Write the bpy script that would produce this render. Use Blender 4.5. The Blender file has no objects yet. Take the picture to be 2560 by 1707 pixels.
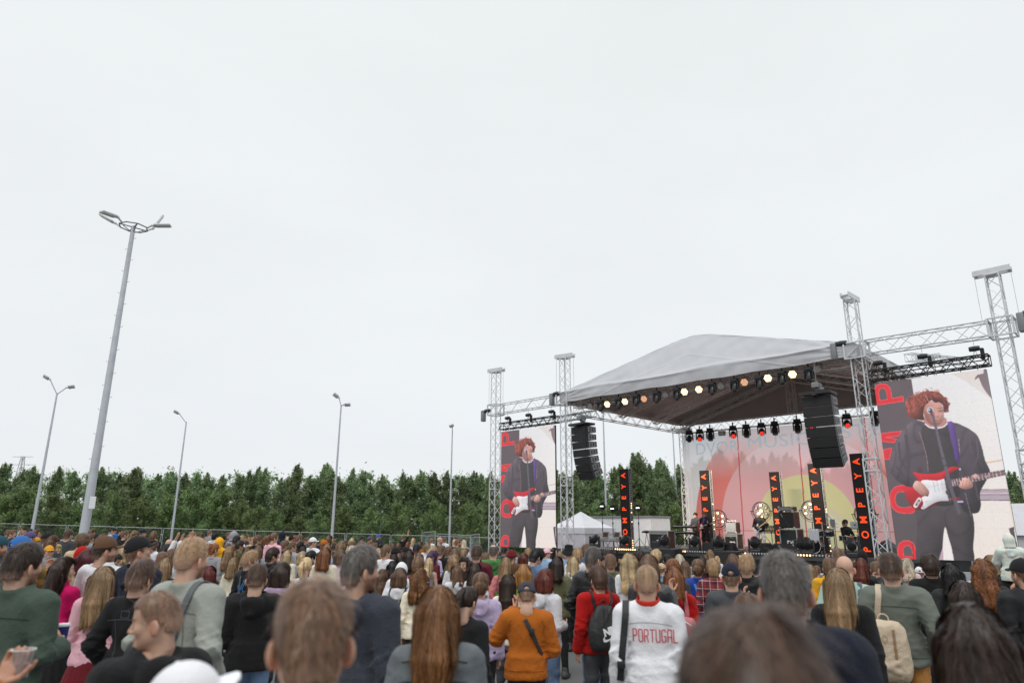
import bpy, bmesh, math, random
import numpy as np
from mathutils import Vector, Matrix
rad = math.radians
SC = bpy.context.scene
COL = SC.collection
# ------------------------------------------------------------------ camera
PIT, ROLL, CAMZ = rad(15.13), rad(0.3), 1.95
cf = Vector((0, math.cos(PIT), math.sin(PIT)))
r0 = Vector((1, 0, 0)); u0 = Vector((0, -math.sin(PIT), math.cos(PIT)))
cr = r0 * math.cos(ROLL) + u0 * math.sin(ROLL)
cu = u0 * math.cos(ROLL) - r0 * math.sin(ROLL)
cam = bpy.data.cameras.new('camera'); camo = bpy.data.objects.new('camera', cam); COL.objects.link(camo)
camo.matrix_world = Matrix(((cr.x, cu.x, -cf.x, 0), (cr.y, cu.y, -cf.y, 0), (cr.z, cu.z, -cf.z, CAMZ), (0, 0, 0, 1)))
cam.lens = 24; cam.sensor_width = 36; cam.clip_start = 0.05; cam.clip_end = 3000
cam.dof.use_dof = True; cam.dof.focus_distance = 15.0; cam.dof.aperture_fstop = 1.5; cam.dof.aperture_blades = 9
SC.camera = camo
SC.view_settings.view_transform = 'Standard'; SC.view_settings.look = 'None'
SC.view_settings.exposure = 0.0; SC.view_settings.gamma = 1.0
SC.cycles.max_bounces = 6; SC.cycles.diffuse_bounces = 4; SC.cycles.glossy_bounces = 2
SC.cycles.transparent_max_bounces = 8; SC.cycles.transmission_bounces = 3
SC.cycles.use_denoising = True
# ------------------------------------------------------------------ sky and sun (bright overcast)
W = bpy.data.worlds.new('World'); SC.world = W; W.use_nodes = True
wn, wl = W.node_tree.nodes, W.node_tree.links
for n in list(wn): wn.remove(n)
wo = wn.new('ShaderNodeOutputWorld'); bg = wn.new('ShaderNodeBackground')
sky = wn.new('ShaderNodeTexSky'); sky.sky_type = 'NISHITA'; sky.sun_disc = False
SUN_EL, SUN_ROT = rad(52), rad(200)
sky.sun_elevation = SUN_EL; sky.sun_rotation = SUN_ROT
sky.air_density = 1.0; sky.dust_density = 4.0; sky.ozone_density = 1.0
geo = wn.new('ShaderNodeNewGeometry'); sep = wn.new('ShaderNodeSeparateXYZ')
wl.new(geo.outputs['Incoming'], sep.inputs[0])
neg = wn.new('ShaderNodeMath'); neg.operation = 'MULTIPLY'; neg.inputs[1].default_value = -1
wl.new(sep.outputs['Z'], neg.inputs[0])
# cloud deck: luminance rises towards the zenith, soft large patches
ramp = wn.new('ShaderNodeValToRGB'); wl.new(neg.outputs[0], ramp.inputs[0])
cr_ = ramp.color_ramp
STOPS = [(0.0, (8.3, 8.5, 8.65)), (0.10, (7.85, 8.15, 8.4)), (0.30, (7.95, 8.25, 8.35)), (0.70, (8.1, 8.45, 8.5)), (0.84, (11.0, 11.5, 11.7)), (1.0, (15.0, 15.5, 15.7))]
while len(cr_.elements) < len(STOPS): cr_.elements.new(0.5)
for e, (p, c) in zip(cr_.elements, STOPS): e.position = p; e.color = (c[0] / 16, c[1] / 16, c[2] / 16, 1)
tc = wn.new('ShaderNodeTexCoord'); nz = wn.new('ShaderNodeTexNoise'); nz.inputs['Scale'].default_value = 1.6; nz.inputs['Detail'].default_value = 5
mp = wn.new('ShaderNodeMapping'); mp.inputs['Scale'].default_value = (1, 1, 2.6)
wl.new(tc.outputs['Generated'], mp.inputs[0]); wl.new(mp.outputs[0], nz.inputs['Vector'])
mr = wn.new('ShaderNodeMapRange'); mr.inputs[1].default_value = 0.3; mr.inputs[2].default_value = 0.7; mr.inputs[3].default_value = 15.3; mr.inputs[4].default_value = 16.5
wl.new(nz.outputs['Fac'], mr.inputs[0])
sc = wn.new('ShaderNodeVectorMath'); sc.operation = 'SCALE'; wl.new(ramp.outputs[0], sc.inputs[0]); wl.new(mr.outputs[0], sc.inputs['Scale'])
mx = wn.new('ShaderNodeMix'); mx.data_type = 'RGBA'; mx.inputs[0].default_value = 0.93
wl.new(sky.outputs[0], mx.inputs[6]); wl.new(sc.outputs[0], mx.inputs[7])
wl.new(mx.outputs[2], bg.inputs[0]); bg.inputs[1].default_value = 0.112
wl.new(bg.outputs[0], wo.inputs[0])
sd = bpy.data.lights.new('sun', 'SUN'); sd.energy = 0.9; sd.angle = rad(25); sd.color = (1, .97, .92)
so = bpy.data.objects.new('sun', sd); COL.objects.link(so)
so.rotation_euler = (rad(90) - SUN_EL, 0, math.pi - SUN_ROT)
so.location = (0, 0, 60)
# ------------------------------------------------------------------ photo geometry -> world (real distances)
FPX = 2560 * 24 / 36
def ray(u, v): return cr * (u - 1280) + cf * FPX - cu * (v - 853.5)
CP = Vector((0, 0, CAMZ))
Q = math.sqrt(.5)
UDIR = Vector((Q, -Q, 0)); VDIR = Vector((Q, Q, 0))       # stage frame: along the stage front, and into the stage
def at_t(u, v, t):
    d = ray(u, v); k = t / ((d.x + d.y) * Q); return CP + d * k
def st(u, v, t):
    p = at_t(u, v, t); return (p.x - p.y) * Q, p.z
def at_y(u, v, y):
    d = ray(u, v); return CP + d * (y / d.y)
def zg(x, y): return -0.02 * x - 0.0178 * y
def S(s, t, z): return Vector(((s + t) * Q, (t - s) * Q, z))
def project(p):
    d = Vector(p) - CP; return 1280 + FPX * d.dot(cr) / d.dot(cf), 853.5 - FPX * d.dot(cu) / d.dot(cf)
STAGE_ROT = rad(-45)          # local x = along the stage, local y = into the stage
SM = Matrix.Rotation(STAGE_ROT, 4, 'Z')
# ------------------------------------------------------------------ objects
def tag(o, label=None, cat=None, group=None, kind=None):
    if label: o['label'] = label
    if cat: o['category'] = cat
    if group: o['group'] = group
    if kind: o['kind'] = kind
    return o
def empty(name, loc=(0, 0, 0), rz=0, label=None, cat=None, group=None):
    o = bpy.data.objects.new(name, None); COL.objects.link(o); o.location = loc; o.rotation_euler = (0, 0, rz)
    o.empty_display_size = .2
    return tag(o, label, cat, group)
def obj(name, me, parent=None, mat=None):
    o = bpy.data.objects.new(name, me); COL.objects.link(o)
    if parent is not None: o.parent = parent
    if mat is not None:
        if len(me.materials) == 0: me.materials.append(mat)
        else: me.materials[0] = mat
    return o
def dup(o, parent=None, **kw):
    c = o.copy(); COL.objects.link(c)
    if parent is not None: c.parent = parent
    for ch in o.children: dup(ch, c)
    for k, v in kw.items(): c[k] = v
    return c
class MB:
    def __init__(s): s.v = []; s.f = []; s.m = []
    def add(s, vs, fs, mi=0):
        b = len(s.v); s.v += [tuple(p) for p in vs]; s.f += [tuple(b + i for i in f) for f in fs]; s.m += [mi] * len(fs)
    def box(s, c, sz, M=None, mi=0, taper=1.0):
        x, y, z = sz[0] / 2, sz[1] / 2, sz[2] / 2
        vs = [Vector((sx * x * (taper if sz_ > 0 else 1), sy * y * (taper if sz_ > 0 else 1), sz_ * z)) for sz_ in (-1, 1) for sy in (-1, 1) for sx in (-1, 1)]
        if M is not None: vs = [M @ p for p in vs]
        vs = [p + Vector(c) for p in vs]
        s.add(vs, [(0, 2, 3, 1), (4, 5, 7, 6), (0, 1, 5, 4), (1, 3, 7, 5), (3, 2, 6, 7), (2, 0, 4, 6)], mi)
    def bbox(s, c, sz, b=.02, M=None, mi=0):      # box with chamfered edges
        x, y, z = sz[0] / 2, sz[1] / 2, sz[2] / 2; b = min(b, x * .9, y * .9, z * .9)
        bm = bmesh.new(); bmesh.ops.create_cube(bm, size=1)
        for p in bm.verts: p.co = Vector((p.co.x * sz[0], p.co.y * sz[1], p.co.z * sz[2]))
        bmesh.ops.bevel(bm, geom=list(bm.edges), offset=b, segments=2, affect='EDGES', profile=.5)
        bm.verts.index_update()
        vs = [(M @ p.co if M is not None else p.co) + Vector(c) for p in bm.verts]
        s.add(vs, [[q.index for q in f.verts] for f in bm.faces], mi); bm.free()
    def tube(s, p0, p1, r, n=6, r1=None, cap=True, mi=0):
        p0, p1 = Vector(p0), Vector(p1); d = p1 - p0
        if d.length < 1e-6: return
        r1 = r if r1 is None else r1
        a = d.normalized(); b = a.orthogonal().normalized(); c = a.cross(b)
        vs = []
        for p, rr in ((p0, r), (p1, r1)):
            for i in range(n):
                t = 2 * math.pi * i / n; vs.append(p + (b * math.cos(t) + c * math.sin(t)) * rr)
        fs = [(i, (i + 1) % n, n + (i + 1) % n, n + i) for i in range(n)]
        if cap: fs += [tuple(range(n - 1, -1, -1)), tuple(range(n, 2 * n))]
        s.add(vs, fs, mi)
    def path(s, pts, r, n=6, mi=0):
        for a, b in zip(pts[:-1], pts[1:]): s.tube(a, b, r, n, mi=mi)
    def lathe(s, prof, c=(0, 0, 0), M=None, n=20, mi=0):
        vs = []; 
        for (r, z) in prof:
            for i in range(n):
                t = 2 * math.pi * i / n; p = Vector((r * math.cos(t), r * math.sin(t), z))
                vs.append((M @ p if M is not None else p) + Vector(c))
        fs = [(k * n + i, k * n + (i + 1) % n, (k + 1) * n + (i + 1) % n, (k + 1) * n + i) for k in range(len(prof) - 1) for i in range(n)]
        if prof[0][0] > 1e-5: fs.append(tuple(range(n - 1, -1, -1)))
        if prof[-1][0] > 1e-5: fs.append(tuple((len(prof) - 1) * n + i for i in range(n)))
        s.add(vs, fs, mi)
    def torus(s, c, R, r, M=None, n=28, k=6, mi=0, sx=1.0):
        vs = []
        for i in range(n):
            t = 2 * math.pi * i / n
            for j in range(k):
                q = 2 * math.pi * j / k; p = Vector(((R + r * math.cos(q)) * math.cos(t) * sx, (R + r * math.cos(q)) * math.sin(t), r * math.sin(q)))
                vs.append((M @ p if M is not None else p) + Vector(c))
        s.add(vs, [(i * k + j, ((i + 1) % n) * k + j, ((i + 1) % n) * k + (j + 1) % k, i * k + (j + 1) % k) for i in range(n) for j in range(k)], mi)
    def prism(s, poly, axis_v, thick, mi=0):      # poly: 3-D outline, extruded along axis_v
        a = Vector(axis_v).normalized() * thick; n = len(poly)
        vs = [Vector(p) for p in poly] + [Vector(p) + a for p in poly]
        s.add(vs, [tuple(range(n - 1, -1, -1)), tuple(range(n, 2 * n))] + [(i, (i + 1) % n, n + (i + 1) % n, n + i) for i in range(n)], mi)
    def mesh(s, name, mats=(), smooth=False, M=None):
        me = bpy.data.meshes.new(name)
        vs = s.v if M is None else [tuple(M @ Vector(p)) for p in s.v]
        me.from_pydata(vs, [], s.f)
        for m in mats: me.materials.append(m)
        me.polygons.foreach_set('material_index', s.m)
        bm = bmesh.new(); bm.from_mesh(me); bmesh.ops.recalc_face_normals(bm, faces=bm.faces); bm.to_mesh(me); bm.free()
        if smooth:
            me.polygons.foreach_set('use_smooth', [True] * len(me.polygons))
            try: me.set_sharp_from_angle(angle=rad(35))
            except Exception: pass
        me.update(); return me
    def build(s, name, mats, parent=None, smooth=False, M=None):
        return obj(name, s.mesh(name, mats if isinstance(mats, (list, tuple)) else [mats], smooth, M), parent)
def np_mesh(name, V, F, smooth=True, attrs=None):
    me = bpy.data.meshes.new(name); V = np.asarray(V, np.float32); F = np.asarray(F, np.int32)
    me.vertices.add(len(V)); me.vertices.foreach_set('co', V.ravel())
    k = F.shape[1]; me.loops.add(F.size); me.loops.foreach_set('vertex_index', F.ravel())
    me.polygons.add(len(F)); me.polygons.foreach_set('loop_start', np.arange(0, F.size, k, dtype=np.int32))
    try: me.polygons.foreach_set('loop_total', np.full(len(F), k, np.int32))
    except Exception: pass
    me.polygons.foreach_set('use_smooth', np.full(len(F), smooth, bool))
    for nm, arr in (attrs or {}).items():
        a = me.color_attributes.new(nm, 'FLOAT_COLOR', 'POINT')
        c = np.ones((len(V), 4), np.float32); c[:, :arr.shape[1]] = arr; a.data.foreach_set('color', c.ravel())
    me.update(calc_edges=True); me.validate(); return me
def text_mesh(txt, size=1.0, ext=.004, bold=0.0, space=1.0, font=None):
    cu_ = bpy.data.curves.new('lettering', 'FONT'); cu_.body = txt; cu_.size = size; cu_.extrude = ext; cu_.offset = bold
    cu_.space_character = space; cu_.align_x = 'CENTER'; cu_.align_y = 'CENTER'; cu_.resolution_u = 4
    o = bpy.data.objects.new('lettering', cu_); COL.objects.link(o)
    dg = bpy.context.evaluated_depsgraph_get(); dg.update()
    me = bpy.data.meshes.new_from_object(o.evaluated_get(dg)); bpy.data.objects.remove(o); return me
# ------------------------------------------------------------------ materials
def mat(name, color=(.5, .5, .5), rough=.7, metal=0.0, noise=0.0, nscale=8, bump=0.0, bscale=30, emit=None, estr=1.0, objcol=False, sheen=0.0, spec=.5):
    m = bpy.data.materials.new(name); m.use_nodes = True; nt = m.node_tree; n, l = nt.nodes, nt.links
    b = n['Principled BSDF']; b.inputs['Roughness'].default_value = rough; b.inputs['Metallic'].default_value = metal
    b.inputs['Specular IOR Level'].default_value = spec
    b.inputs['Base Color'].default_value = (*color, 1)
    if sheen: b.inputs['Sheen Weight'].default_value = sheen; b.inputs['Sheen Roughness'].default_value = .5
    src = None
    tcn = n.new('ShaderNodeTexCoord')
    if objcol:
        oi = n.new('ShaderNodeObjectInfo'); src = oi.outputs['Color']
    if noise:
        nn = n.new('ShaderNodeTexNoise'); nn.inputs['Scale'].default_value = nscale; nn.inputs['Detail'].default_value = 6
        l.new(tcn.outputs['Object'], nn.inputs['Vector'])
        mr_ = n.new('ShaderNodeMapRange'); mr_.inputs[1].default_value = .25; mr_.inputs[2].default_value = .75
        mr_.inputs[3].default_value = 1 - noise; mr_.inputs[4].default_value = 1 + noise; l.new(nn.outputs['Fac'], mr_.inputs[0])
        vm = n.new('ShaderNodeVectorMath'); vm.operation = 'SCALE'
        if src is not None: l.new(src, vm.inputs[0])
        else: vm.inputs[0].default_value = color
        l.new(mr_.outputs[0], vm.inputs['Scale']); src = vm.outputs[0]
    if src is not None: l.new(src, b.inputs['Base Color'])
    if bump:
        nb = n.new('ShaderNodeTexNoise'); nb.inputs['Scale'].default_value = bscale; nb.inputs['Detail'].default_value = 4
        l.new(tcn.outputs['Object'], nb.inputs['Vector'])
        bp = n.new('ShaderNodeBump'); bp.inputs['Strength'].default_value = bump; bp.inputs['Distance'].default_value = .02
        l.new(nb.outputs['Fac'], bp.inputs['Height']); l.new(bp.outputs[0], b.inputs['Normal'])
    if emit is not None:
        b.inputs['Emission Color'].default_value = (*emit, 1); b.inputs['Emission Strength'].default_value = estr
    return m
def attr_mat(name, attr, rough=.8, estr=0.0):
    m = bpy.data.materials.new(name); m.use_nodes = True; nt = m.node_tree; n, l = nt.nodes, nt.links
    b = n['Principled BSDF']; b.inputs['Roughness'].default_value = rough
    a = n.new('ShaderNodeVertexColor'); a.layer_name = attr
    if estr:
        b.inputs['Base Color'].default_value = (.03, .03, .03, 1)
        l.new(a.outputs[0], b.inputs['Emission Color']); b.inputs['Emission Strength'].default_value = estr
    else: l.new(a.outputs[0], b.inputs['Base Color'])
    return m
def srgb(r, g, b):
    f = lambda c: (c / 255) / 12.92 if c / 255 <= .04045 else ((c / 255 + .055) / 1.055) ** 2.4
    return (f(r), f(g), f(b))
M_ALU = mat('brushed_aluminium', (.62, .63, .65), .38, .35, .08, 6)
M_ALUD = mat('shade_lightened_truss', (.68, .64, .62), .45, .3, .1, 5)  # truss aluminium with a lighter, warmer colour to offset shade under the roof
M_BLK = mat('black_painted_steel', (.018, .018, .02), .45, 0, .25, 12, .1, 60)
M_BLKP = mat('black_plastic', (.022, .022, .024), .35, 0, .15, 10)
M_GRILLE = mat('black_speaker_grille', (.016, .016, .017), .7, 0, .2, 40, .3, 220)
M_STEEL = mat('galvanised_steel', (.42, .44, .46), .5, .35, .12, 9)
M_POLE = mat('galvanised_lamp_pole', (.50, .53, .57), .55, .25, .1, 3)
M_GREY = mat('grey_casting', (.22, .23, .24), .5, .2, .1, 10)
M_WHITE = mat('white_panel', (.72, .73, .74), .6, 0, .05, 3)
M_CHROME = mat('chrome', (.75, .75, .76), .15, .9)
M_WARM = mat('warm_lamp_glow', (1, .8, .5), .4, emit=(1, .64, .30), estr=2.6)
M_WARMDIM = mat('dim_lamp_glow', (.6, .4, .3), .4, emit=(1, .45, .2), estr=.55)
M_COOL = mat('white_lamp_glow', (.9, .9, .9), .4, emit=(1, .95, .9), estr=2.2)
M_RED = mat('red_lamp_glow', (.6, .02, .02), .4, emit=(1, .05, .03), estr=1.6)
M_GLASS = mat('dark_lens_glass', (.03, .045, .05), .08, 0)
M_REFL = mat('lamp_reflector', (.42, .4, .38), .25, .6)
M_LEDTXT = mat('lit_orange_letters', (.5, .05, .01), .5, emit=(1, .062, .006), estr=1.0)
M_LEDOFF = mat('led_tile_face', (.010, .009, .009), .8, 0, .1, 20, emit=(.04, .036, .036), estr=.3, spec=.03)
M_STAGE = mat('stage_deck_boards', (.05, .05, .052), .6, 0, .25, 4)
M_SKIRT = mat('black_stage_skirt', (.02, .02, .022), .9, 0, .25, 3, .4, 6)
M_WOODB = mat('brown_plywood_case', (.085, .045, .038), .55, 0, .2, 6)
M_CASE = mat('black_laminate_case', (.017, .018, .02), .45, 0, .2, 8)
M_EDGE = mat('aluminium_case_edging', (.5, .5, .51), .35, .5)
M_LOGO = mat('white_stencil', (.75, .75, .75), .7)
# ================================================================== GROUND, TREES, FENCES, LAMP POSTS
def asphalt():
    m = bpy.data.materials.new('worn_asphalt'); m.use_nodes = True; nt = m.node_tree; n, l = nt.nodes, nt.links
    b = n['Principled BSDF']; b.inputs['Roughness'].default_value = .9
    t = n.new('ShaderNodeTexCoord'); a = n.new('ShaderNodeTexNoise'); a.inputs['Scale'].default_value = .35; a.inputs['Detail'].default_value = 8
    c = n.new('ShaderNodeTexNoise'); c.inputs['Scale'].default_value = 60; c.inputs['Detail'].default_value = 3
    l.new(t.outputs['Object'], a.inputs[0]); l.new(t.outputs['Object'], c.inputs[0])
    r = n.new('ShaderNodeValToRGB'); r.color_ramp.elements[0].color = (.075, .075, .075, 1); r.color_ramp.elements[1].color = (.17, .165, .16, 1)
    ad = n.new('ShaderNodeMath'); ad.operation = 'MULTIPLY_ADD'; ad.inputs[1].default_value = .35; l.new(c.outputs['Fac'], ad.inputs[0]); l.new(a.outputs['Fac'], ad.inputs[2])
    sb = n.new('ShaderNodeMath'); sb.operation = 'SUBTRACT'; sb.inputs[1].default_value = .18; l.new(ad.outputs[0], sb.inputs[0])
    l.new(sb.outputs[0], r.inputs[0]); l.new(r.outputs[0], b.inputs['Base Color'])
    bp = n.new('ShaderNodeBump'); bp.inputs['Strength'].default_value = .5; bp.inputs['Distance'].default_value = .01; l.new(c.outputs['Fac'], bp.inputs['Height']); l.new(bp.outputs[0], b.inputs['Normal'])
    return m
g = MB(); R_ = 400
g.add([(x, y, zg(x, y)) for y in (-60, 0, 30, 62) for x in (-R_, 0, R_)], [(r * 3 + c, r * 3 + c + 1, r * 3 + c + 4, r * 3 + c + 3) for r in range(3) for c in range(2)])
tag(g.build('ground', asphalt()), kind='structure')
g = MB()
g.add([(x, y, zg(x, min(y, 62)) + .004) for y in (56.5, 62, 900) for x in (-900, 0, 900)], [(r * 3 + c, r * 3 + c + 1, r * 3 + c + 4, r * 3 + c + 3) for r in range(2) for c in range(2)])
tag(g.build('grass_verge', mat('verge_grass', (.05, .075, .03), .95, 0, .4, .7, .6, 4)), kind='structure')
g = MB()
for x0 in (-6.2, -3.7, -1.2, 1.3, 3.8):
    g.add([(x, y, zg(x, y) + .004) for x, y in ((x0, 2.2), (x0 + .1, 2.2), (x0 - .6, 7.2), (x0 - .7, 7.2))], [(0, 1, 2, 3)])
    g.add([(x, y, zg(x, y) + .004) for x, y in ((x0 - 3, 14.2), (x0 - 2.9, 14.2), (x0 - 3.6, 19.2), (x0 - 3.7, 19.2))], [(0, 1, 2, 3)])
tag(g.build('parking_markings', mat('worn_road_paint', (.55, .55, .53), .8, 0, .3, 6)), kind='structure')

# ---- foliage
def leafmat(name, c, var):
    m = bpy.data.materials.new(name); m.use_nodes = True; nt = m.node_tree; n, l = nt.nodes, nt.links
    b = n['Principled BSDF']; b.inputs['Roughness'].default_value = .65; b.inputs['Specular IOR Level'].default_value = .25
    a = n.new('ShaderNodeVertexColor'); a.layer_name = 'leaf'
    oi = n.new('ShaderNodeObjectInfo'); hs = n.new('ShaderNodeHueSaturation'); 
    vm = n.new('ShaderNodeVectorMath'); vm.operation = 'MULTIPLY'; vm.inputs[1].default_value = c; l.new(a.outputs[0], vm.inputs[0])
    m1 = n.new('ShaderNodeMapRange'); m1.inputs[3].default_value = .475; m1.inputs[4].default_value = .515; l.new(oi.outputs['Random'], m1.inputs[0]); l.new(m1.outputs[0], hs.inputs['Hue'])
    m2 = n.new('ShaderNodeMapRange'); m2.inputs[3].default_value = 1 - var; m2.inputs[4].default_value = 1 + var; l.new(oi.outputs['Random'], m2.inputs[0]); l.new(m2.outputs[0], hs.inputs['Value'])
    l.new(vm.outputs[0], hs.inputs['Color']); l.new(hs.outputs[0], b.inputs['Base Color'])
    tr = n.new('ShaderNodeBsdfTranslucent'); l.new(hs.outputs[0], tr.inputs[0]); mxs = n.new('ShaderNodeMixShader'); mxs.inputs[0].default_value = .42
    l.new(b.outputs[0], mxs.inputs[1]); l.new(tr.outputs[0], mxs.inputs[2]); l.new(mxs.outputs[0], n['Material Output'].inputs[0])
    return m
M_LEAF = leafmat('tree_leaves', (.235, .32, .165), .22)
M_LEAFL = leafmat('willow_leaves', (.21, .29, .125), .2)
M_BARK = mat('bark', (.11, .09, .075), .9, 0, .35, 5, .6, 18)
M_BIRCH = mat('pale_birch_bark', (.42, .40, .37), .8, 0, .4, 3, .4, 14)
def leaves(centers, radii, n, rng, size, shape=None):
    k = rng.integers(0, len(centers), n); d = rng.normal(size=(n, 3)); d /= np.linalg.norm(d, axis=1)[:, None]
    rr = np.minimum(np.abs(rng.normal(0, .62, n)), 1.7)
    P = centers[k] + d * radii[k] * rr[:, None]
    a = rng.normal(size=(n, 3)); a /= np.linalg.norm(a, axis=1)[:, None]
    b = np.cross(a, rng.normal(size=(n, 3))); b /= np.linalg.norm(b, axis=1)[:, None]
    s = size * (.55 + .9 * rng.random(n))[:, None]
    V = np.empty((n, 4, 3)); V[:, 0] = P - a * s; V[:, 1] = P + b * s * .45; V[:, 2] = P + a * s; V[:, 3] = P - b * s * .45
    F = np.arange(n * 4).reshape(n, 4)
    tone = (.62 + .75 * rng.random(n)) * (.68 + .62 * rng.random(len(centers)))[k]
    col = np.repeat(np.stack([tone * (.92 + .16 * rng.random(n)), tone, tone * (.85 + .3 * rng.random(n))], 1), 4, 0)
    return V.reshape(-1, 3), F, col
def make_tree(seed, h, w, kind):
    rng = np.random.default_rng(seed); C, Rr = [], []
    tk = MB(); lean = rng.normal(0, .12, 2)
    ax = lambda z: Vector((lean[0] * z / h + .05 * math.sin(z * 1.3 + seed), lean[1] * z / h, z))
    zs = np.linspace(0, h * .97, 9)
    for i in range(8): tk.tube(ax(zs[i]), ax(zs[i + 1]), .085 * (1 - zs[i] / h) * h / 7 + .012, 6, .085 * (1 - zs[i + 1] / h) * h / 7 + .012, cap=False)
    nb = int(26 + h * 4)
    for i in range(nb):
        q = (i + rng.random()) / nb
        z = h * (.10 + .88 * q)
        if kind == 0: prof = w * 1.3 * (1 - q ** 2.2) ** .7 * (.72 + .28 * math.sin(i * 1.7 + seed))
        elif kind == 1: prof = w * 1.2 * (1 - q ** 2.6) ** .7 * (.7 + .3 * math.sin(i * 2.3 + seed))
        else: prof = w * math.sqrt(max(.02, 1 - (2 * q - .9) ** 2 * .85))
        az = rng.random() * 2 * math.pi; r = prof * (.35 + .65 * rng.random())
        p0 = ax(z * .92); up = .35 + .5 * rng.random()
        p1 = p0 + Vector((math.cos(az) * r, math.sin(az) * r, up * r * (1.1 if kind < 2 else .5)))
        tk.tube(p0, p1, .028 * (1.15 - q), 4, .008, cap=False)
        for f in (.45, .75, 1.0):
            c = p0.lerp(p1, f) + Vector(rng.normal(0, .1, 3)); C.append(tuple(c))
            rd = (.22 + .30 * rng.random()) * (1.1 - .45 * q) * (1.25 if kind == 2 else 1) * h / 7; Rr.append((rd, rd, rd * (1.0 + .7 * rng.random())))
    for k2 in range(3):
        sx_, sy_, hh = rng.normal(0, .32), rng.normal(0, .32), rng.uniform(.86, .97)
        if k2 == 0: sx_ = sy_ = 0; hh = .97
        for i in range(5):
            c = ax(h * (hh - .12 + .03 * i)); C.append((c.x + sx_, c.y + sy_, c.z)); rd = .24 - .035 * i; Rr.append((rd, rd, rd * 1.6))
    V, F, col = leaves(np.array(C), np.array(Rr), int(14500 * h / 7 * w / 1.3), rng, .078 if kind < 2 else .076)
    return np_mesh('crown', V, F, False, {'leaf': col}), tk.mesh('trunk', [M_BIRCH if kind == 1 else M_BARK], True)
PROTO = [make_tree(3, 6.6, 1.45, 0), make_tree(5, 7.4, 1.3, 0), make_tree(8, 7.0, 1.2, 1), make_tree(11, 7.8, 1.4, 1), make_tree(21, 6.0, 1.7, 2), make_tree(23, 6.8, 1.6, 0), make_tree(31, 5.0, 1.8, 2)]
TREES = []
def plant(px, top_v, depth, k, trng, name='tree', cat='tree', lf=None):
    p = at_y(px, top_v, depth); x, y, zt = p.x, p.y, p.z
    z0 = zg(x, min(y, 62)); H0 = (6.6, 7.4, 7.0, 7.8, 6.0, 6.8, 5.0)[k]
    s = max(.35, (zt - z0) / (H0 * 1.02)); e = empty(name, (x, y, z0 - .03), trng.uniform(0, 6.28))
    wsc = trng.uniform(.92, 1.2) * (s ** -.35 if s > 1 else 1)
    e.scale = (s * wsc, s * wsc, s); 
    cme, tme = PROTO[k]
    c = obj('crown', cme, e); 
    if not cme.materials: cme.materials.append(M_LEAFL if k in (4, 6) else M_LEAF)
    obj('trunk', tme, e)
    e['category'] = cat; TREES.append((px, top_v, depth, k, e, name)); return e
trng = random.Random(4)
# skyline of tree tops along the fence, photo pixels (x, y of the tip)
SKY_ = [(-70, 1175), (-38, 1160), (12, 1150), (52, 1165), (98, 1160), (150, 1158), (196, 1172), (232, 1170), (262, 1158), (302, 1175), (338, 1163), (352, 1158), (392, 1176), (432, 1172), (468, 1174), (498, 1176), (524, 1172), (556, 1178), (594, 1180),
        (625, 1168), (642, 1158), (668, 1160), (700, 1186), (720, 1190), (742, 1150), (768, 1180), (790, 1186), (814, 1150), (826, 1165), (858, 1185), (882, 1163), (896, 1168), (925, 1196), (960, 1176), (975, 1200), (1010, 1172), (1032, 1180), (1060, 1168), (1088, 1172), (1128, 1170), (1160, 1180), (1180, 1168), (1204, 1176), (1238, 1172), (1290, 1178), (1330, 1172),
        (1375, 1166), (1410, 1172), (1440, 1160), (1470, 1158), (1500, 1172), (1536, 1160), (1558, 1150), (1584, 1128), (1604, 1120), (1622, 1150), (1645, 1138), (1668, 1160), (1700, 1150), (1722, 1150), (1748, 1130), (1775, 1140), (1800, 1112), (1826, 1136), (1852, 1120), (1880, 1130), (1908, 1136), (1930, 1122), (1960, 1120), (1990, 1134), (2020, 1140), (2050, 1150), (2085, 1146), (2120, 1150), (2160, 1150), (2200, 1140), (2250, 1140), (2300, 1150), (2360, 1140), (2430, 1180), (2520, 1170), (2558, 1165)]
for i, (px, v) in enumerate(SKY_):
    plant(px, v, trng.uniform(61, 66), trng.choice([0, 1, 2, 3, 5, 5, 0]), trng)
# lower leafy bushes in front of them
for px, v, k in [(20, 1225, 4), (70, 1205, 6), (140, 1218, 4), (215, 1235, 6), (285, 1212, 4), (355, 1222, 6), (420, 1216, 4), (475, 1205, 6), (520, 1204, 4), (565, 1212, 6), (610, 1235, 4), (648, 1250, 6), (690, 1262, 4), (745, 1275, 6), (800, 1268, 4), (860, 1248, 4), (930, 1255, 6), (1000, 1240, 4), (1090, 1235, 4), (1170, 1238, 6), (1250, 1230, 4), (1330, 1240, 6), (1420, 1245, 4), (1500, 1236, 6), (1600, 1235, 4), (1690, 1240, 6)]:
    plant(px, v + 8, trng.uniform(56.5, 59), k, trng, 'bush', 'bush')
# the wood behind reads as one mass
rng = np.random.default_rng(77); nc = 1800
cx = np.stack([rng.uniform(-75, 70, nc), rng.uniform(68, 84, nc), np.zeros(nc)], 1)
for i in range(nc):
    base = zg(cx[i, 0], 62); cx[i, 2] = base + rng.uniform(.5, 6.6) if i % 3 else rng.uniform(5.2, 7.0)
V, F, col = leaves(cx, np.full((nc, 3), .8) * rng.uniform(.6, 1.2, (nc, 1)), 130000, rng, .14)
o = obj('woodland', np_mesh('woodland', V, F, False, {'leaf': col}), None, M_LEAF); tag(o, 'dark mass of woodland filling in behind the front row of trees', 'wood', kind='stuff')

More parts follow.
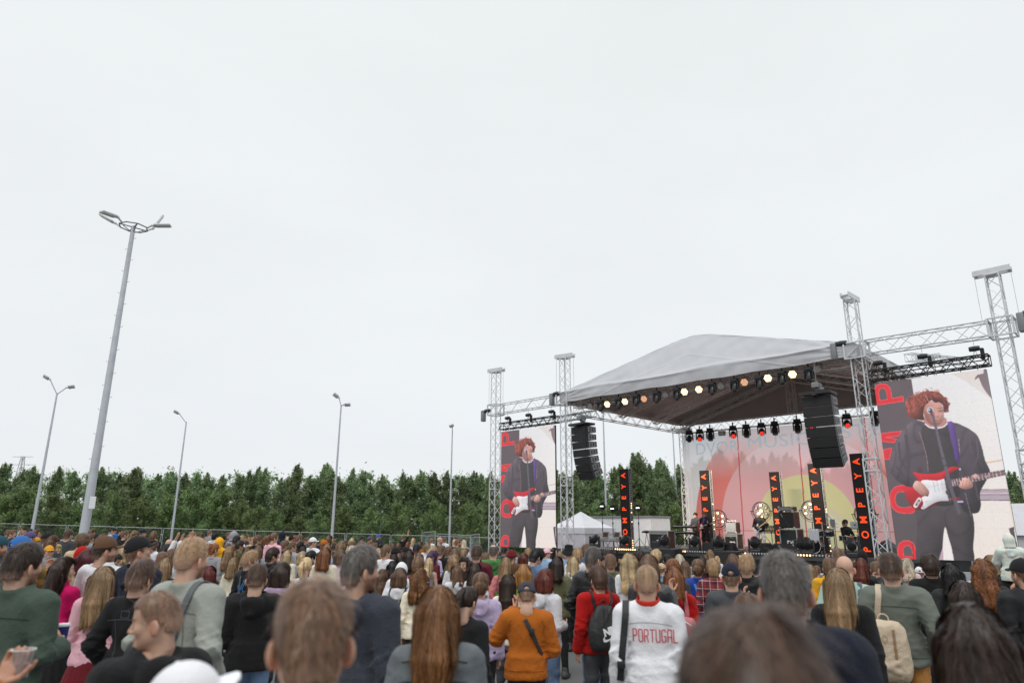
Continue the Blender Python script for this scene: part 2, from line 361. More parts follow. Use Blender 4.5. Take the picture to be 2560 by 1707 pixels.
# ---- mesh fence panels
M_WIRE = mat('fence_wire', (.25, .27, .28), .5, .4)
def panel_mesh(L=3.4, H=2.0):
    f = MB()
    for x in (0.03, L - .03): f.tube((x, 0, 0), (x, 0, H), .021, 6)
    for z in (.06, H): f.tube((0.03, 0, z), (L - .03, 0, z), .021, 6)
    w = MB()
    for i in range(1, 34): w.tube((L * i / 34, 0, .08), (L * i / 34, 0, H - .02), .0035, 3, cap=False)
    for i in range(1, 9): w.tube((.04, 0, .06 + (H - .1) * i / 9), (L - .04, 0, .06 + (H - .1) * i / 9), .0045, 3, cap=False)
    b = MB(); b.bbox((0, 0, .06), (.22, .62, .13), .03)
    c = MB(); c.bbox((L, 0, 1.55), (.16, .05, .06), .01)
    return f.mesh('frame', [M_STEEL]), w.mesh('wire_mesh', [M_WIRE]), b.mesh('foot', [mat('concrete', (.35, .34, .33), .9, 0, .2, 12)]), c.mesh('clamp', [M_STEEL])
PAN = panel_mesh(); PANELS = []
def fence_panel(a, b, label, group='mesh fence panels along the trees'):
    a, b = Vector(a), Vector(b); d = b - a
    e = empty('fence_panel', a, math.atan2(d.y, d.x), label, 'fence panel', group)
    sc_ = Vector((d.x, d.y, 0)).length / 3.46
    e.scale = (sc_, 1, 1)
    e.rotation_euler = (0, -math.atan2(d.z, Vector((d.x, d.y, 0)).length), math.atan2(d.y, d.x))
    for nm, me in zip(('frame', 'wire_mesh', 'foot', 'clamp'), PAN): obj(nm, me, e)
    return e
JX = [-180, -66, 50, 168, 288, 407, 522, 637, 751, 864, 977, 1056 + 10, 1180, 1262]
FP = []
for u in JX:
    v = 1308 + .029 * u; yd = 51 + (u / 1200) * 3
    p = at_y(u, v, yd); FP.append(Vector((p.x, p.y, p.z - 2.0)))
PL = ['leftmost mesh fence panel entering at the left edge below the trees', 'mesh fence panel behind the white car at far left', 'mesh fence panel with thin double lamp post standing before it', 'mesh fence panel directly behind the tall thick floodlight mast', 'mesh fence panel just right of the tall thick floodlight mast', 'mesh fence panel behind the three raised hands', 'mesh fence panel right of the bent single arm lamp post', 'mesh fence panel behind the person in grey raised hood', 'mesh fence panel behind the bearded person in navy hood', 'mesh fence panel crossed by the two headed lamp post near middle', 'mesh fence panel behind the person in blue cap turned sideways', 'mesh fence panel behind the open gate leaf', 'mesh fence panel behind the foot of the leftmost truss tower']
for a, b, l in zip(FP[:-1], FP[1:], PL): fence_panel(a, b, l)
# open fence panels by the service gate
def gp(u, v, y): p = at_y(u, v, y); return Vector((p.x, p.y, p.z - 2.0))
fence_panel(gp(1055, 1331, 47), gp(1090, 1328, 43.5), 'open gate leaf of wire mesh turned towards the crowd', 'service gate fence panels')
fence_panel(gp(1092, 1334, 46), gp(1134, 1336, 47), 'mesh gate panel right of the open leaf, sagging left end', 'service gate fence panels')
fence_panel(gp(1134, 1336, 47), gp(1176, 1338, 45.5), 'mesh gate panel behind the bald spectators', 'service gate fence panels')
fence_panel(gp(1177, 1337, 45), gp(1200, 1334, 42.5), 'narrow mesh gate panel angled beside leftmost truss tower', 'service gate fence panels')

# ---- lamp posts
M_LAMPH = mat('pale_lamp_casting', (.60, .61, .60), .5, .1, .08, 6)
def lamp_head(parent, M, L=.62, Wd=.34):
    h = MB(); h.bbox((L / 2 + .1, 0, 0), (L, Wd, .09), .03, None, 0); h.bbox((.06, 0, 0), (.22, .12, .1), .03)
    o = h.build('lamp_head', M_LAMPH, parent, True); o.matrix_local = M
    g_ = MB(); g_.bbox((L / 2 + .12, 0, -.05), (L * .82, Wd * .8, .025), .008); p = g_.build('diffuser', M_WHITE, o, True); return o
def post(base, top, r0_, r1_, label, heads, n=8, name='lamp_post', sign=False, steps=False):
    e = empty(name, base, 0, label, 'lamp post', 'lamp posts around the car park')
    H = (top - base).length; p = MB(); k = 3
    zs = [0, H * .33, H * .66, H]; rs = [r0_ + (r1_ - r0_) * z / H for z in zs]
    for i in range(3): p.tube((0, 0, zs[i]), (0, 0, zs[i + 1] + (.0 if i == 2 else .12)), rs[i] * (1.0 if i == 0 else .97), n, rs[i + 1], cap=True)
    p.build('pole', M_POLE, e, n > 10)
    if steps:
        q = MB()
        for i in range(26):
            z = H * (.10 + .86 * i / 25); a = 0 if i % 2 else math.pi; r_ = r0_ + (r1_ - r0_) * z / H
            q.tube((math.cos(a) * r_ * .9, 0, z), (math.cos(a) * (r_ + .10), 0, z), .008, 5); q.tube((math.cos(a) * (r_ + .10), 0, z), (math.cos(a) * (r_ + .10), 0, z + .05), .008, 5)
        q.build('climbing_steps', M_GREY, e)
    for (az, arm, rise, tilt) in heads:
        a = MB(); d = Vector((math.cos(az), math.sin(az), 0)); tip = Vector((0, 0, H)) + d * arm + Vector((0, 0, rise))
        a.tube((0, 0, H - .1), tip, .035, 6); a.build('arm', M_POLE, e)
        lamp_head(e, Matrix.Translation(tip) @ Matrix.Rotation(az, 4, 'Z') @ Matrix.Rotation(-tilt, 4, 'Y') @ Matrix.Rotation(rad(-25) * math.copysign(1, math.cos(az)), 4, 'X'), .40, .38)
    return e
# tall floodlight mast
def grd(u, v, y): p = at_y(u, v, y); return Vector((p.x, p.y, zg(p.x, p.y))), p
yM = 30.0
b, p = grd(200, 1345, yM); t = at_y(334, 566, yM); base = Vector((t.x, t.y, zg(t.x, t.y)))
M_ = post(base, Vector((t.x, t.y, t.z)), .205, .095, 'tall thick tapered floodlight mast with four lamp heads and climbing steps', [], 12, 'floodlight_mast', steps=True)
H = t.z - base.z
rg = MB(); rg.torus((0, 0, H - .05), .62, .03, None, 8, 6)
for i in range(4):
    a = rad(45 + 90 * i); rg.tube((0, 0, H - .05), (math.cos(a) * .62, math.sin(a) * .62, H - .05), .03, 6); rg.tube((0, 0, H - .35), (math.cos(a) * .45, math.sin(a) * .45, H - .08), .02, 6)
rg.build('lamp_ring', M_GREY, M_)
for az, tl in ((rad(188), 28), (rad(35), 66), (rad(8), 4), (rad(246), -4)):
    a = MB(); d = Vector((math.cos(az), math.sin(az), 0)); tip = Vector((0, 0, H)) + d * .82 + Vector((0, 0, .1)); a.tube(Vector((0, 0, H - .05)) + d * .6, tip, .04, 6); a.build('arm', M_POLE, M_)
    lamp_head(M_, Matrix.Translation(tip) @ Matrix.Rotation(az, 4, 'Z') @ Matrix.Rotation(-rad(tl), 4, 'Y'), .74, .34)
sg = MB(); sg.bbox((.30, -.24, base.z * 0 + 3.0), (.26, .03, .5), .01); sg.build('notice_plate', M_WHITE, M_)
def small_post(ut, vt, y, label, heads, r=.10):
    t = at_y(ut, vt, y); b = Vector((t.x, t.y, zg(t.x, t.y))); return post(b, t, r, r * .45, label, heads)
small_post(143, 982, 47, 'grey lamp post at far left with two heads spread in a V', [(rad(205), .55, .9, .5), (rad(20), .5, .42, .25)], .12)
small_post(466, 1054, 55, 'slender lamp post with one arm bent to the left', [(rad(200), .58, .60, .5)], .11)
small_post(853, 1012, 48, 'slender lamp post near middle with two short heads', [(rad(205), .18, .48, .6), (rad(10), .14, .02, .06)], .11)
small_post(1131, 1076, 56, 'slender lamp post with single head behind the fence gate', [(rad(262), .1, .25, .35)], .10)
small_post(1508, 1040, 60, 'slender lamp post seen under the stage roof beside black speakers', [(rad(262), .1, .25, .35)], .12)
small_post(1682, 1082, 62, 'lamp post leaning in view beside the rear left stage tower', [(rad(262), .1, .25, .35)], .11)
# electric pylon far away
p = at_y(58, 1140, 330); e = empty('electricity_pylon', (p.x, p.y, -6), 0, 'small distant electricity pylon showing above the trees at far left', 'pylon')
w = MB(); zt = p.z + 6
for sx in (-1, 1):
    for sy in (-1, 1): w.tube((sx * 3, sy * 3, 0), (sx * .5, sy * .5, zt), .14, 4)
for i in range(9):
    z = zt * i / 9; z2 = zt * (i + 1) / 9; f = lambda z: 3 - 2.5 * z / zt
    for sy in (-1, 1): w.tube((-f(z), sy * f(z), z), (f(z2), sy * f(z2), z2), .08, 4); w.tube((f(z), sy * f(z), z), (-f(z2), sy * f(z2), z2), .08, 4)
w.build('lattice_mast', M_STEEL, e)
w = MB()
for z, L in ((zt - .3, 5), (zt - 4, 7)): w.tube((-L, 0, z), (L, 0, z), .14, 4)
w.build('cross_arm', M_STEEL, e)
# ---- parked cars behind the crowd
def car(u, v, y, rz, paint, label):
    p = at_y(u, v, y); e = empty('parked_car', (p.x, p.y, zg(p.x, p.y)), rz, label, 'car', 'cars parked behind the crowd at left')
    hgt = 1.46
    b = MB(); prof = [(-2.1, .3), (-2.15, .62), (-2.05, .88), (-1.1, .96), (1.35, .92), (2.0, .84), (2.12, .6), (2.1, .3)]
    b.prism([(x, -.86, z) for x, z in prof], (0, 1, 0), 1.72); b.build('body', paint, e)
    r = MB(); rf = [(-1.75, .93), (-1.35, 1.36), (-.7, hgt), (.25, hgt), (.62, 1.36), (1.3, .93)]
    vs = []; 
    for sy, in_ in ((-1, 0), (1, 0)):
        for x, z in rf: vs.append((x, sy * (.84 - (.16 if z > 1.2 else 0)), z))
    r.add(vs, [tuple(range(5, -1, -1)), tuple(range(6, 12))] + [(i, i + 1, i + 7, i + 6) for i in range(5)]); r.build('roof', paint, e)
    for sy in (-1, 1):
        g_ = MB(); q = [(-1.45, .98), (-1.2, 1.32), (-.65, 1.39), (-.5, 1.39), (-.5, .98)]; q2 = [(-.42, .98), (-.42, 1.39), (.2, 1.39), (.5, 1.3), (1.05, .98)]
        for qq in (q, q2): g_.prism([(x, sy * (.85 - .155 * (z - .93) / .43), z) for x, z in qq], (0, sy, 0), .012)
        g_.build('window', M_GLASS, e)
    ws = MB(); ws.prism([(1.26, -.7, .97), (1.26, .7, .97), (.68, .6, 1.34), (.68, -.6, 1.34)], (1, 0, 1), .012); ws.build('windscreen', M_GLASS, e)
    for x in (-1.3, 1.35):
        for sy in (-1, 1):
            t_ = MB(); t_.lathe([(.0, -.1), (.31, -.1), (.33, -.06), (.33, .06), (.31, .1), (0, .1)], (x, sy * .78, .33), Matrix.Rotation(rad(90), 4, 'X'), 18); t_.build('wheel', M_BLKP, e, True)
    return e
car(148, 1336, 30, rad(12), mat('maroon_car_paint', (.17, .028, .04), .25, .2), 'maroon parked car showing its roof behind the crowd')
car(-25, 1334, 27, rad(10), mat('white_car_paint', (.7, .71, .72), .25, 0), 'white parked car cut by the left edge behind the crowd')
# ================================================================== STAGE
T0, DECK = 26.1, 0.93
SL, SR, SOL, SOR, TB = -22.25, -8.2, -27.35, -3.75, 37.2
def stage_thing(name, s, t, z, label, cat, group=None, rz=0):
    return empty(name, S(s, t, z), STAGE_ROT + rz, label, cat, group)
def truss(mb, a, b, w, h, bay=.5, up=(0, 0, 1), rc=.025, rd=.012, faces=4, mi=0):
    a, b = Vector(a), Vector(b); d = (b - a); L = d.length; d.normalize()
    up = Vector(up); x = d.cross(up).normalized(); y = x.cross(d).normalized()
    cs = [(-w / 2, -h / 2), (w / 2, -h / 2), (w / 2, h / 2), (-w / 2, h / 2)]
    for cx_, cy_ in cs: mb.tube(a + x * cx_ + y * cy_, b + x * cx_ + y * cy_, rc, 6, mi=mi)
    n = max(1, round(L / bay))
    for k in range(4):
        p, q = cs[k], cs[(k + 1) % 4]
        P = lambda c, i: a + d * (L * i / n) + x * c[0] + y * c[1]
        for i in range(n):
            if i % 2 == 0: mb.tube(P(p, i), P(q, i + 1), rd, 5, cap=False, mi=mi)
            else: mb.tube(P(q, i), P(p, i + 1), rd, 5, cap=False, mi=mi)
        mb.tube(P(p, 0), P(q, 0), rd, 5, mi=mi); mb.tube(P(p, n), P(q, n), rd, 5, mi=mi)
def gz(s, t): p = S(s, t, 0); return zg(p.x, p.y)
# deck
e = stage_thing('stage_platform', -15.2, 25.9, 0, 'long black stage platform with draped front under the grey roof', 'stage')
g0 = gz(-15, 26)
b = MB(); b.box((0, 5.8, DECK - .06), (15.4, 11.6, .12)); b.build('deck', M_STAGE, e)
b = MB(); n = 120                                       # pleated skirt
for i in range(n):
    x0, x1 = -7.6 + 15.2 * i / n, -7.6 + 15.2 * (i + 1) / n; y0, y1 = .05 + .03 * math.sin(i * 1.9), .05 + .03 * math.sin((i + 1) * 1.9)
    b.add([(x0, y0, g0 - .3), (x1, y1, g0 - .3), (x1, y1, DECK - .125), (x0, y0, DECK - .125)], [(0, 1, 2, 3)])
for sx in (-1, 1): b.add([(sx * 7.6, .05, g0 - .3), (sx * 7.6, 11.5, g0 - .3), (sx * 7.6, 11.5, DECK - .125), (sx * 7.6, .05, DECK - .125)], [(0, 1, 2, 3)])
b.build('skirt', M_SKIRT, e)
# towers
def tower(s, t, ztop, cap, label, grp='truss towers carrying the stage roof and screens', dark=False):
    z0 = gz(s, t); e = stage_thing('truss_tower', s, t, z0, label, 'truss tower', grp); H = ztop - z0
    m = MB(); truss(m, (0, 0, .12), (0, 0, 4.3 - z0), .42, .42, .46, (0, 1, 0), .027, .014); m.build('lower_mast', M_ALU, e)
    m = MB(); truss(m, (0, 0, 4.3 - z0), (0, 0, H - .12), .38, .38, .42, (0, 1, 0), .025, .011); m.build('upper_mast', M_ALU, e)
    m = MB(); m.bbox((0, 0, .05), (.9, .9, .1), .02); 
    for k in range(4): 
        a = rad(45 + 90 * k); m.tube((0, 0, .12), (math.cos(a) * 1.1, math.sin(a) * 1.1, .06), .04, 6)
    m.build('base_plate', M_STEEL, e)
    m = MB()
    for zz in (4.3 - z0, 4.3 - z0 - .42):
        m.bbox((0, .2, zz), (.46, .04, .05), .01); m.bbox((0, -.2, zz), (.46, .04, .05), .01); m.bbox((.2, 0, zz), (.04, .36, .05), .01); m.bbox((-.2, 0, zz), (.04, .36, .05), .01)
    m.build('splice_collar', M_ALU, e)
    m = MB(); L = 1.05 
    M = Matrix.Rotation(rad(cap), 3, 'Z')
    for y in (-.14, .14): m.bbox(M @ Vector((0, y, H + .02)), (L, .05, .2), .01, M)
    m.bbox((0, 0, H - .1), (.42, .42, .04), .005)
    for x in (-.5, .5): m.tube(M @ Vector((x * .95, -.14, H)), M @ Vector((x * .95, .14, H)), .06, 8)
    m.build('head_beam', M_ALU, e)
    for x in (-.5, .5): m = MB(); p = M @ Vector((x, 0, H - .05)); m.tube(p, (p.x, p.y, 8.5 - z0), .008, 4); m.build('lifting_cable', M_STEEL, e)
    return e
tower(SOL, T0, 10.45, 8, 'leftmost truss tower holding the outer edge of the small screen frame')
tower(SL, T0, 10.4, 12, 'truss tower between the small screen and the left stage roof corner')
tower(SR, T0, 10.25, 88, 'truss tower at right roof corner in front of the orange lettered columns')
tower(SOR, T0, 10.1, 0, 'rightmost truss tower cut by the right edge of the picture')
tower(SL, TB, 7.7, 10, 'truss tower standing at the rear left corner of the stage')
tower(SR - .3, TB, 10.0, 5, 'pale truss tower rising behind the black bar above the big screen')
# beams
def beam(a, b, w, h, label, mt=M_ALU, bay=.55, grp='horizontal truss beams of the stage', rc=.025, ext=0.0):
    a, b = Vector(a), Vector(b); e = empty('truss_beam', a, 0, label, 'truss beam', grp)
    m = MB(); truss(m, (0, 0, 0), b - a, w, h, bay, (0, 0, 1), rc, .012); m.build('lattice', mt, e); return e
def sleeve(s, label):
    e = stage_thing('truss_sleeve', s, T0, 8.2, label, 'sleeve block', 'sleeve blocks riding on the front towers')
    m = MB()
    for x in (-.34, .34):
        for y in (-.31, .31): m.bbox((x, y, 0), (.06, .06, .62), .008)
    for z in (-.29, .29):
        for y in (-.31, .31): m.bbox((0, y, z), (.62, .05, .05), .006)
        for x in (-.34, .34): m.bbox((x, 0, z), (.05, .57, .05), .006)
    for y in (-.31, .31): m.tube((-.3, y, -.26), (.3, y, .26), .015, 5)
    m.build('sleeve_frame', M_ALU, e); return e
beam(S(SOL + .37, T0, 8.2), S(SL - .37, T0, 8.2), .42, .5, 'silver lattice beam above the small left screen')
beam(S(SR + .37, T0, 8.27), S(SOR - .37, T0, 8.22), .42, .5, 'silver lattice beam above the big right screen')
for s, l in ((SOL, 'sleeve block on the leftmost truss tower'), (SL, 'sleeve block on the tower at left roof corner'), (SR, 'sleeve block on the tower at right roof corner'), (SOR, 'sleeve block on the rightmost truss tower')): sleeve(s, l)
beam(S(SL + .35, T0 + .42, 7.86), S(SR - .35, T0 + .42, 7.88), .36, .3, 'front roof beam from which the hexagonal lamps hang', M_ALUD)
beam(S(SL, T0 + .4, 7.72), S(SL, TB - .25, 7.75), .4, .5, 'left side roof beam running back from the left tower', M_ALUD)
beam(S(SR, T0 + .4, 7.75), S(SR, TB - .25, 7.75), .4, .5, 'right side roof beam running back from the right tower', M_ALUD)
beam(S(SL + .2, TB - .1, 7.72), S(SR - .2, TB - .1, 7.72), .4, .5, 'rear roof beam above the pink backdrop with moving lights', M_ALUD)
RS, RZ = -15.25, 10.3
for t, nm in ((27.4, 'front'), (30.6, 'second'), (33.9, 'third'), (36.9, 'rear')):
    if t != 27.4:
        e = stage_thing('rafter_frame', RS, t, 0, {'second': 'sloping roof rafter pair nearest the front under the canopy', 'third': 'sloping roof rafter pair in the middle under the canopy', 'rear': 'rear gable rafter pair with upright post in its centre'}[nm], 'roof rafter', 'rafters under the stage roof')
        for sx in (-1, 1):
            m = MB(); truss(m, (sx * 6.9, 0, 7.9), (sx * .2, 0, 9.85), .36, .36, .55, (0, 1, 0), .034, .018); m.build('rafter', M_ALUD, e)
        if nm == 'rear':
            m = MB(); truss(m, (0, 0, 7.95), (0, 0, 9.8), .36, .36, .42, (0, 1, 0), .03, .016); m.build('king_post', M_ALUD, e)
beam(S(SR - .3, TB - 3.4, 9.6) + Vector((0, 0, -.2)), S(SR + .55, TB + 3.2, 10.2), .3, .34, 'pale beam sloping up behind the right roof edge', M_ALU, .45)
beam(S(-24.4, T0 + 1.6, 7.5), S(-20.2, T0 - .35, 7.18), .3, .28, 'small cross beam carrying the left loudspeaker array', M_STEEL, .4)
# roof fabric
M_ROOF = mat('grey_roof_tarpaulin', (.50, .505, .53), .6, 0, .035, .7, .2, 3.5)
M_ROOFIN = mat('brown_roof_lining', (.44, .385, .365), .8, 0, .12, 1.0, .2, 3)
def sheet(fn, nu, nv, off=0):
    mb = MB(); vs = [tuple(fn(i / nu, j / nv)) for j in range(nv + 1) for i in range(nu + 1)]
    mb.add(vs, [(j * (nu + 1) + i, j * (nu + 1) + i + 1, (j + 1) * (nu + 1) + i + 1, (j + 1) * (nu + 1) + i) for j in range(nv) for i in range(nu)]); return mb
roof = stage_thing('stage_roof', RS, T0, 0, 'grey tarpaulin stage roof with pointed front gable', 'stage roof')
SW = 7.12
def ztop(x):                                       # upper edge of the gable
    q = min(1, abs(x) / SW); return 8.45 + (RZ + .16 - 8.45) * (1 - q) - .09 * math.exp(-(x / .6) ** 2)
def fold(x, z):
    rad_ = 0
    for sx_ in (-1, 1):
        dx_, dz_ = SW - sx_ * x, z - 8.1; r_ = math.hypot(dx_, dz_); rad_ += .014 * math.sin(math.atan2(dz_, dx_ + .01) * 34) * math.exp(-r_ / 5) * min(1, r_ / 1.2)
    rad_ += .016 * math.exp(-((abs(x) * .29 + z - 9.35) / .03) ** 2) + .012 * math.exp(-((x - 2.4 - z * .1) / .025) ** 2) + .012 * math.exp(-((x + 2.4 + z * .1) / .025) ** 2)
    return (rad_ + .016 * math.sin(x * 1.7 + z * 2.1) + .010 * math.sin(x * 3.9 - z * 5.3 + 1) + .006 * math.sin(x * 9.1 + z * 3.3) * math.sin(x * 1.3 + z * 4) + .006 * math.sin(x * 4.7 - z * 11) * math.sin(x * 2.1) + .05 * math.exp(-((z - 8.5 - .05 * math.sin(x)) / .07) ** 2))
def front(u, v):
    x = (u * 2 - 1) * SW; zt = ztop(x); z = 7.98 + .02 * math.sin(x * 2.3) + (zt - 7.98) * v
    lean = max(0, z - 8.45) / max(.02, zt - 8.45) * (1 - abs(x) / SW)
    return (x, -.285 + 1.15 * lean - fold(x, z) * (1 if v < .97 else .3), z)
roof_front = sheet(front, 220, 60).build('front_gable', M_ROOF, roof, True)
sheet(lambda u, v: (front(u, v)[0] * .998, front(u, v)[1] + .05, front(u, v)[2] - .03 * v + .02), 60, 16).build('front_lining', M_ROOFIN, roof, True)
for sx in (-1, 1):
    def slope(u, v, off=0):
        x = sx * SW * (1 - v); y = (-.28 + 1.15 * (1 - abs(x) / SW)) + u * (11.5 - 1.15 * (1 - abs(x) / SW)); z = 8.45 + (RZ + .16 - 8.45) * v - .09 * math.exp(-(x / .6) ** 2) - .05 * math.sin(u * math.pi * 4) ** 2 * math.sin(v * math.pi) - off
        return (x, y, z)
    def fasc(u, v, off=0): return (sx * (SW - off) + sx * .02 * math.sin(u * 30), -.28 + u * 11.5, 7.98 + .47 * v)
    sheet(slope, 40, 20).build('roof_slope', M_ROOF, roof, True); sheet(lambda u, v: slope(u, v, .06), 30, 14).build('slope_lining', M_ROOFIN, roof, True)
    sheet(fasc, 60, 3).build('fascia', M_ROOF, roof, True); sheet(lambda u, v: fasc(u, v, .06), 30, 3).build('fascia_lining', M_ROOFIN, roof, True)
sheet(lambda u, v: ((u * 2 - 1) * SW, 11.25, 8.0 + (ztop((u * 2 - 1) * SW) - 8.03) * v), 40, 10).build('rear_gable', M_ROOFIN, roof, True)
def inside(poly, X, Y):
    p = np.asarray(poly, float); x0, y0 = p[:, 0], p[:, 1]; x1, y1 = np.roll(x0, -1), np.roll(y0, -1); r = np.zeros(X.shape, bool)
    for a, b, c, d in zip(x0, y0, x1, y1):
        if b == d: continue
        r ^= ((b > Y) != (d > Y)) & (X < (c - a) * (Y - b) / (d - b) + a)
    return r
# ---- backdrop banner: printed mesh fabric, woodland shows through it
bn = stage_thing('backdrop_banner', RS, 36.95, 0, 'translucent pink festival backdrop with yellow sun behind the band', 'backdrop')
NX, NZ = 620, 290; X0, X1, Z0, Z1 = -6.95, 7.3, .95, 7.35
xs = np.linspace(X0, X1, NX + 1); zs = np.linspace(Z0, Z1, NZ + 1); XX, ZZ = np.meshgrid(xs, zs); XX = XX.ravel(); ZZ = ZZ.ravel()
col = np.zeros((len(XX), 3)) + np.array(srgb(246, 244, 248))
rr = np.hypot(XX - .05, ZZ - 2.05)
def put(mask, c): col[mask] = np.array(srgb(*c))
fade = np.clip((ZZ - 4.6) / 2.6, 0, 1)
put(rr < 6.4, (244, 142, 138)); put(rr < 4.75, (246, 192, 199)); 
pk = np.array(srgb(252, 238, 241)); up = (XX > -5.5) & (rr < 9)
m_ = rr < 6.4; col[m_] = col[m_] * (1 - fade[m_])[:, None] + pk * fade[m_][:, None]
m_ = (rr >= 6.4) & (XX > -4.2); col[m_] = pk
put(rr < 2.62, (240, 234, 182))
hs_ = lambda x: 3.5 - abs(x - .6) * .82
put((ZZ < hs_(XX)) & (rr < 2.62) & (XX > -1.2) & (XX < 2.4) & (ZZ < hs_(XX) - .28), (240, 240, 218))
ln = np.abs(ZZ - hs_(XX)) < .06; put(ln & (np.abs(XX - .6) < 2.6), (232, 226, 214)); ln = np.abs(ZZ - hs_(XX) + .22) < .035; put(ln & (np.abs(XX - .6) < 2.4), (232, 226, 214))
put((ZZ < 1.75) & (rr < 2.62), (243, 238, 192)); put((ZZ < 1.75) & (rr >= 2.62) & (rr < 4.75), (247, 198, 205))
put(np.abs(ZZ - 1.78) < .03, (214, 140, 136))
for sx_ in (-3.4, .1, 3.5): put((np.abs(XX - sx_ - .02 * (ZZ - 4)) < .035) & (ZZ > 1.0), (220, 110, 112))
for word, xc, zc, wd in (('DVOR', -4.72, 6.42, 2.7), ('MUSIC', -1.0, 6.52, 3.5), ('FEST', 2.35, 6.68, 2.5), ('20', 4.35, 6.72, 1.25)):
    me = text_mesh(word, .98, 0, 0, 1.05); x_ = [v.co.x for v in me.vertices]; k = wd / (max(x_) - min(x_))
    for f in me.polygons:
        P = [(me.vertices[i].co.x * k + xc, me.vertices[i].co.y * .98 + zc) for i in f.vertices]; put(inside(P, XX, ZZ), (206, 220, 229))
    bpy.data.meshes.remove(me)
F = np.array([[j * (NX + 1) + i, j * (NX + 1) + i + 1, (j + 1) * (NX + 1) + i + 1, (j + 1) * (NX + 1) + i] for j in range(NZ) for i in range(NX)])
V = np.stack([XX, .02 * np.sin(XX * 1.1) * np.sin(ZZ), ZZ], 1)
def banner_mat():
    m = bpy.data.materials.new('printed_mesh_fabric'); m.use_nodes = True; nt = m.node_tree; n, l = nt.nodes, nt.links
    b_ = n['Principled BSDF']; b_.inputs['Roughness'].default_value = .8; a = n.new('ShaderNodeVertexColor'); a.layer_name = 'print'; l.new(a.outputs[0], b_.inputs['Base Color'])
    tl = n.new('ShaderNodeBsdfTranslucent'); l.new(a.outputs[0], tl.inputs[0]); m1 = n.new('ShaderNodeMixShader'); m1.inputs[0].default_value = .85
    l.new(b_.outputs[0], m1.inputs[1]); l.new(tl.outputs[0], m1.inputs[2])
    tp = n.new('ShaderNodeBsdfTransparent'); g_ = n.new('ShaderNodeMix'); g_.data_type = 'RGBA'; g_.inputs[0].default_value = .8; g_.inputs[6].default_value = (1, 1, 1, 1); l.new(a.outputs[0], g_.inputs[7]); l.new(g_.outputs[2], tp.inputs[0])
    m2 = n.new('ShaderNodeMixShader'); m2.inputs[0].default_value = .21; l.new(m1.outputs[0], m2.inputs[1]); l.new(tp.outputs[0], m2.inputs[2]); l.new(m2.outputs[0], n['Material Output'].inputs[0]); return m
obj('fabric', np_mesh('fabric', V, F, True, {'print': col}), bn, banner_mat())
# ---- lettered LED columns
def led_column(s, t, label):
    e = stage_thing('led_column', s, t, DECK, label, 'LED column', 'black columns with orange letters')
    H = 3.75; b = MB(); b.bbox((0, 0, H / 2), (.5, .28, H), .012); 
    o = b.build('tile_stack', M_LEDOFF, e)
    sm = MB()
    for k in range(1, 8): sm.box((0, -.141, k * H / 7.5), (.49, .004, .006))
    sm.build('tile_seam', M_BLK, o)
    for i, ch in enumerate('POMPEYA'):
        me = text_mesh(ch, .345, .004, .008); me.transform(Matrix.Translation((-.01, -.147, .26 + i * .53)) @ Matrix(((0, -1, 0, 0), (0, 0, -1, 0), (1, 0, 0, 0), (0, 0, 0, 1))))
        obj('letter', me, e, M_LEDTXT)
    f = MB()
    for y in (-.1, .1): f.tube((.29, y, .02), (.29, y, H), .014, 5)
    for i in range(16): f.tube((.29, -.1, H * i / 16), (.29, .1, H * (i + 1) / 16), .006, 4)
    f.build('lamp_rail', M_GREY, e)
    d = random.Random(int(-s * 10)); on, off = MB(), MB()
    for i in range(34):
        q = on if (d.random() < .45 and i < 20) else off
        q.lathe([(0, -.02), (.026, -.016), (.03, 0), (.02, .014), (0, .02)], (.31, -.02, .08 + i * .107), Matrix.Rotation(rad(90), 4, 'Y'), 8)
    on.build('lit_bulbs', M_WARM, e, True); off.build('unlit_bulbs', M_REFL, e, True)
led_column(-20.1, 28.0, 'orange lettered black column farthest left, standing before the trees')
led_column(-17.62, 31.3, 'orange lettered column right behind the singer with purple strap')
led_column(-15.45, 34.4, 'orange lettered column mostly hidden behind the tall amplifier stack')
led_column(-12.1, 31.0, 'orange lettered column behind the drum kit')
led_column(-9.2, 27.8, 'orange lettered column seen through the right front truss tower')
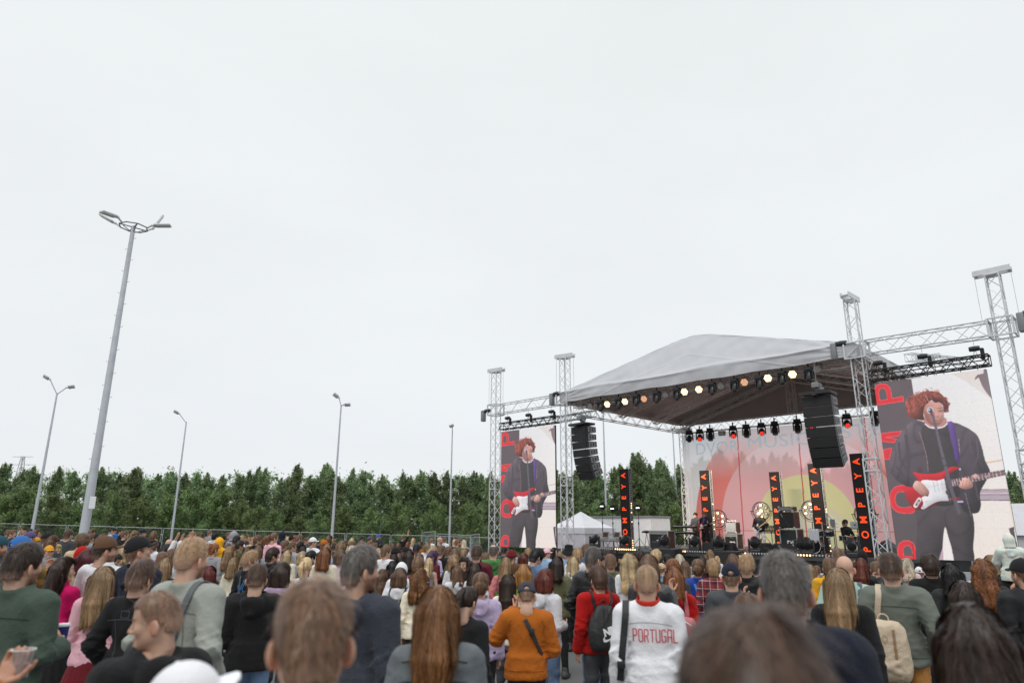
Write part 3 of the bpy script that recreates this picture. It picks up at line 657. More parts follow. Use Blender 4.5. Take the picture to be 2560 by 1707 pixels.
# ---- round lamp wheels
def lamp_wheel(s, t, z, lit, label, rz=0):
    e = stage_thing('round_stage_lamp', s, t, DECK, label, 'stage lamp', 'round lamp wheels on stands', rz); R = .42; zc = z - DECK
    MX = Matrix.Rotation(rad(90), 4, 'X')
    m = MB(); m.torus((0, -.06, zc), R, .016, MX); m.torus((0, .06, zc), R, .016, MX)
    for k in range(6):
        a = rad(60 * k + 30); m.tube((0, 0, zc), (math.cos(a) * R, 0, zc + math.sin(a) * R), .008, 4)
    m.build('ring', M_BLK, e)
    m = MB(); n = 14; P = [Vector((math.cos(math.pi + math.pi * i / n) * (R + .09), 0, zc + math.sin(math.pi + math.pi * i / n) * (R + .09))) for i in range(n + 1)]
    m.path(P, .014); m.tube((-R - .13, 0, zc), (-R + .02, 0, zc), .02, 6); m.tube((R - .02, 0, zc), (R + .13, 0, zc), .02, 6); m.build('yoke', M_BLK, e)
    m = MB(); m.tube((0, 0, .35), (0, 0, zc - R - .08), .022, 8)
    for k in range(3): a = rad(120 * k + 20); m.tube((0, 0, .75), (math.cos(a) * .5, math.sin(a) * .5, .02), .014, 6)
    m.build('stand', M_BLK, e)
    MX = Matrix.Rotation(rad(-90), 4, 'X')
    for k in range(7):
        c = (0, 0, zc) if k == 6 else (math.cos(rad(60 * k + 90)) * .27, 0, zc + math.sin(rad(60 * k + 90)) * .27)
        r = .1 if k == 6 else .085; h = MB(); h.lathe([(.02, .1), (r, .04), (r, -.03), (r - .012, -.03), (0, .03)], c, MX, 16); o = h.build('lamp_housing', M_BLK, e, True)
        q = MB(); q.lathe([(0, -.012), (r * .7, -.008), (r - .014, .004)], (c[0], -.012, c[2]), MX, 14); q.build('lens', M_WARM if k in lit else M_REFL, o, True)
lamp_wheel(-17.35, 31.8, 2.36, (0, 1, 4, 5), 'round lamp wheel half hidden behind the column next to the singer')
lamp_wheel(-15.25, 32.1, 2.71, (0, 3, 6), 'round lamp wheel glowing right above the white capped guitarist')
lamp_wheel(-12.9, 32.1, 2.72, (0, 1, 2, 4, 5), 'round lamp wheel between the amplifier stack and the drum kit')
lamp_wheel(-10.55, 31.9, 2.52, (0, 2, 1), 'round lamp wheel half hidden behind the column right of the drummer')
# ---- front lamps on the roof beam
def hex_lamp(u, v, lit, label):
    s, z = st(u, v, T0 - .22); e = stage_thing('hexagonal_lamp', s, T0 - .22, z, label, 'stage lamp', 'lamps hanging along the front roof beam', rad(10))
    MX = Matrix.Rotation(rad(-68), 4, 'X')
    h = MB(); h.lathe([(.05, .22), (.09, .2), (.17, .0), (.18, -.06), (.165, -.06), (.15, -.03), (0, .04)], (0, 0, 0), MX, 6); h.build('housing', M_BLK, e)
    l_ = MB(); l_.lathe([(0, .02), (.08, .0), (.163, -.05)], (0, 0, 0), MX, 6); l_.build('reflector', {2: M_WARM, 1: M_WARMDIM, 0: M_REFL}[lit], e)
    if lit == 2:
        ld = bpy.data.lights.new('backdrop_fill_light', 'SPOT'); ld.energy = 3600; ld.spot_size = rad(58); ld.spot_blend = .9; ld.color = (1, .84, .68); ld.shadow_soft_size = .15; lo_ = bpy.data.objects.new('backdrop_fill_light', ld); COL.objects.link(lo_); lo_.parent = e; lo_.location = (0, .75, -.55); lo_.rotation_euler = (rad(62), 0, 0)  # added spot brightening the backdrop; the lamp itself faces the audience
    sp = MB()
    for k in range(3): a = rad(120 * k + 30); sp.tube(MX @ Vector((0, 0, -.045)), MX @ Vector((math.cos(a) * .15, math.sin(a) * .15, -.055)), .006, 4)
    sp.build('lamp_spokes', M_STEEL, e)
    y = MB(); y.tube((-.19, 0, 0), (-.19, .02, .2), .012, 5); y.tube((.19, 0, 0), (.19, .02, .2), .012, 5); y.tube((-.19, .02, .2), (.19, .02, .2), .012, 5); y.tube((0, .02, .2), (0, .02, .32), .02, 6); y.build('yoke', M_BLK, e)
def crop(xs_, x0, y0, k): return [(x0 + a * k, y0 + b_ * k) for a, b_ in xs_]
HX = [((222, 630), 0), ((350, 617), 2), ((480, 597), 2), ((620, 577), 1), ((775, 547), 0), ((917, 525), 2), ((1023, 508), 2), ((1183, 483), 0), ((1357, 455), 1), ((1530, 425), 2), ((1710, 397), 2), ((1890, 360), 0)]
HN = ['first hexagonal lamp at the left roof corner, unlit', 'lit hexagonal lamp second from the left roof corner', 'lit hexagonal lamp third from the left roof corner', 'dimly glowing hexagonal lamp fourth from the left corner', 'unlit hexagonal lamp just left of the two bright middle lamps', 'left one of the two bright lamps in mid beam', 'right one of the two bright lamps in mid beam', 'unlit hexagonal lamp just right of the bright middle pair', 'dimly glowing hexagonal lamp right of the beam centre', 'brightest lit hexagonal lamp on the right half of the beam', 'lit hexagonal lamp second from the right end', 'last unlit hexagonal lamp at the right end of the beam']
for (c, lit), nm in zip(HX, HN): u, v = crop([c], 1400, 800, .3401)[0]; hex_lamp(u, v, lit, nm)
def moving_head(e, hang=True, lens=None, tilt=0):
    s_ = -1 if hang else 1
    b = MB(); b.bbox((0, 0, s_ * -.0 + (0.12 if hang else .07)), (.3, .24, .13), .02); b.build('base', M_BLKP, e)
    y = MB()
    for x in (-.16, .16): y.bbox((x, 0, -.1 if hang else .26), (.05, .14, .36), .02)
    y.bbox((0, 0, .02 if hang else .15), (.36, .16, .06), .02); y.build('yoke', M_BLKP, e, True)
    M = Matrix.Translation((0, 0, -.18 if hang else .36)) @ Matrix.Rotation(tilt, 4, 'X')
    h = MB(); h.lathe([(0, .2), (.07, .19), (.125, .1), (.13, -.08), (.115, -.17), (.1, -.18)], (0, 0, 0), M, 16); h.build('head', M_BLKP, e, True)
    l_ = MB(); l_.lathe([(0, -.165), (.105, -.172)], (0, 0, 0), M, 16)
    if lens is M_RED:
        l_ = MB()
        for k in range(7):
            c = (0, 0) if k == 6 else (math.cos(rad(60 * k)) * .068, math.sin(rad(60 * k)) * .068)
            l_.lathe([(0, -.195), (.022, -.19), (.03, -.172)], tuple(M.to_3x3() @ Vector((c[0], c[1], 0))), M, 8)
    l_.build('lens', lens or M_GLASS, e, True)
    if hang:
        k = MB(); k.tube((0, 0, .18), (0, 0, .34), .03, 6); k.build('clamp', M_BLK, e)
for i, c in enumerate([(300, 632), (433, 612), (562, 590), (712, 568), (862, 545), (1120, 505), (1285, 480), (1470, 460), (1635, 425), (1830, 400)]):
    u, v = crop([c], 1400, 800, .3401)[0]; s, z = st(u, v, T0 - .05)
    w = ['between the first and second', 'between the second and third', 'between the third and fourth', 'between the fourth and fifth', 'between the fifth and sixth', 'between the seventh and eighth', 'between the eighth and ninth', 'between the ninth and tenth', 'between the tenth and eleventh', 'between the last two'][i]
    e = stage_thing('moving_light', s, T0 - .05, z + .1, 'black moving light ' + w + ' hexagonal lamps of the roof beam', 'moving light', 'black moving lights along the front roof beam'); moving_head(e, True, None, rad(160))
RM = [(1723, 1083, M_COOL), (1749, 1080, M_RED), (1775, 1078, None), (1832, 1070, M_RED), (1865, 1068, None), (1903, 1064, M_RED), (1936, 1060, None), (1992, 1052, None), (2026, 1050, M_RED), (2116, 1044, M_RED), (2185, 1038, None)]
RN = ['white glowing moving light nearest the rear left tower', 'red glowing moving light left of the small flood lamp', 'dark moving light directly left of the small flood lamp', 'red glowing moving light directly right of the small flood lamp', 'dark moving light between two red ones at rear beam', 'red glowing moving light in the middle of the rear beam', 'dark moving light right of the middle red one', 'dark moving light nearest to the left of the right speaker array', 'red glowing moving light touching the right speaker array', 'red glowing moving light half hidden behind the right speaker array', 'dark moving light right of the right front truss tower']
for (u, v, ln_), nm in zip(RM, RN):
    s, z = st(u, v, 36.6); e = stage_thing('moving_light', s, 36.6, 7.32, nm, 'moving light', 'moving lights under the rear roof beam', rad(25)); moving_head(e, True, ln_, rad(-60) if ln_ else rad(-15)); e.scale = (1.25, 1.25, 1.35)
s, z = st(1804, 1072, 36.6); e = stage_thing('flood_lamp', s, 36.6, 7.2, 'small square flood lamp among the rear moving lights', 'flood lamp'); b = MB(); b.bbox((0, 0, 0), (.42, .12, .26), .02); b.build('housing', M_GREY, e); b = MB(); b.bbox((0, -.065, 0), (.36, .012, .2), .004); b.build('glass', M_REFL, e); b = MB(); b.tube((-.23, 0, 0), (-.23, 0, .22), .01, 4); b.tube((.23, 0, 0), (.23, 0, .22), .01, 4); b.tube((-.23, 0, .22), (.23, 0, .22), .01, 4); b.tube((0, 0, .22), (0, 0, .3), .015, 5); b.build('bracket', M_BLK, e)
# ---- line arrays
def line_array(s, t, ztop_, nbox, hb, w, label, rz):
    e = stage_thing('speaker_array', s, t, ztop_, label, 'loudspeaker array', 'hanging loudspeaker arrays', rz)
    f = MB(); f.bbox((0, .2, .1), (w + .1, .75, .1), .01); f.bbox((0, .25, .02), (.16, 1.0, .06), .01); f.build('rigging_frame', M_BLK, e)
    h = MB(); h.bbox((0, .2, .42), (.26, .42, .22), .04); h.tube((0, .2, .5), (0, .2, 1.35), .012, 5); h.bbox((.1, .2, .28), (.3, .12, .1), .03); h.build('hoist', M_GREY, e)
    y, z, a = 0.0, 0.0, 0.0
    for k in range(nbox):
        a += rad(1.0 + k * .9); M = Matrix.Translation((0, y, z)) @ Matrix.Rotation(a, 4, 'X')
        b = MB(); pr = [(0, 0), (0, -hb + .015), (.66, -hb + .06), (.66, -.045)]
        b.prism([(-w / 2, p, q) for p, q in pr], (1, 0, 0), w); o = b.build('speaker_box', M_BLKP, e, False, M)
        g = MB(); g.bbox((0, -.012, -hb / 2), (w - .03, .025, hb - .035), .008); g.build('grille', M_GRILLE, o, False, M)
        for sx in (-1, 1): p_ = MB(); p_.bbox((sx * (w / 2 + .008), .35, -hb / 2), (.02, .44, hb * .74), .006); p_.build('side_plate', M_GREY, o, False, M)
        q_ = MB()
        for sx in (-1, 1):
            for yy in (.25, .42): q_.bbox((sx * (w / 2 + .021), yy, -hb / 2), (.008, .06, hb * .42), .003)
        q_.build('handle', M_BLK, o, False, M)
        tip = M @ Vector((0, 0, -hb - .008)); y, z = tip.y, tip.z
line_array(-20.98, 25.55, 6.62, 7, .365, 1.02, 'loudspeaker array hanging left of the stage in front of the trees', rad(-8))
line_array(-9.55, 25.3, 6.6, 7, .37, 1.05, 'loudspeaker array hanging right in front of the festival backdrop', rad(2))
def hoist(s, z, dz, label, sx=1):
    e = stage_thing('chain_hoist', s, T0 - .02, z, label, 'chain hoist', 'motor hoists above the video screens'); b = MB(); b.lathe([(0, -.16), (.08, -.15), (.095, 0), (.08, .15), (0, .16)], (0, 0, .28), Matrix.Rotation(rad(90), 4, 'Y'), 12); b.build('motor', M_BLKP, e, True)
    b = MB(); b.tube((0, 0, .4), (0, 0, dz), .009, 4); b.tube((0, 0, .3), (-.06, 0, 0), .012, 4); b.tube((0, 0, .3), (.06, 0, 0), .012, 4); b.build('chain', M_STEEL, e)
    b = MB(); b.bbox((.2 * sx, 0, .08), (.11, .13, .38), .03); b.build('chain_bag', M_SKIRT, e)
# ---- video screens
# picture shown on the two video screens: one LED grid, coloured diode by diode
def smooth_poly(p, k=5, closed=True):
    p = np.asarray(p, float); n = len(p); out = []
    for i in range(n if closed else n - 1):
        a, b, c, d = p[(i - 1) % n], p[i], p[(i + 1) % n], p[(i + 2) % n]
        if not closed: a = p[max(i - 1, 0)]; d = p[min(i + 2, n - 1)]
        for j in range(k):
            t = j / k; out.append(.5 * (2 * b + (c - a) * t + (2 * a - 5 * b + 4 * c - d) * t * t + (3 * b - a - 3 * c + d) * t ** 3))
    if not closed: out.append(p[-1])
    return np.array(out)
NX, NZ = 290, 492
uu, vv = np.meshgrid((np.arange(NX)) / (NX - 1), (np.arange(NZ)) / (NZ - 1)); 
def homog(src, dst):
    A = []
    for (x, y), (u, v) in zip(src, dst): A += [[x, y, 1, 0, 0, 0, -u * x, -u * y, -u], [0, 0, 0, x, y, 1, -v * x, -v * y, -v]]
    return np.linalg.svd(np.array(A, float))[2][-1].reshape(3, 3)
Hm = homog([(0, 0), (1, 0), (0, 1), (1, 1)], [(66, 170), (913, 78), (228, 1500), (1165, 1508)])
w_ = Hm[2, 0] * uu + Hm[2, 1] * vv + Hm[2, 2]; X = (Hm[0, 0] * uu + Hm[0, 1] * vv + Hm[0, 2]) / w_; Y = (Hm[1, 0] * uu + Hm[1, 1] * vv + Hm[1, 2]) / w_
img = np.zeros((NZ, NX, 3)); rs = np.random.default_rng(5)
def sn(sx, sy, seed):
    r = np.random.default_rng(seed); o = np.zeros(X.shape)
    for _ in range(7): a = r.uniform(-1, 1, 2); o += np.sin(X * a[0] * sx + Y * a[1] * sy + r.uniform(0, 6.3))
    return o / 7
def blur(a, n):
    for _ in range(3):
        for ax in (0, 1):
            c = np.cumsum(np.pad(a, [(n + 1, n) if i == ax else (0, 0) for i in (0, 1)], mode='edge'), axis=ax); a = (c[2 * n + 1:] - c[:-2 * n - 1]) / (2 * n + 1) if ax == 0 else (c[:, 2 * n + 1:] - c[:, :-2 * n - 1]) / (2 * n + 1)
    return a
def volume(m, n, amt=.3, fold=0.0, fs=(.03, .012)):
    b = blur(m.astype(float), n); gy, gx = np.gradient(b); L = np.hypot(gx, gy) + 1e-6; k = np.clip(L * n * 2.2, 0, 1); sh = 1 + amt * k * (gx * .55 + gy * .85) / L - amt * .35 * k
    if fold: w = sn(fs[0], fs[1], int(m.sum())) * 3 + sn(fs[0] * .4, fs[1] * .5, int(m.sum()) + 3) * 2; sh = sh * (1 - fold * (1 - np.abs(np.sin(w * 2.2))) ** 2.5 + fold * .35)
    img[m] = (img * sh[..., None])[m]
def glow(x, y, rx, ry, c, a, m=None):
    k = a * np.exp(-((X - x) / rx) ** 2 - ((Y - y) / ry) ** 2); k = k if m is None else k * m; img[:] = img * (1 - k[..., None]) + np.array(c, float) * k[..., None]
def fill(poly, c, c2=None, grad=None, nz_=0.0, sm=True, soft=0):
    m = inside(smooth_poly(poly) if sm else poly, X, Y); base = np.array(c, float)
    if c2 is not None:
        (x0, y0), (x1, y1) = grad; t = np.clip(((X - x0) * (x1 - x0) + (Y - y0) * (y1 - y0)) / ((x1 - x0) ** 2 + (y1 - y0) ** 2), 0, 1)[..., None]; cc = base * (1 - t) + np.array(c2, float) * t
    else: cc = np.broadcast_to(base, img.shape)
    if nz_: cc = cc * (1 + nz_ * sn(.05, .05, int(sum(c))))[..., None]
    img[m] = cc[m]; return m
def stroke(pts, w0, c, w1=None):
    pts = np.asarray(pts, float); L = np.r_[0, np.cumsum(np.hypot(*np.diff(pts, axis=0).T))]
    for i in range(len(pts) - 1):
        a, b = pts[i], pts[i + 1]; d = b - a; t = np.clip(((X - a[0]) * d[0] + (Y - a[1]) * d[1]) / (d @ d), 0, 1); dist = np.hypot(X - a[0] - t * d[0], Y - a[1] - t * d[1])
        w = w0 if w1 is None else w0 + (w1 - w0) * (L[i] + t * (L[i + 1] - L[i])) / L[-1]
        img[dist < w / 2] = c
def dot(x, y, r, c, ry=None): img[((X - x) / r) ** 2 + ((Y - y) / (ry or r)) ** 2 < 1] = c
fill([(-50, 0), (1300, 0), (1300, 1600), (-50, 1600)], (230, 229, 231), (236, 224, 216), ((700, 150), (900, 1500)), 0, False)
fill([(640, 100), (930, 70), (955, 300), (860, 235), (750, 160)], (220, 211, 206), None, None, 0, False)
fill([(828, 158), (832, 140), (850, 118), (893, 112), (896, 70), (922, 70), (953, 296), (910, 245), (880, 195), (858, 138)], (98, 80, 86), None, None, 0, False)
stroke([(900, 768), (1040, 745)], 9, (214, 176, 140)); fill([(860, 966), (1090, 962), (1100, 1048), (860, 1048)], (176, 160, 170), None, None, 0, False)
for y, c in ((966, (140, 110, 124)), (995, (222, 208, 216)), (1004, (140, 112, 126)), (1046, (100, 74, 84))): stroke([(860, y), (1100, y - 3)], 5, c)
fill([(1075, 1060), (1190, 1060), (1190, 1240), (1110, 1240)], (232, 214, 198), None, None, 0, False)
fill([(1075, 1255), (1112, 1240), (1122, 1320), (1172, 1510), (1140, 1450), (1100, 1335)], (84, 74, 80), None, None, 0, False)
fill([(40, 160), (352, 140), (545, 1520), (180, 1520)], (96, 84, 90), (84, 76, 80), ((100, 200), (400, 1500)), .04, False)
RD, RL = (226, 36, 48), (248, 92, 98)
def letter(outer, holes=(), sm=False):
    m = fill(outer, RD, None, None, .05, sm)
    for h in holes: m2 = inside(smooth_poly(h) if sm else h, X, Y); img[m2] = (92, 82, 88)
    stroke(list(outer) + [outer[0]], 5, RL)
    for h in holes: stroke(list(h) + [h[0]], 4, RL)
letter([(84, 332), (66, 225), (80, 188), (120, 173), (163, 178), (190, 205), (203, 284), (286, 268), (292, 305)], [[(112, 300), (100, 240), (110, 212), (130, 205), (152, 212), (162, 240), (168, 288)]])
letter([(114, 545), (272, 528), (245, 568), (150, 574), (236, 588), (212, 616), (122, 606)])
letter([(128, 668), (196, 655), (185, 700), (172, 742), (136, 740)])
letter(list(smooth_poly([(292, 940), (240, 943), (200, 965), (178, 1005), (176, 1060), (195, 1112), (235, 1143), (290, 1152), (345, 1147), (372, 1120), (345, 1098), (310, 1106), (255, 1105), (225, 1085), (214, 1045), (222, 1010), (245, 988), (290, 985)])))
letter([(229, 1520), (228, 1425), (240, 1385), (275, 1362), (320, 1362), (352, 1380), (370, 1430), (380, 1484), (396, 1484), (396, 1520)], [[(275, 1480), (270, 1428), (285, 1402), (310, 1396), (332, 1410), (342, 1440), (350, 1480)]])
stroke([(345, 1380), (352, 1500)], 5, (150, 20, 34))
# trousers, then jacket
mk = fill([(385, 1040), (720, 1040), (800, 1140), (818, 1260), (808, 1400), (806, 1520), (658, 1520), (650, 1430), (622, 1330), (598, 1250), (582, 1320), (575, 1420), (560, 1520), (380, 1520), (385, 1250)], (74, 66, 70), (60, 54, 58), ((600, 1050), (600, 1500)), .06); volume(mk, 12, .35, .16, (.02, .02))
fill([(598, 1252), (582, 1330), (574, 1420), (556, 1520), (656, 1520), (648, 1430), (618, 1320)], (238, 230, 228))
fill([(555, 1470), (575, 1420), (580, 1520), (545, 1520)], (190, 160, 176))
mk = fill([(460, 470), (400, 450), (335, 470), (280, 525), (235, 610), (190, 710), (168, 790), (188, 850), (232, 903), (300, 945), (350, 965), (400, 1000), (480, 1065), (690, 1062), (738, 1130), (838, 1142), (868, 1085), (862, 990), (905, 905), (938, 835), (902, 750), (880, 660), (848, 570), (792, 520), (722, 485), (690, 472), (612, 462), (600, 480), (530, 508)], (86, 76, 84), (62, 55, 64), ((200, 600), (700, 1000)), .06); volume(mk, 16, .4, .22, (.028, .016))
for pts in ([(250, 620), (260, 740), (330, 860)], [(300, 560), (320, 700)], [(840, 600), (850, 720), (800, 840)], [(780, 560), (800, 700)], [(230, 800), (300, 880)], [(820, 900), (850, 1040)]): stroke(pts, 14, (72, 63, 72))
mk = fill([(455, 482), (530, 508), (618, 470), (645, 600), (700, 800), (690, 1062), (480, 1062), (472, 800), (440, 640), (425, 540)], (62, 56, 60), (54, 49, 53), ((450, 500), (690, 900)), .05); volume(mk, 10, .2, .16, (.02, .03))
stroke([(408, 535), (440, 630), (466, 740), (472, 835)], 5, (160, 124, 118)); stroke([(705, 592), (712, 690)], 5, (170, 140, 150)); stroke([(750, 990), (795, 1165)], 4, (140, 130, 140))
fill([(455, 430), (600, 430), (612, 470), (560, 500), (500, 496), (455, 478)], (188, 130, 122))
stroke(smooth_poly([(456, 478), (490, 502), (540, 508), (590, 498), (619, 474)], 5, False), 12, (236, 226, 232))
mkf = fill([(445, 330), (480, 308), (560, 315), (592, 355), (596, 400), (592, 450), (565, 482), (530, 492), (490, 478), (455, 435), (440, 380)], (178, 116, 106), (226, 170, 158), ((450, 400), (590, 380)))
volume(mkf, 7, .3)
for a_ in ((470, 440, 40, 60, (120, 68, 62), .5), (575, 400, 16, 14, (236, 186, 172), .5), (500, 350, 40, 22, (206, 150, 138), .5), (535, 425, 14, 9, (150, 88, 80), .6), (556, 470, 26, 14, (150, 96, 90), .5), (482, 385, 18, 9, (118, 66, 60), .6), (572, 383, 18, 8, (130, 74, 66), .6), (520, 478, 40, 12, (120, 74, 70), .5)): glow(*a_, mkf)
0 and fill([(460, 428), (500, 420), (535, 470), (575, 448), (592, 430), (575, 478), (530, 494), (488, 480)], (164, 104, 96))
stroke([(552, 382), (588, 376)], 3, (86, 46, 44)); stroke([(468, 390), (498, 386)], 3, (96, 54, 50)); stroke([(543, 364), (590, 357)], 4, (132, 80, 70)); glow(537, 405, 7, 22, (232, 176, 162), .7, mkf); glow(552, 424, 6, 4, (110, 60, 56), .7, mkf); stroke([(534, 454), (576, 446)], 4, (138, 72, 74)); glow(556, 457, 16, 4, (196, 120, 116), .6, mkf)
hair = [(308, 350), (320, 300), (372, 270), (420, 245), (490, 233), (560, 245), (600, 280), (622, 305), (634, 340), (622, 385), (597, 388), (592, 345), (565, 318), (530, 318), (505, 300), (480, 318), (452, 345), (440, 400), (447, 445), (405, 445), (350, 430), (325, 398)]
mk = fill(hair, (150, 74, 62), (104, 48, 46), ((340, 330), (610, 300)), .12); volume(mk, 9, .5)
for k in range(150):
    a = rs.uniform(0, 1); x0, y0 = 330 + a * 270 + rs.normal(0, 12), 300 - 55 * math.sin(a * 3.1) + rs.normal(0, 14); c = np.array((168, 84, 68)) * rs.uniform(.5, 1.3)
    if x0 < 455: stroke(smooth_poly([(x0, y0), (x0 - 14, y0 + 30), (x0 + 8, y0 + 60), (x0 - 4, y0 + 88)], 4, False), 3.2, c)
    else: stroke(smooth_poly([(x0, y0), (x0 + 14, y0 + 2), (x0 + 22, y0 + 18)], 4, False), 3, c)
stroke([(460, 262), (476, 300), (486, 318)], 6, (206, 146, 134))
for x, y in ((622, 380), (632, 330), (608, 290), (315, 360), (330, 410), (355, 290)): dot(x, y, 12, (140, 62, 56))
# guitar
mk = fill([(355, 840), (420, 848), (500, 850), (572, 835), (640, 800), (690, 796), (708, 812), (662, 832), (630, 870), (620, 930), (606, 980), (622, 1030), (690, 1023), (718, 1038), (640, 1052), (560, 1062), (480, 1106), (410, 1124), (352, 1106), (310, 1052), (290, 985), (290, 945), (350, 950), (400, 910)], (196, 30, 42), (160, 22, 34), ((350, 850), (450, 1110)), .03); volume(mk, 8, .4)
mk = fill([(412, 918), (438, 896), (540, 900), (604, 884), (600, 925), (614, 962), (604, 992), (642, 1046), (550, 1058), (490, 1086), (440, 1116), (413, 1112), (432, 1075), (420, 1030), (462, 1010), (474, 980), (440, 935)], (238, 238, 241), (222, 222, 228), ((420, 900), (560, 1080))); volume(mk, 6, .14)
for a, b in (((512, 915), (524, 985)), ((540, 912), (552, 980)), ((572, 905), (582, 970))): stroke([a, b], 9, (206, 206, 214))
dot(455, 1062, 9, (205, 205, 212)); dot(487, 1062, 9, (205, 205, 212)); dot(430, 1100, 5, (120, 110, 116))
stroke([(372, 1092), (402, 1046)], 34, (232, 226, 228)); stroke([(378, 1086), (400, 1052)], 14, (60, 50, 54)); stroke([(384, 1078), (396, 1058)], 6, (230, 226, 228))
fill([(640, 896), (760, 868), (1046, 817), (1054, 856), (800, 911), (650, 950)], (104, 76, 82), None, None, 0, False)
for k in range(16):
    t = (k / 16) ** 1.15; x0, y0 = 652 + t * 385, 893 - t * 74; stroke([(x0, y0), (x0 + 9, y0 + 46 - t * 5)], 4, (222, 210, 214))
for t in (.16, .3, .5, .68, .84): dot(660 + t * 385, 917 - t * 76, 5, (230, 220, 224))
stroke([(470, 950), (640, 915), (1050, 838)], 2.5, (190, 180, 186))
mk = fill([(355, 935), (380, 903), (422, 918), (462, 960), (478, 985), (468, 1016), (420, 1012), (385, 985), (360, 960)], (222, 172, 158), (196, 140, 128), ((380, 910), (440, 1010))); volume(mk, 5, .3)
for a, b in (((430, 955), (462, 990)), ((415, 975), (448, 1008)), ((440, 940), (470, 972))): stroke([a, b], 4, (172, 112, 104))
dot(462, 1014, 7, (80, 60, 66))
mk = fill([(705, 935), (738, 880), (780, 888), (810, 925), (802, 952), (752, 964), (712, 952)], (224, 172, 158), (198, 142, 132), ((740, 880), (760, 960))); volume(mk, 5, .3)
for a, b in (((740, 895), (728, 945)), ((765, 892), (757, 948)), ((788, 905), (782, 945))): stroke([a, b], 4, (176, 118, 110))
fill([(803, 862), (832, 848), (847, 866), (822, 880)], (218, 164, 150))
mk = fill([(626, 478), (668, 472), (692, 600), (714, 752), (682, 750), (660, 640)], (94, 62, 146), (76, 50, 120), ((640, 480), (700, 750))); volume(mk, 4, .3); stroke([(696, 755), (712, 815), (722, 900)], 8, (70, 60, 66)); dot(714, 814, 8, (210, 205, 210))
fill([(690, 1052), (738, 1050), (735, 1064), (690, 1066)], (188, 178, 214), None, None, 0, False)
# microphone and stand
dot(493, 376, 27, (196, 196, 206), 25); dot(494, 376, 17, (92, 92, 104)); dot(486, 372, 7, (220, 220, 228)); stroke([(500, 384), (514, 418)], 22, (70, 62, 72)); dot(514, 406, 10, (226, 70, 110))
stroke([(512, 410), (534, 500), (570, 660), (612, 830), (640, 950)], 17, (96, 90, 104), 28); stroke([(625, 900), (704, 1140)], 28, (90, 84, 94)); stroke([(600, 880), (635, 1060)], 14, (76, 68, 76))
stroke([(545, 795), (612, 786)], 9, (60, 54, 62)); stroke([(560, 732), (606, 736)], 9, (66, 60, 68))
# slight camera softness, grain and glare of daylight on the wall
glow(300, 700, 420, 700, (150, 140, 150), .10); glow(1000, 300, 300, 500, (250, 246, 246), .25); img = img * (1 + .025 * rs.normal(size=(NZ, NX, 1))) + rs.normal(0, 1.5, (NZ, NX, 3)); jj = np.indices((NZ, NX)); img = img * np.where((jj[0] % 41 == 0) | (jj[1] % 41 == 0), .965, 1)[..., None]
for _ in range(2):
    k = img.copy(); k[1:-1, 1:-1] = (img[1:-1, 1:-1] * 4 + img[:-2, 1:-1] + img[2:, 1:-1] + img[1:-1, :-2] + img[1:-1, 2:]) / 8; img = k
img = np.clip(img, 0, 255) / 255; lin = np.where(img < .04045, img / 12.92, ((img + .055) / 1.055) ** 2.4)
M_SCR = attr_mat('led_picture', 'diodes', .6, .96)
V = np.stack([(uu - .5).ravel(), np.zeros(uu.size), (1 - vv).ravel()], 1)
F = np.array([[j * NX + i, (j + 1) * NX + i, (j + 1) * NX + i + 1, j * NX + i + 1] for j in range(NZ - 1) for i in range(NX - 1)])
SCR_ME = np_mesh('picture', V, F, False, {'diodes': lin.reshape(-1, 3)}); SCR_ME.materials.append(M_SCR)
def screen(s0, s1, z0, z1, label, barlabel, hl, rz=0):
    w = s1 - s0; e = stage_thing('video_screen', (s0 + s1) / 2, T0 - .1, z0, label, 'video screen', 'LED video screens beside the stage', rz)
    p = obj('picture', SCR_ME, e); p.scale = (w, 1, z1 - z0); p.location = (0, -.012, 0)
    b = MB(); h = z1 - z0
    for i in range(7):
        for j in range(12): b.bbox(((i + .5 - 3.5) * w / 7, .05, (j + .5) * h / 12), (w / 7 - .004, .09, h / 12 - .004), .004)
    b.build('cabinet', M_BLKP, e)
    e2 = stage_thing('hanging_bar', (s0 + s1) / 2, T0, z1 + .3, barlabel, 'hanging bar', 'black bars carrying the video screens', rz)
    m = MB(); truss(m, (-w / 2 - .12, 0, 0), (w / 2 + .12, 0, 0), .34, .34, .3, (0, 0, 1), .028, .016); m.tube((-w / 2 - .1, -.17, -.02), (w / 2 + .1, -.17, -.02), .02, 5); m.build('lattice', M_BLK, e2)
    m = MB()
    for i in range(7): m.tube(((i + .5 - 3.5) * w / 7, 0, -.17), ((i + .5 - 3.5) * w / 7, -.06, -.34), .012, 5)
    m.build('hook', M_BLK, e2)
    for k, (f, l) in enumerate(hl): hoist(s0 + w * f, z1 + .45, 8.0 - z1 - .45, l, 1)
screen(-26.78, -22.88, .92, 6.92, 'smaller looking left video screen showing a guitarist singing at a microphone', 'black lattice bar over the left video screen', [(.1, 'motor hoist at the left end above the left screen'), (.5, 'motor hoist in the middle above the left screen'), (.92, 'motor hoist at the right end above the left screen')])
screen(-7.74, -4.36, .98, 6.92, 'big right video screen showing a guitarist singing at a microphone', 'black lattice bar over the right video screen', [(.06, 'motor hoist at the left end above the right screen'), (.48, 'motor hoist in the middle above the right screen'), (.93, 'motor hoist at the right end above the right screen')])
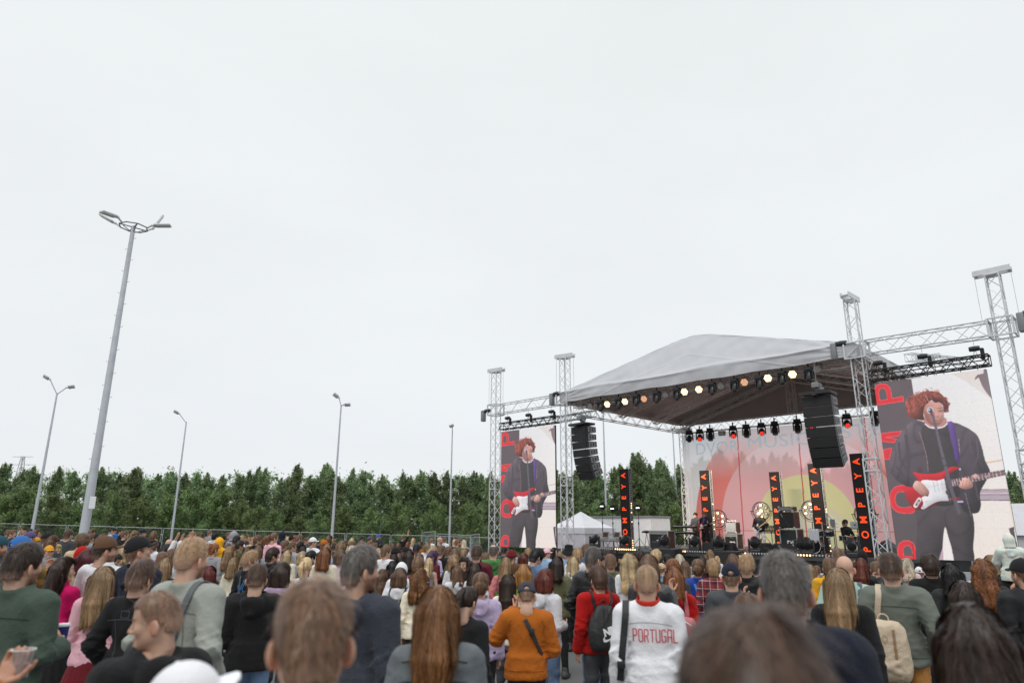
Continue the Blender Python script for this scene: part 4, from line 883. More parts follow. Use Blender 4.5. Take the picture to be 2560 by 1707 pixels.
# lifting motors on the front towers
for s, z, l in ((SOL - .55, 8.15, 'grey lifting motor on the outer side of leftmost tower'), (SL - .5, 8.45, 'grey lifting motor on the tower at left roof corner'), (SR - .55, 8.5, 'grey lifting motor on the tower at right roof corner'), (SOR + .7, 8.45, 'grey lifting motor at the right edge on rightmost tower')):
    e = stage_thing('lifting_motor', s, T0 - .3, z, l, 'lifting motor', 'lifting motors on the front towers'); b = MB(); b.bbox((-.14, 0, -.25), (.2, .26, .62), .04); b.build('chain_bin', M_GREY, e, True); b = MB(); b.lathe([(0, -.2), (.1, -.19), (.12, 0), (.1, .19), (0, .2)], (.12, .05, .02), Matrix.Rotation(rad(90), 4, 'Y'), 12); b.build('motor', M_BLKP, e, True)
# ================================================================== STAGE FLOOR
def wedge(s, t, label, rz=0):
    e = stage_thing('floor_monitor', s, t, DECK, label, 'stage monitor', 'wedge monitors on the stage edge', rz); b = MB(); b.prism([(-.36, -.02, 0), (-.36, .5, 0), (-.36, .42, .1), (-.36, .12, .42), (-.36, -.02, .36)], (1, 0, 0), .72); b.build('cabinet', M_BLKP, e)
    g = MB(); g.prism([(-.32, .435, .1), (-.32, .14, .42), (.32, .14, .42), (.32, .435, .1)], (0, .73, .68), .015); g.build('grille', M_GRILLE, e)
for (s, t, l, r) in [(-17.6, 26.9, 'wedge monitor lying just left of the singer stand', 18), (-15.0, 26.7, 'left wedge monitor in the gap right of the singer', 8), (-14.35, 26.7, 'right wedge monitor in the gap right of the singer', -6), (-13.05, 27.2, 'wedge monitor right of the white trousered guitarist, left of pair', 0), (-12.2, 27.2, 'wedge monitor right of the white trousered guitarist, right of pair', 0)]: wedge(s, t, l, rad(r))
def floor_light(u, t, label, rz=0):
    s, z = st(u, 1372, t); e = stage_thing('floor_moving_light', s, t, DECK, label, 'moving light', 'moving lights on the stage floor', rz); moving_head(e, False, M_GLASS, rad(-62)); e.scale = (1.35, 1.35, 1.35)
for u, l in [(1487, 'floor moving light left of the computer table, half hidden by heads'), (1563, 'floor moving light beside the smoking foot of the first column'), (1662, 'floor moving light on top of the bass speaker near keyboards'), (1738, 'floor moving light directly before the keyboard player'), (1797, 'floor moving light between singer and pink backdrop'), (1888, 'floor moving light before the white trousered guitarist'), (2018, 'floor moving light before the drum kit'), (2003, 'floor moving light just right of the amplifier stack'), (2130, 'floor moving light right of the drummer')]: floor_light(u, 26.5, l, rad(20))
def strip(u0, u1, on, label):
    s0, z = st(u0, 1380, T0); s1, z = st(u1, 1383, T0); L = s1 - s0; e = stage_thing('light_strip', (s0 + s1) / 2, T0 - .05, DECK, label, 'footlight strip', 'footlight strips along the stage edge')
    b = MB(); b.bbox((0, 0, .05), (L, .12, .1), .015); b.build('body', M_BLK, e); n = int(L / .11); a, c = MB(), MB()
    for i in range(n): (a if on[0] <= i / n < on[1] else c).lathe([(0, -.018), (.028, -.012), (.036, .004)], (-L / 2 + (i + .5) * L / n, -.066, .055), Matrix.Rotation(rad(-90), 4, 'X'), 8)
    if a.v: a.build('lit_lamps', M_WARM, e)
    if c.v: c.build('unlit_lamps', mat('clear_lamp', (.5, .5, .52), .2), e)
strip(1492, 1538, (2, 2), 'footlight strip, unlit, below the computer table'); strip(1540, 1600, (0, .86), 'lit footlight strip under the first lettered column'); strip(1696, 1775, (0, .3), 'footlight strip at the singer feet with lit left end'); strip(1850, 1925, (0, .2), 'footlight strip under the white trousered guitarist'); strip(1978, 2112, (0, .36), 'long footlight strip before the drums with lit left part')
def sub(s, t, h, label):
    e = stage_thing('bass_speaker', s, t, gz(s, t), label, 'bass speaker', 'bass speakers standing before the stage', rad(6)); H = h - gz(s, t); b = MB(); b.bbox((0, .3, H / 4), (1.0, .75, H / 2 - .01), .02); b.bbox((0, .3, H * .75), (1.0, .75, H / 2 - .01), .02); b.build('cabinet', M_BLKP, e); g = MB()
    for k in (.25, .75): g.bbox((0, -.085, H * k), (.94, .03, H / 2 - .08), .01)
    g.build('grille', M_GRILLE, e)
sub(st(1664, 1372, 25.2)[0], 25.1, 1.1, 'black bass speaker stack before the stage below the flight case'); sub(st(1815, 1376, 25.2)[0], 25.1, 1.08, 'black bass speaker stack before the stage right of the singer')
def flight_case(s, t, w, h, d, label, logo, z=DECK, cap=True):
    e = stage_thing('flight_case', s, t, z, label, 'flight case', 'flight cases and amplifiers on stage'); b = MB(); b.bbox((0, d / 2, h / 2), (w, d, h), .01); b.build('panel', M_CASE, e)
    sd = MB(); sd.bbox((w / 2 + .004, d / 2, h / 2), (.012, d - .08, h - .08), .003); sd.build('side_panel', M_WOODB, e)
    q = MB()
    for sx in (-1, 1):
        for y in (0, d): q.bbox((sx * w / 2, y, h / 2), (.05, .05, h + .01), .008)
        for z_ in (0.02, h - .0): q.bbox((sx * w / 2, d / 2, z_), (.05, d - .05, .05), .008)
    for z_ in (0.02, h):
        for y in (0, d): q.bbox((0, y, z_), (w - .05, .05, .05), .008)
    if cap: q.bbox((0, -.004, h * .86), (w - .06, .03, .05), .006); q.bbox((0, -.004, h * .93), (w - .06, .03, .03), .006)
    q.build('edging', M_EDGE, e)
    if logo:
        me = text_mesh(logo, h * .3, .003, .012); me.transform(Matrix.Translation((w * .12, -.012, h * .4)) @ Matrix.Rotation(rad(90), 4, 'X')); obj('logo', me, e, M_LOGO)
        l2 = MB(); l2.box((w * .12, -.012, h * .25), (w * .16, .004, .015)); l2.build('logo_line', M_LOGO, e)
    return e
flight_case(-18.75, 28.6, 1.0, .84, .6, 'wide black flight case with white logo left of the keyboards', 'CKC')
flight_case(-16.45, 31.2, .62, .72, .6, 'black flight case under the cloth topped amplifier behind the singer', 'DS')
flight_case(-12.95, 29.6, .72, .95, .65, 'black flight case at the bottom of the tall amplifier stack', 'DS', DECK, False)
def amp(s, t, z, w, h, d, label, front=M_GRILLE):
    e = stage_thing('amplifier', s, t, z, label, 'amplifier', 'flight cases and amplifiers on stage'); b = MB(); b.bbox((0, d / 2, h / 2), (w, d, h), .02); b.build('cabinet', M_WOODB, e); g = MB(); g.bbox((0, -.008, h / 2), (w - .05, .03, h - .06), .008); g.build('grille', front, e); c = MB()
    for sx in (-1, 1):
        for z_ in (.02, h - .02): c.bbox((sx * (w / 2 - .02), .0, z_), (.07, .07, .07), .015)
    c.build('corner_guard', M_EDGE, e); hn = MB(); hn.bbox((w / 2 + .006, d / 2, h * .7), (.02, .12, .05), .008); hn.build('handle', M_BLK, e)
amp(-12.98, 29.6, DECK + 1.0, .66, .68, .6, 'tall black amplifier cabinet stacked on the flight case'); amp(-12.95, 29.55, DECK + 1.7, .62, .19, .45, 'slim amplifier head on top of the stack', M_GREY); amp(-16.4, 31.2, DECK + .76, .55, .5, .4, 'grey fronted amplifier with white cloth on top behind singer', M_STEEL)
# cloths, keyboards, drums, stands, tent and container
def cloth_mesh(pts, name, mt, label, cat):
    mb = MB(); n = len(pts[0]); mb.add([p for r in pts for p in r], [(j * n + i, j * n + i + 1, (j + 1) * n + i + 1, (j + 1) * n + i) for j in range(len(pts) - 1) for i in range(n - 1)]); o = mb.build(name, mt, None, True)
    md = o.modifiers.new('t', 'SOLIDIFY'); md.thickness = .012; return tag(o, label, cat)
M_TOWEL = mat('white_towel', (.68, .68, .72), .95, 0, .1, 20, .4, 60)
cloth_mesh([[S(-16.62 + .05 * i, 31.25 + .07 * j, DECK + 1.29 + .045 * math.sin(i * 1.7 + j) + .03 * math.cos(j * 2.1)) for i in range(9)] for j in range(6)], 'towel', M_TOWEL, 'white cloth bunched on the amplifier behind the singer', 'towel')
cloth_mesh([[S(-11.86 + .07 * i, 29.0 + .025 * math.sin(i * 2.2 + j * .4), DECK + .98 - .085 * j * (1 + .12 * math.sin(i * 2))) for i in range(7)] for j in range(7)], 'towel', M_TOWEL, 'pale towel hanging in front of the drum kit', 'towel')
def keyboard(s, t, z, w, label, grp='keyboards on stage'):
    e = stage_thing('keyboard', s, t, z, label, 'keyboard', grp); b = MB(); b.bbox((0, 0, 0), (w, .32, .09), .015); b.build('body', M_BLKP, e); k = MB(); n = int(w / .026)
    for i in range(n): k.bbox((-w * .47 + (i + .5) * w * .94 / n, .07, .05), (w * .94 / n - .003, .14, .02), .003)
    k.build('white_keys', M_WHITE, e); q = MB()
    for i in range(n):
        if i % 7 in (0, 1, 3, 4, 5): q.bbox((-w * .47 + (i + 1) * w * .94 / n, .04, .066), (.011, .09, .016), .002)
    q.build('black_keys', M_BLK, e)
keyboard(-18.55, 30.55, DECK + 1.02, 1.25, 'upper keyboard of the two tier stand'); keyboard(-18.6, 30.4, DECK + .74, 1.45, 'lower keyboard of the two tier stand'); keyboard(-20.35, 30.3, DECK + .78, .8, 'small keyboard on thin legs left of the flight case')
def stand(s, t, label, segs, cat='stand', name='stand', r=.018, z=DECK, grp=None, mt=None):
    e = stage_thing(name, s, t, z, label, cat, grp); m = MB()
    for a, b in segs: m.tube(a, b, r, 6)
    m.build('frame', mt or M_BLK, e); return e
stand(-18.58, 30.5, 'black X shaped stand under the two keyboards', [((-.4, -.1, 0), (.35, -.1, .68)), ((.4, -.1, 0), (-.35, -.1, .68)), ((-.4, .15, 0), (.35, .15, .68)), ((.4, .15, 0), (-.35, .15, .68)), ((-.45, -.15, .69), (-.45, .2, .69)), ((.45, -.15, .69), (.45, .2, .69)), ((-.45, .2, .69), (-.45, .24, .97)), ((.45, .2, .69), (.45, .24, .97)), ((-.45, .24, .97), (-.45, -.05, .97)), ((.45, .24, .97), (.45, -.05, .97))], 'keyboard stand', 'keyboard_stand')
stand(-20.35, 30.3, 'thin metal legs under the small keyboard', [((-.3, -.1, 0), (-.22, 0, .73)), ((-.14, .1, 0), (-.22, 0, .73)), ((.3, -.1, 0), (.22, 0, .73)), ((.14, .1, 0), (.22, 0, .73)), ((-.3, 0, .73), (.3, 0, .73))], 'keyboard stand', 'keyboard_stand', mt=M_STEEL)
def mic_stand(s, t, h, boom, label, mic=True, rz=0):
    e = stage_thing('microphone_stand', s, t, DECK, label, 'microphone stand', 'microphone stands', rz); m = MB(); m.tube((0, 0, .05), (0, 0, h), .012, 6)
    for k in range(3): a = rad(120 * k + 30); m.tube((0, 0, .22), (math.cos(a) * .28, math.sin(a) * .28, .01), .01, 5)
    tip = (boom[0], boom[1], h + boom[2]); m.tube((0, 0, h), tip, .01, 5); m.build('frame', M_BLK, e)
    if mic: q = MB(); d = Vector(boom).normalized(); q.tube(tip, Vector(tip) + d * .13, .014, 8, .019); q.lathe([(0, -.03), (.026, -.015), (.028, .005), (.018, .026), (0, .032)], tuple(Vector(tip) + d * .15), None, 10); q.build('microphone', M_GREY, e, True)
mic_stand(-17.15, 29.45, 1.28, (.16, .22, .22), 'microphone stand right at the singer face'); mic_stand(-15.75, 30.6, .45, (-.2, -.1, .08), 'short microphone stand on the floor between singer and guitarist'); mic_stand(-12.6, 28.9, 1.1, (-.3, .2, .35), 'boom microphone stand in front of the amplifier stack'); mic_stand(-11.0, 29.6, 1.25, (-.2, .1, .2), 'microphone stand rising in front of the drummer')
for u, v, t, l in ((1505, 1258, 28.6, 'black blade light on a tall thin stand, left of the pair'), (1531, 1264, 28.8, 'black blade light on a tall thin stand, right of the pair'), (1595, 1262, 29.2, 'black blade light on a thin stand right of first column')):
    s, z = st(u, v + 8, t); e = stage_thing('blade_light', s, t, DECK, l, 'stage light', 'blade lights on tall stands'); h = z - DECK; m = MB(); m.tube((0, 0, .05), (0, 0, 1.2), .02, 6); m.tube((0, 0, 1.2), (0, 0, h), .013, 6); m.tube((0, 0, 1.15), (0, 0, 1.25), .035, 8)
    for k in range(3): a = rad(120 * k); m.tube((0, 0, .5), (math.cos(a) * .4, math.sin(a) * .4, .01), .012, 5)
    m.build('stand', M_BLK, e); b = MB(); b.prism([(-.2, -.02, h), (.02, -.02, h - .17), (.22, -.02, h - .02), (.06, -.02, h + .2), (-.16, -.02, h + .13)], (0, 1, 0), .1); b.build('blade_housing', M_BLKP, e); b = MB(); b.bbox((0, -.03, h + .02), (.2, .02, .05), .005); b.build('lamp_window', M_COOL, e)
# computer table at the left
e = stage_thing('folding_table', -21.45, 28.3, DECK, 'low equipment table with two laptops at left end of stage', 'table'); b = MB(); b.bbox((0, 0, .34), (1.5, .6, .05), .01); b.build('top', M_GREY, e)
for x in (-.7, .7):
    for y in (-.25, .25): b = MB(); b.tube((x, y, 0), (x, y, .32), .02, 6); b.build('leg', M_STEEL, e)
for k, (x, l) in enumerate(((-.35, 'open laptop on the left half of equipment table'), (.35, 'open laptop on the right half of equipment table'))):
    p = Vector((x, 0)); o = stage_thing('laptop', -21.45 + x, 28.3, DECK + .37, l, 'laptop', 'laptops on the equipment table'); b = MB(); b.bbox((0, 0, .06), (.42, .34, .1), .01); b.build('base', M_EDGE, o); b = MB(); M = Matrix.Translation((0, .17, .11)) @ Matrix.Rotation(rad(-18), 4, 'X'); b.bbox((0, 0, .16), (.42, .03, .32), .008); b.build('lid', M_EDGE, o, False, M); b = MB(); b.bbox((0, -.018, .16), (.3, .012, .22), .003); b.build('display', M_WOODB, o, False, M)
# music stand
e = stage_thing('music_stand', -13.55, 29.3, DECK, 'black perforated music stand left of the amplifier stack', 'music stand'); m = MB(); m.tube((0, 0, .1), (0, 0, .85), .014, 6)
for k in range(3): a = rad(120 * k); m.tube((0, 0, .25), (math.cos(a) * .3, math.sin(a) * .3, .01), .01, 5)
m.build('stand', M_BLK, e); m = MB(); MT = Matrix.Translation((0, 0, .95)) @ Matrix.Rotation(rad(-32), 4, 'X')
for i in range(9): m.box((-.28 + .07 * i, 0, 0), (.03, .008, .36))
for j in range(6): m.box((0, .006, -.17 + .068 * j), (.6, .006, .032))
m.build('desk', M_BLK, e, False, MT)
# laptop table right of drummer
e = stage_thing('laptop_table', -9.9, 28.9, DECK, 'small black laptop table right of the drummer', 'table'); m = MB(); m.tube((0, 0, .05), (0, 0, .98), .02, 6)
for k in range(3): a = rad(120 * k); m.tube((0, 0, .25), (math.cos(a) * .3, math.sin(a) * .3, .01), .014, 5)
m.build('stand', M_BLK, e); m = MB(); m.bbox((0, 0, .99), (.75, .42, .03), .008); m.build('top', M_BLK, e)
o = stage_thing('laptop', -9.95, 28.9, DECK + 1.01, 'silver laptop standing open on the table right of drummer', 'laptop'); b = MB(); b.bbox((0, .05, .012), (.34, .24, .02), .006); b.build('base', M_EDGE, o); b = MB(); b.bbox((0, -.08, .13), (.34, .015, .24), .006); b.build('lid', M_EDGE, o); b = MB(); b.bbox((0, -.09, .13), (.07, .006, .05), .004); b.build('sticker', M_BLK, o)
# drum kit
M_SHELL = mat('dark_drum_shell', (.03, .032, .034), .2, 0, .2, 14); M_SKIN = mat('drum_head', (.62, .62, .63), .5); M_CYM = mat('cymbal_bronze', (.42, .16, .05), .3, .7)
e = stage_thing('drum_kit', -11.2, 29.9, DECK, 'drum kit with bronze cymbals behind the hanging towel', 'drum kit')
def drum(c, r, h, M, nm):
    b = MB(); b.lathe([(r, -h / 2), (r, h / 2)], c, M, 24); o = b.build(nm, M_SHELL, e, True)
    b = MB(); b.lathe([(0, h / 2 + .004), (r - .01, h / 2 + .004)], c, M, 24); b.lathe([(0, -h / 2 - .004), (r - .01, -h / 2 - .004)], c, M, 24); b.build('drum_head', M_SKIN if nm != 'bass_drum' else M_BLKP, o)
    b = MB()
    for z in (-h / 2, h / 2): b.torus(tuple(Vector(c) + (M or Matrix.Identity(4)) @ Vector((0, 0, z))), r + .008, .012, M, 24, 5)
    for k in range(8): a = rad(45 * k); q = (M or Matrix.Identity(4)); b.tube(Vector(c) + q @ Vector((math.cos(a) * (r + .02), math.sin(a) * (r + .02), -h / 2)), Vector(c) + q @ Vector((math.cos(a) * (r + .02), math.sin(a) * (r + .02), h / 2)), .007, 4)
    b.build('hoop', M_CHROME, o, True)
RX = Matrix.Rotation(rad(90), 4, 'X')
drum((-.75, -.1, .3), .29, .4, RX, 'bass_drum'); drum((-.55, -.05, .82), .16, .22, Matrix.Rotation(rad(20), 4, 'X'), 'tom_drum'); drum((-.15, .0, .82), .16, .22, Matrix.Rotation(rad(20), 4, 'X'), 'tom_drum'); drum((.45, -.1, .62), .19, .17, None, 'snare_drum'); drum((.75, .1, .6), .2, .2, None, 'floor_tom')
for x, y, z, r, tl in ((-.5, .2, 1.2, .24, 8), (-.05, .15, 1.05, .22, -6), (-.95, .1, .98, .2, 4), (.1, -.1, 1.22, .2, 12), (.3, .3, .92, .17, 0)):
    M = Matrix.Rotation(rad(tl), 4, 'Y'); b = MB(); b.lathe([(0, .025), (.04, .022), (.045, .01), (r, -.008), (r, -.012)], (x, y, z), M, 22); b.build('cymbal', M_CYM, e, True); b = MB(); b.tube((x, y, .02), (x, y, z + .04), .012, 5)
    for k in range(3): a = rad(120 * k + 10); b.tube((x, y, .3), (x + math.cos(a) * .22, y + math.sin(a) * .22, .01), .01, 5)
    b.build('cymbal_stand', M_CHROME, e, True)
e = stage_thing('drum_stool', -10.7, 30.05, DECK, 'round black stool under the drummer', 'stool'); b = MB(); b.lathe([(0, .5), (.17, .5), (.18, .46), (.16, .42), (0, .42)], (0, 0, 0), None, 18); b.build('seat', M_BLKP, e, True); b = MB(); b.tube((0, 0, .1), (0, 0, .43), .02, 6)
for k in range(3): a = rad(120 * k); b.tube((0, 0, .25), (math.cos(a) * .24, math.sin(a) * .24, .01), .012, 5)
b.build('stand', M_CHROME, e)
e = stage_thing('tarpaulin_heap', -9.0, 29.2, DECK, 'dark plastic sheet heaped over gear beside the rightmost column', 'covered gear')
b = MB(); rs_ = random.Random(3); NU, NV = 18, 10
b.add([((i / NU - .5) * 1.5, (j / NV - .5) * .9, max(0.0, .62 * (1 - abs(i / NU - .5) * 1.5) * (1 - (abs(j / NV - .5) * 2) ** 3) + .05 * rs_.random() - .03)) for j in range(NV + 1) for i in range(NU + 1)], [(j * (NU + 1) + i, j * (NU + 1) + i + 1, (j + 1) * (NU + 1) + i + 1, (j + 1) * (NU + 1) + i) for j in range(NV) for i in range(NU)]); b.build('sheet', mat('black_plastic_sheet', (.03, .03, .033), .25), e, True)
# tent, container, barriers
p = at_t(1452, 1278, 36); zc = zg(p.x, p.y); e = empty('party_tent', (p.x, p.y, zc), STAGE_ROT, 'white party tent with peaked roof behind the left tower', 'tent')
M_TENT = mat('white_tent_fabric', (.66, .66, .70), .8, 0, .06, 2, .25, 3); M_TENTW = mat('lilac_white_tent_wall', (.60, .57, .62), .85, 0, .08, 2, .5, 2.2)
zt = p.z - zc; za = zt - 1.05; h_ = 1.6
b = MB(); n = 8
for k in range(4):
    c0 = Vector((h_ * (1 if k in (0, 3) else -1), h_ * (1 if k < 2 else -1), 0)); k2 = (k + 1) % 4; c1 = Vector((h_ * (1 if k2 in (0, 3) else -1), h_ * (1 if k2 < 2 else -1), 0))
    rows = []
    for j in range(n + 1):
        q = j / n; zz = za + (zt - za) * (q ** 1.25); rows.append([(c0.lerp(c1, i / n) * (1 - q)).to_tuple()[:2] + (zz - .04 * math.sin(math.pi * i / n) * (1 - q),) for i in range(n + 1)])
    b.add([x for r in rows for x in r], [(j * (n + 1) + i, j * (n + 1) + i + 1, (j + 1) * (n + 1) + i + 1, (j + 1) * (n + 1) + i) for j in range(n) for i in range(n)])
b.build('roof', M_TENT, e, True)
v_ = MB(); w = MB()
for k in range(4):
    c0 = Vector((h_ * (1 if k in (0, 3) else -1), h_ * (1 if k < 2 else -1), 0)); k2 = (k + 1) % 4; c1 = Vector((h_ * (1 if k2 in (0, 3) else -1), h_ * (1 if k2 < 2 else -1), 0)); N_ = 16
    for i in range(N_):
        a, d = c0.lerp(c1, i / N_), c0.lerp(c1, (i + 1) / N_); f = lambda i_: 1 + .012 * math.sin(i_ * 2.1)
        v_.add([(a.x * 1.008 * f(i), a.y * 1.008 * f(i), za - .34), (d.x * 1.008 * f(i + 1), d.y * 1.008 * f(i + 1), za - .34), (d.x * 1.004, d.y * 1.004, za + .015), (a.x * 1.004, a.y * 1.004, za + .015)], [(0, 1, 2, 3)])
        w.add([(a.x * .99 * f(i * 1.3), a.y * .99 * f(i * 1.3), .03), (d.x * .99 * f((i + 1) * 1.3), d.y * .99 * f((i + 1) * 1.3), .03), (d.x * .985, d.y * .985, za - .3), (a.x * .985, a.y * .985, za - .3)], [(0, 1, 2, 3)])
v_.build('valance', M_TENT, e, True); w.build('wall', M_TENTW, e, True)
for sx in (-1, 1):
    for sy in (-1, 1): q = MB(); q.bbox((sx * h_ * .97, sy * h_ * .97, za / 2), (.06, .06, za), .01); q.build('leg', M_WHITE, e)
s0, z1 = st(1440, 1291, 41); s1, _ = st(1627, 1291, 41); t = 41
e = stage_thing('site_container', (s0 + s1) / 2, t + 1.2, gz((s0 + s1) / 2, t), 'long white site container behind the tent with grey roof edge', 'container'); L = s1 - s0; H = z1 - gz((s0 + s1) / 2, t)
b = MB(); nn = 60
for i in range(nn):
    x0, x1 = -L / 2 + L * i / nn, -L / 2 + L * (i + 1) / nn; d0 = .02 * (i % 2)
    b.box(((x0 + x1) / 2, -1.2 + d0, H / 2), (L / nn, .04, H - .1))
b.box((0, .03, H / 2), (L - .02, 2.3, H - .12)); b.build('wall', M_WHITE, e); b = MB(); b.bbox((0, 0, H - .05), (L + .08, 2.56, .14), .02); b.build('roof_edge', M_GREY, e)
for k in range(9):
    s = -23.5 + 2.3 * k
    if k in (6,): pass
    e = stage_thing('crowd_barrier', s, 23.4, gz(s, 23.4), ['crowd barrier panel below the left screen', 'crowd barrier panel below the left truss tower', 'crowd barrier panel below the laptop table', 'crowd barrier panel before the flight case', 'crowd barrier panel before the singer', 'crowd barrier panel before the white trousered guitarist', 'crowd barrier panel before the drum kit', 'crowd barrier panel before the right front tower', 'crowd barrier panel below the right screen'][k], 'crowd barrier', 'crowd barrier panels before the stage')
    m = MB(); m.bbox((0, 0, .62), (2.2, .04, .95), .01); m.build('sheet', M_STEEL, e); m = MB(); m.tube((-1.12, 0, 1.12), (1.12, 0, 1.12), .035, 8); m.tube((-1.1, 0, 0), (-1.1, 0, 1.12), .025, 6); m.tube((1.1, 0, 0), (1.1, 0, 1.12), .025, 6); m.build('frame', M_ALU, e); m = MB(); m.bbox((0, .5, .02), (2.2, 1.0, .03), .005); m.build('foot_plate', M_STEEL, e); m = MB(); m.tube((-1, 0, .95), (-1, .95, .05), .02, 5); m.tube((1, 0, .95), (1, .95, .05), .02, 5); m.build('brace', M_ALU, e)
e = stage_thing('barrier_wall', -5.6, 23.9, gz(-5.6, 23.9), 'grey low barrier wall below the right video screen', 'barrier'); m = MB(); m.bbox((0, 0, .75), (5.2, .05, 1.25), .01); m.build('sheet', M_STEEL, e); m = MB()
for x in (-2.4, -1.2, 0, 1.2, 2.4): m.tube((x, .1, 0), (x, .1, 1.3), .03, 6)
m.build('post', M_ALU, e)
p = at_t(2545, 1330, 34); e = empty('white_marquee', (p.x + 1.5, p.y + 2, zg(p.x, p.y)), STAGE_ROT, 'white marquee partly seen behind the right video screen', 'tent'); b = MB(); b.bbox((0, 0, 1.3), (7, 3, 2.6), .03); b.build('wall', M_TENT, e); b = MB(); b.prism([(-3.6, -1.65, 2.6), (-3.6, 1.65, 2.6), (-3.6, 0, 3.9)], (1, 0, 0), 7.2); b.build('roof', M_TENT, e)
# ================================================================== PEOPLE: smooth distance-field modelling
class Field:
    def __init__(s, lo, hi, h):
        s.lo = np.array(lo, np.float32); s.h = h; s.n = np.ceil((np.array(hi) - lo) / h).astype(int) + 1
        s.ax = [s.lo[i] + h * np.arange(s.n[i], dtype=np.float32) for i in range(3)]; s.f = np.full(s.n, 1.0, np.float32)
    def sl(s, lo, hi):
        a = np.clip(np.floor((np.array(lo) - s.lo) / s.h).astype(int), 0, s.n); b = np.clip(np.ceil((np.array(hi) - s.lo) / s.h).astype(int) + 1, 0, s.n)
        return tuple(slice(int(i), int(j)) for i, j in zip(a, b))
    def pts(s, sl):
        return s.ax[0][sl[0]][:, None, None], s.ax[1][sl[1]][None, :, None], s.ax[2][sl[2]][None, None, :]
    def put(s, sl, d, k, mode):
        f = s.f[sl]
        if f.size == 0: return
        if mode == 'u':
            h = np.clip(.5 + .5 * (f - d) / k, 0, 1); s.f[sl] = f * (1 - h) + d * h - k * h * (1 - h)
        elif mode == 's':
            h = np.clip(.5 - .5 * (f + d) / k, 0, 1); s.f[sl] = f * (1 - h) - d * h + k * h * (1 - h)
        elif mode == 'i': s.f[sl] = np.maximum(f, d)
    def cap(s, a, b, ra, rb=None, k=.02, mode='u', flat=None):
        a, b = np.array(a, np.float32), np.array(b, np.float32); rb = ra if rb is None else rb; m = max(ra, rb) + 2.5 * k
        sl = s.sl(np.minimum(a, b) - m, np.maximum(a, b) + m); X, Y, Z = s.pts(sl); d = b - a; L = max(float(d @ d), 1e-8)
        t = np.clip(((X - a[0]) * d[0] + (Y - a[1]) * d[1] + (Z - a[2]) * d[2]) / L, 0, 1)
        q = np.sqrt((X - a[0] - t * d[0]) ** 2 + (Y - a[1] - t * d[1]) ** 2 + (Z - a[2] - t * d[2]) ** 2) - (ra + (rb - ra) * t)
        s.put(sl, q, k, mode)
    def ell(s, c, r, k=.02, mode='u', R=None):
        c, r = np.array(c, np.float32), np.array(r, np.float32); m = float(r.max()) + 2.5 * k; sl = s.sl(c - m, c + m); X, Y, Z = s.pts(sl); X, Y, Z = X - c[0], Y - c[1], Z - c[2]
        if R is not None: X, Y, Z = (R[0][0] * X + R[1][0] * Y + R[2][0] * Z), (R[0][1] * X + R[1][1] * Y + R[2][1] * Z), (R[0][2] * X + R[1][2] * Y + R[2][2] * Z)
        k0 = np.sqrt((X / r[0]) ** 2 + (Y / r[1]) ** 2 + (Z / r[2]) ** 2); k1 = np.sqrt((X / r[0] ** 2) ** 2 + (Y / r[1] ** 2) ** 2 + (Z / r[2] ** 2) ** 2)
        s.put(sl, k0 * (k0 - 1) / np.maximum(k1, 1e-6), k, mode)
    def fn(s, lo, hi, func, k=.01, mode='u'):
        sl = s.sl(lo, hi); X, Y, Z = s.pts(sl); s.put(sl, func(X, Y, Z).astype(np.float32), k, mode)
    def ring(s, c, R, ry, r, tilt=0, k=.012, rz=None, mode='u'):
        c = np.array(c); m = max(R, ry) + r * 2 + 2 * k; ct, st_ = math.cos(tilt), math.sin(tilt); rz = rz or r
        def f(X, Y, Z):
            X, Y, Z = X - c[0], Y - c[1], Z - c[2]; Y, Z = ct * Y + st_ * Z, -st_ * Y + ct * Z
            rho = np.sqrt((X / R) ** 2 + (Y / ry) ** 2); d = (rho - 1) * np.where(rho > 0, np.sqrt(X * X + Y * Y) / np.maximum(rho, 1e-4), 1)
            return (np.sqrt((d / r) ** 2 + (Z / rz) ** 2) - 1) * min(r, rz)
        s.fn(c - m, c + m, f, k, mode)
    def noise(s, amp, freqs, seed, lo=None, hi=None, n=6):
        sl = s.sl(s.lo if lo is None else lo, s.lo + s.h * s.n if hi is None else hi); X, Y, Z = s.pts(sl); r = np.random.default_rng(seed); o = np.zeros(s.f[sl].shape, np.float32)
        for _ in range(n):
            a = r.normal(size=3); a /= np.linalg.norm(a); o += np.sin(X * a[0] * freqs[0] + Y * a[1] * freqs[1] + Z * a[2] * freqs[2] + r.uniform(0, 6.3))
        s.f[sl] += amp * o / n * 2
    def crease(s, amp, freqs, seed, lo=None, hi=None, n=4):
        sl = s.sl(s.lo if lo is None else lo, s.lo + s.h * s.n if hi is None else hi); X, Y, Z = s.pts(sl); r = np.random.default_rng(seed); o = np.zeros(s.f[sl].shape, np.float32)
        w = np.ones_like(o)
        if lo is not None:
            for q, ax in ((X, 0), (Y, 1), (Z, 2)):
                m = q.min(); M = q.max(); w = w * np.clip(np.minimum(q - m, M - q) / (.25 * (M - m) + 1e-6), 0, 1)
        for _ in range(n):
            a = r.normal(size=3); a /= np.linalg.norm(a); b = r.normal(size=3); u = X * a[0] * freqs[0] + Y * a[1] * freqs[1] + Z * a[2] * freqs[2] + r.uniform(0, 6.3); u = u + .9 * np.sin(X * b[0] * 9 + Y * b[1] * 9 + Z * b[2] * 9)
            o += (1 - np.abs(np.sin(u))) ** 2.2
        s.f[sl] -= amp * w * (o / n * 2 - .55)
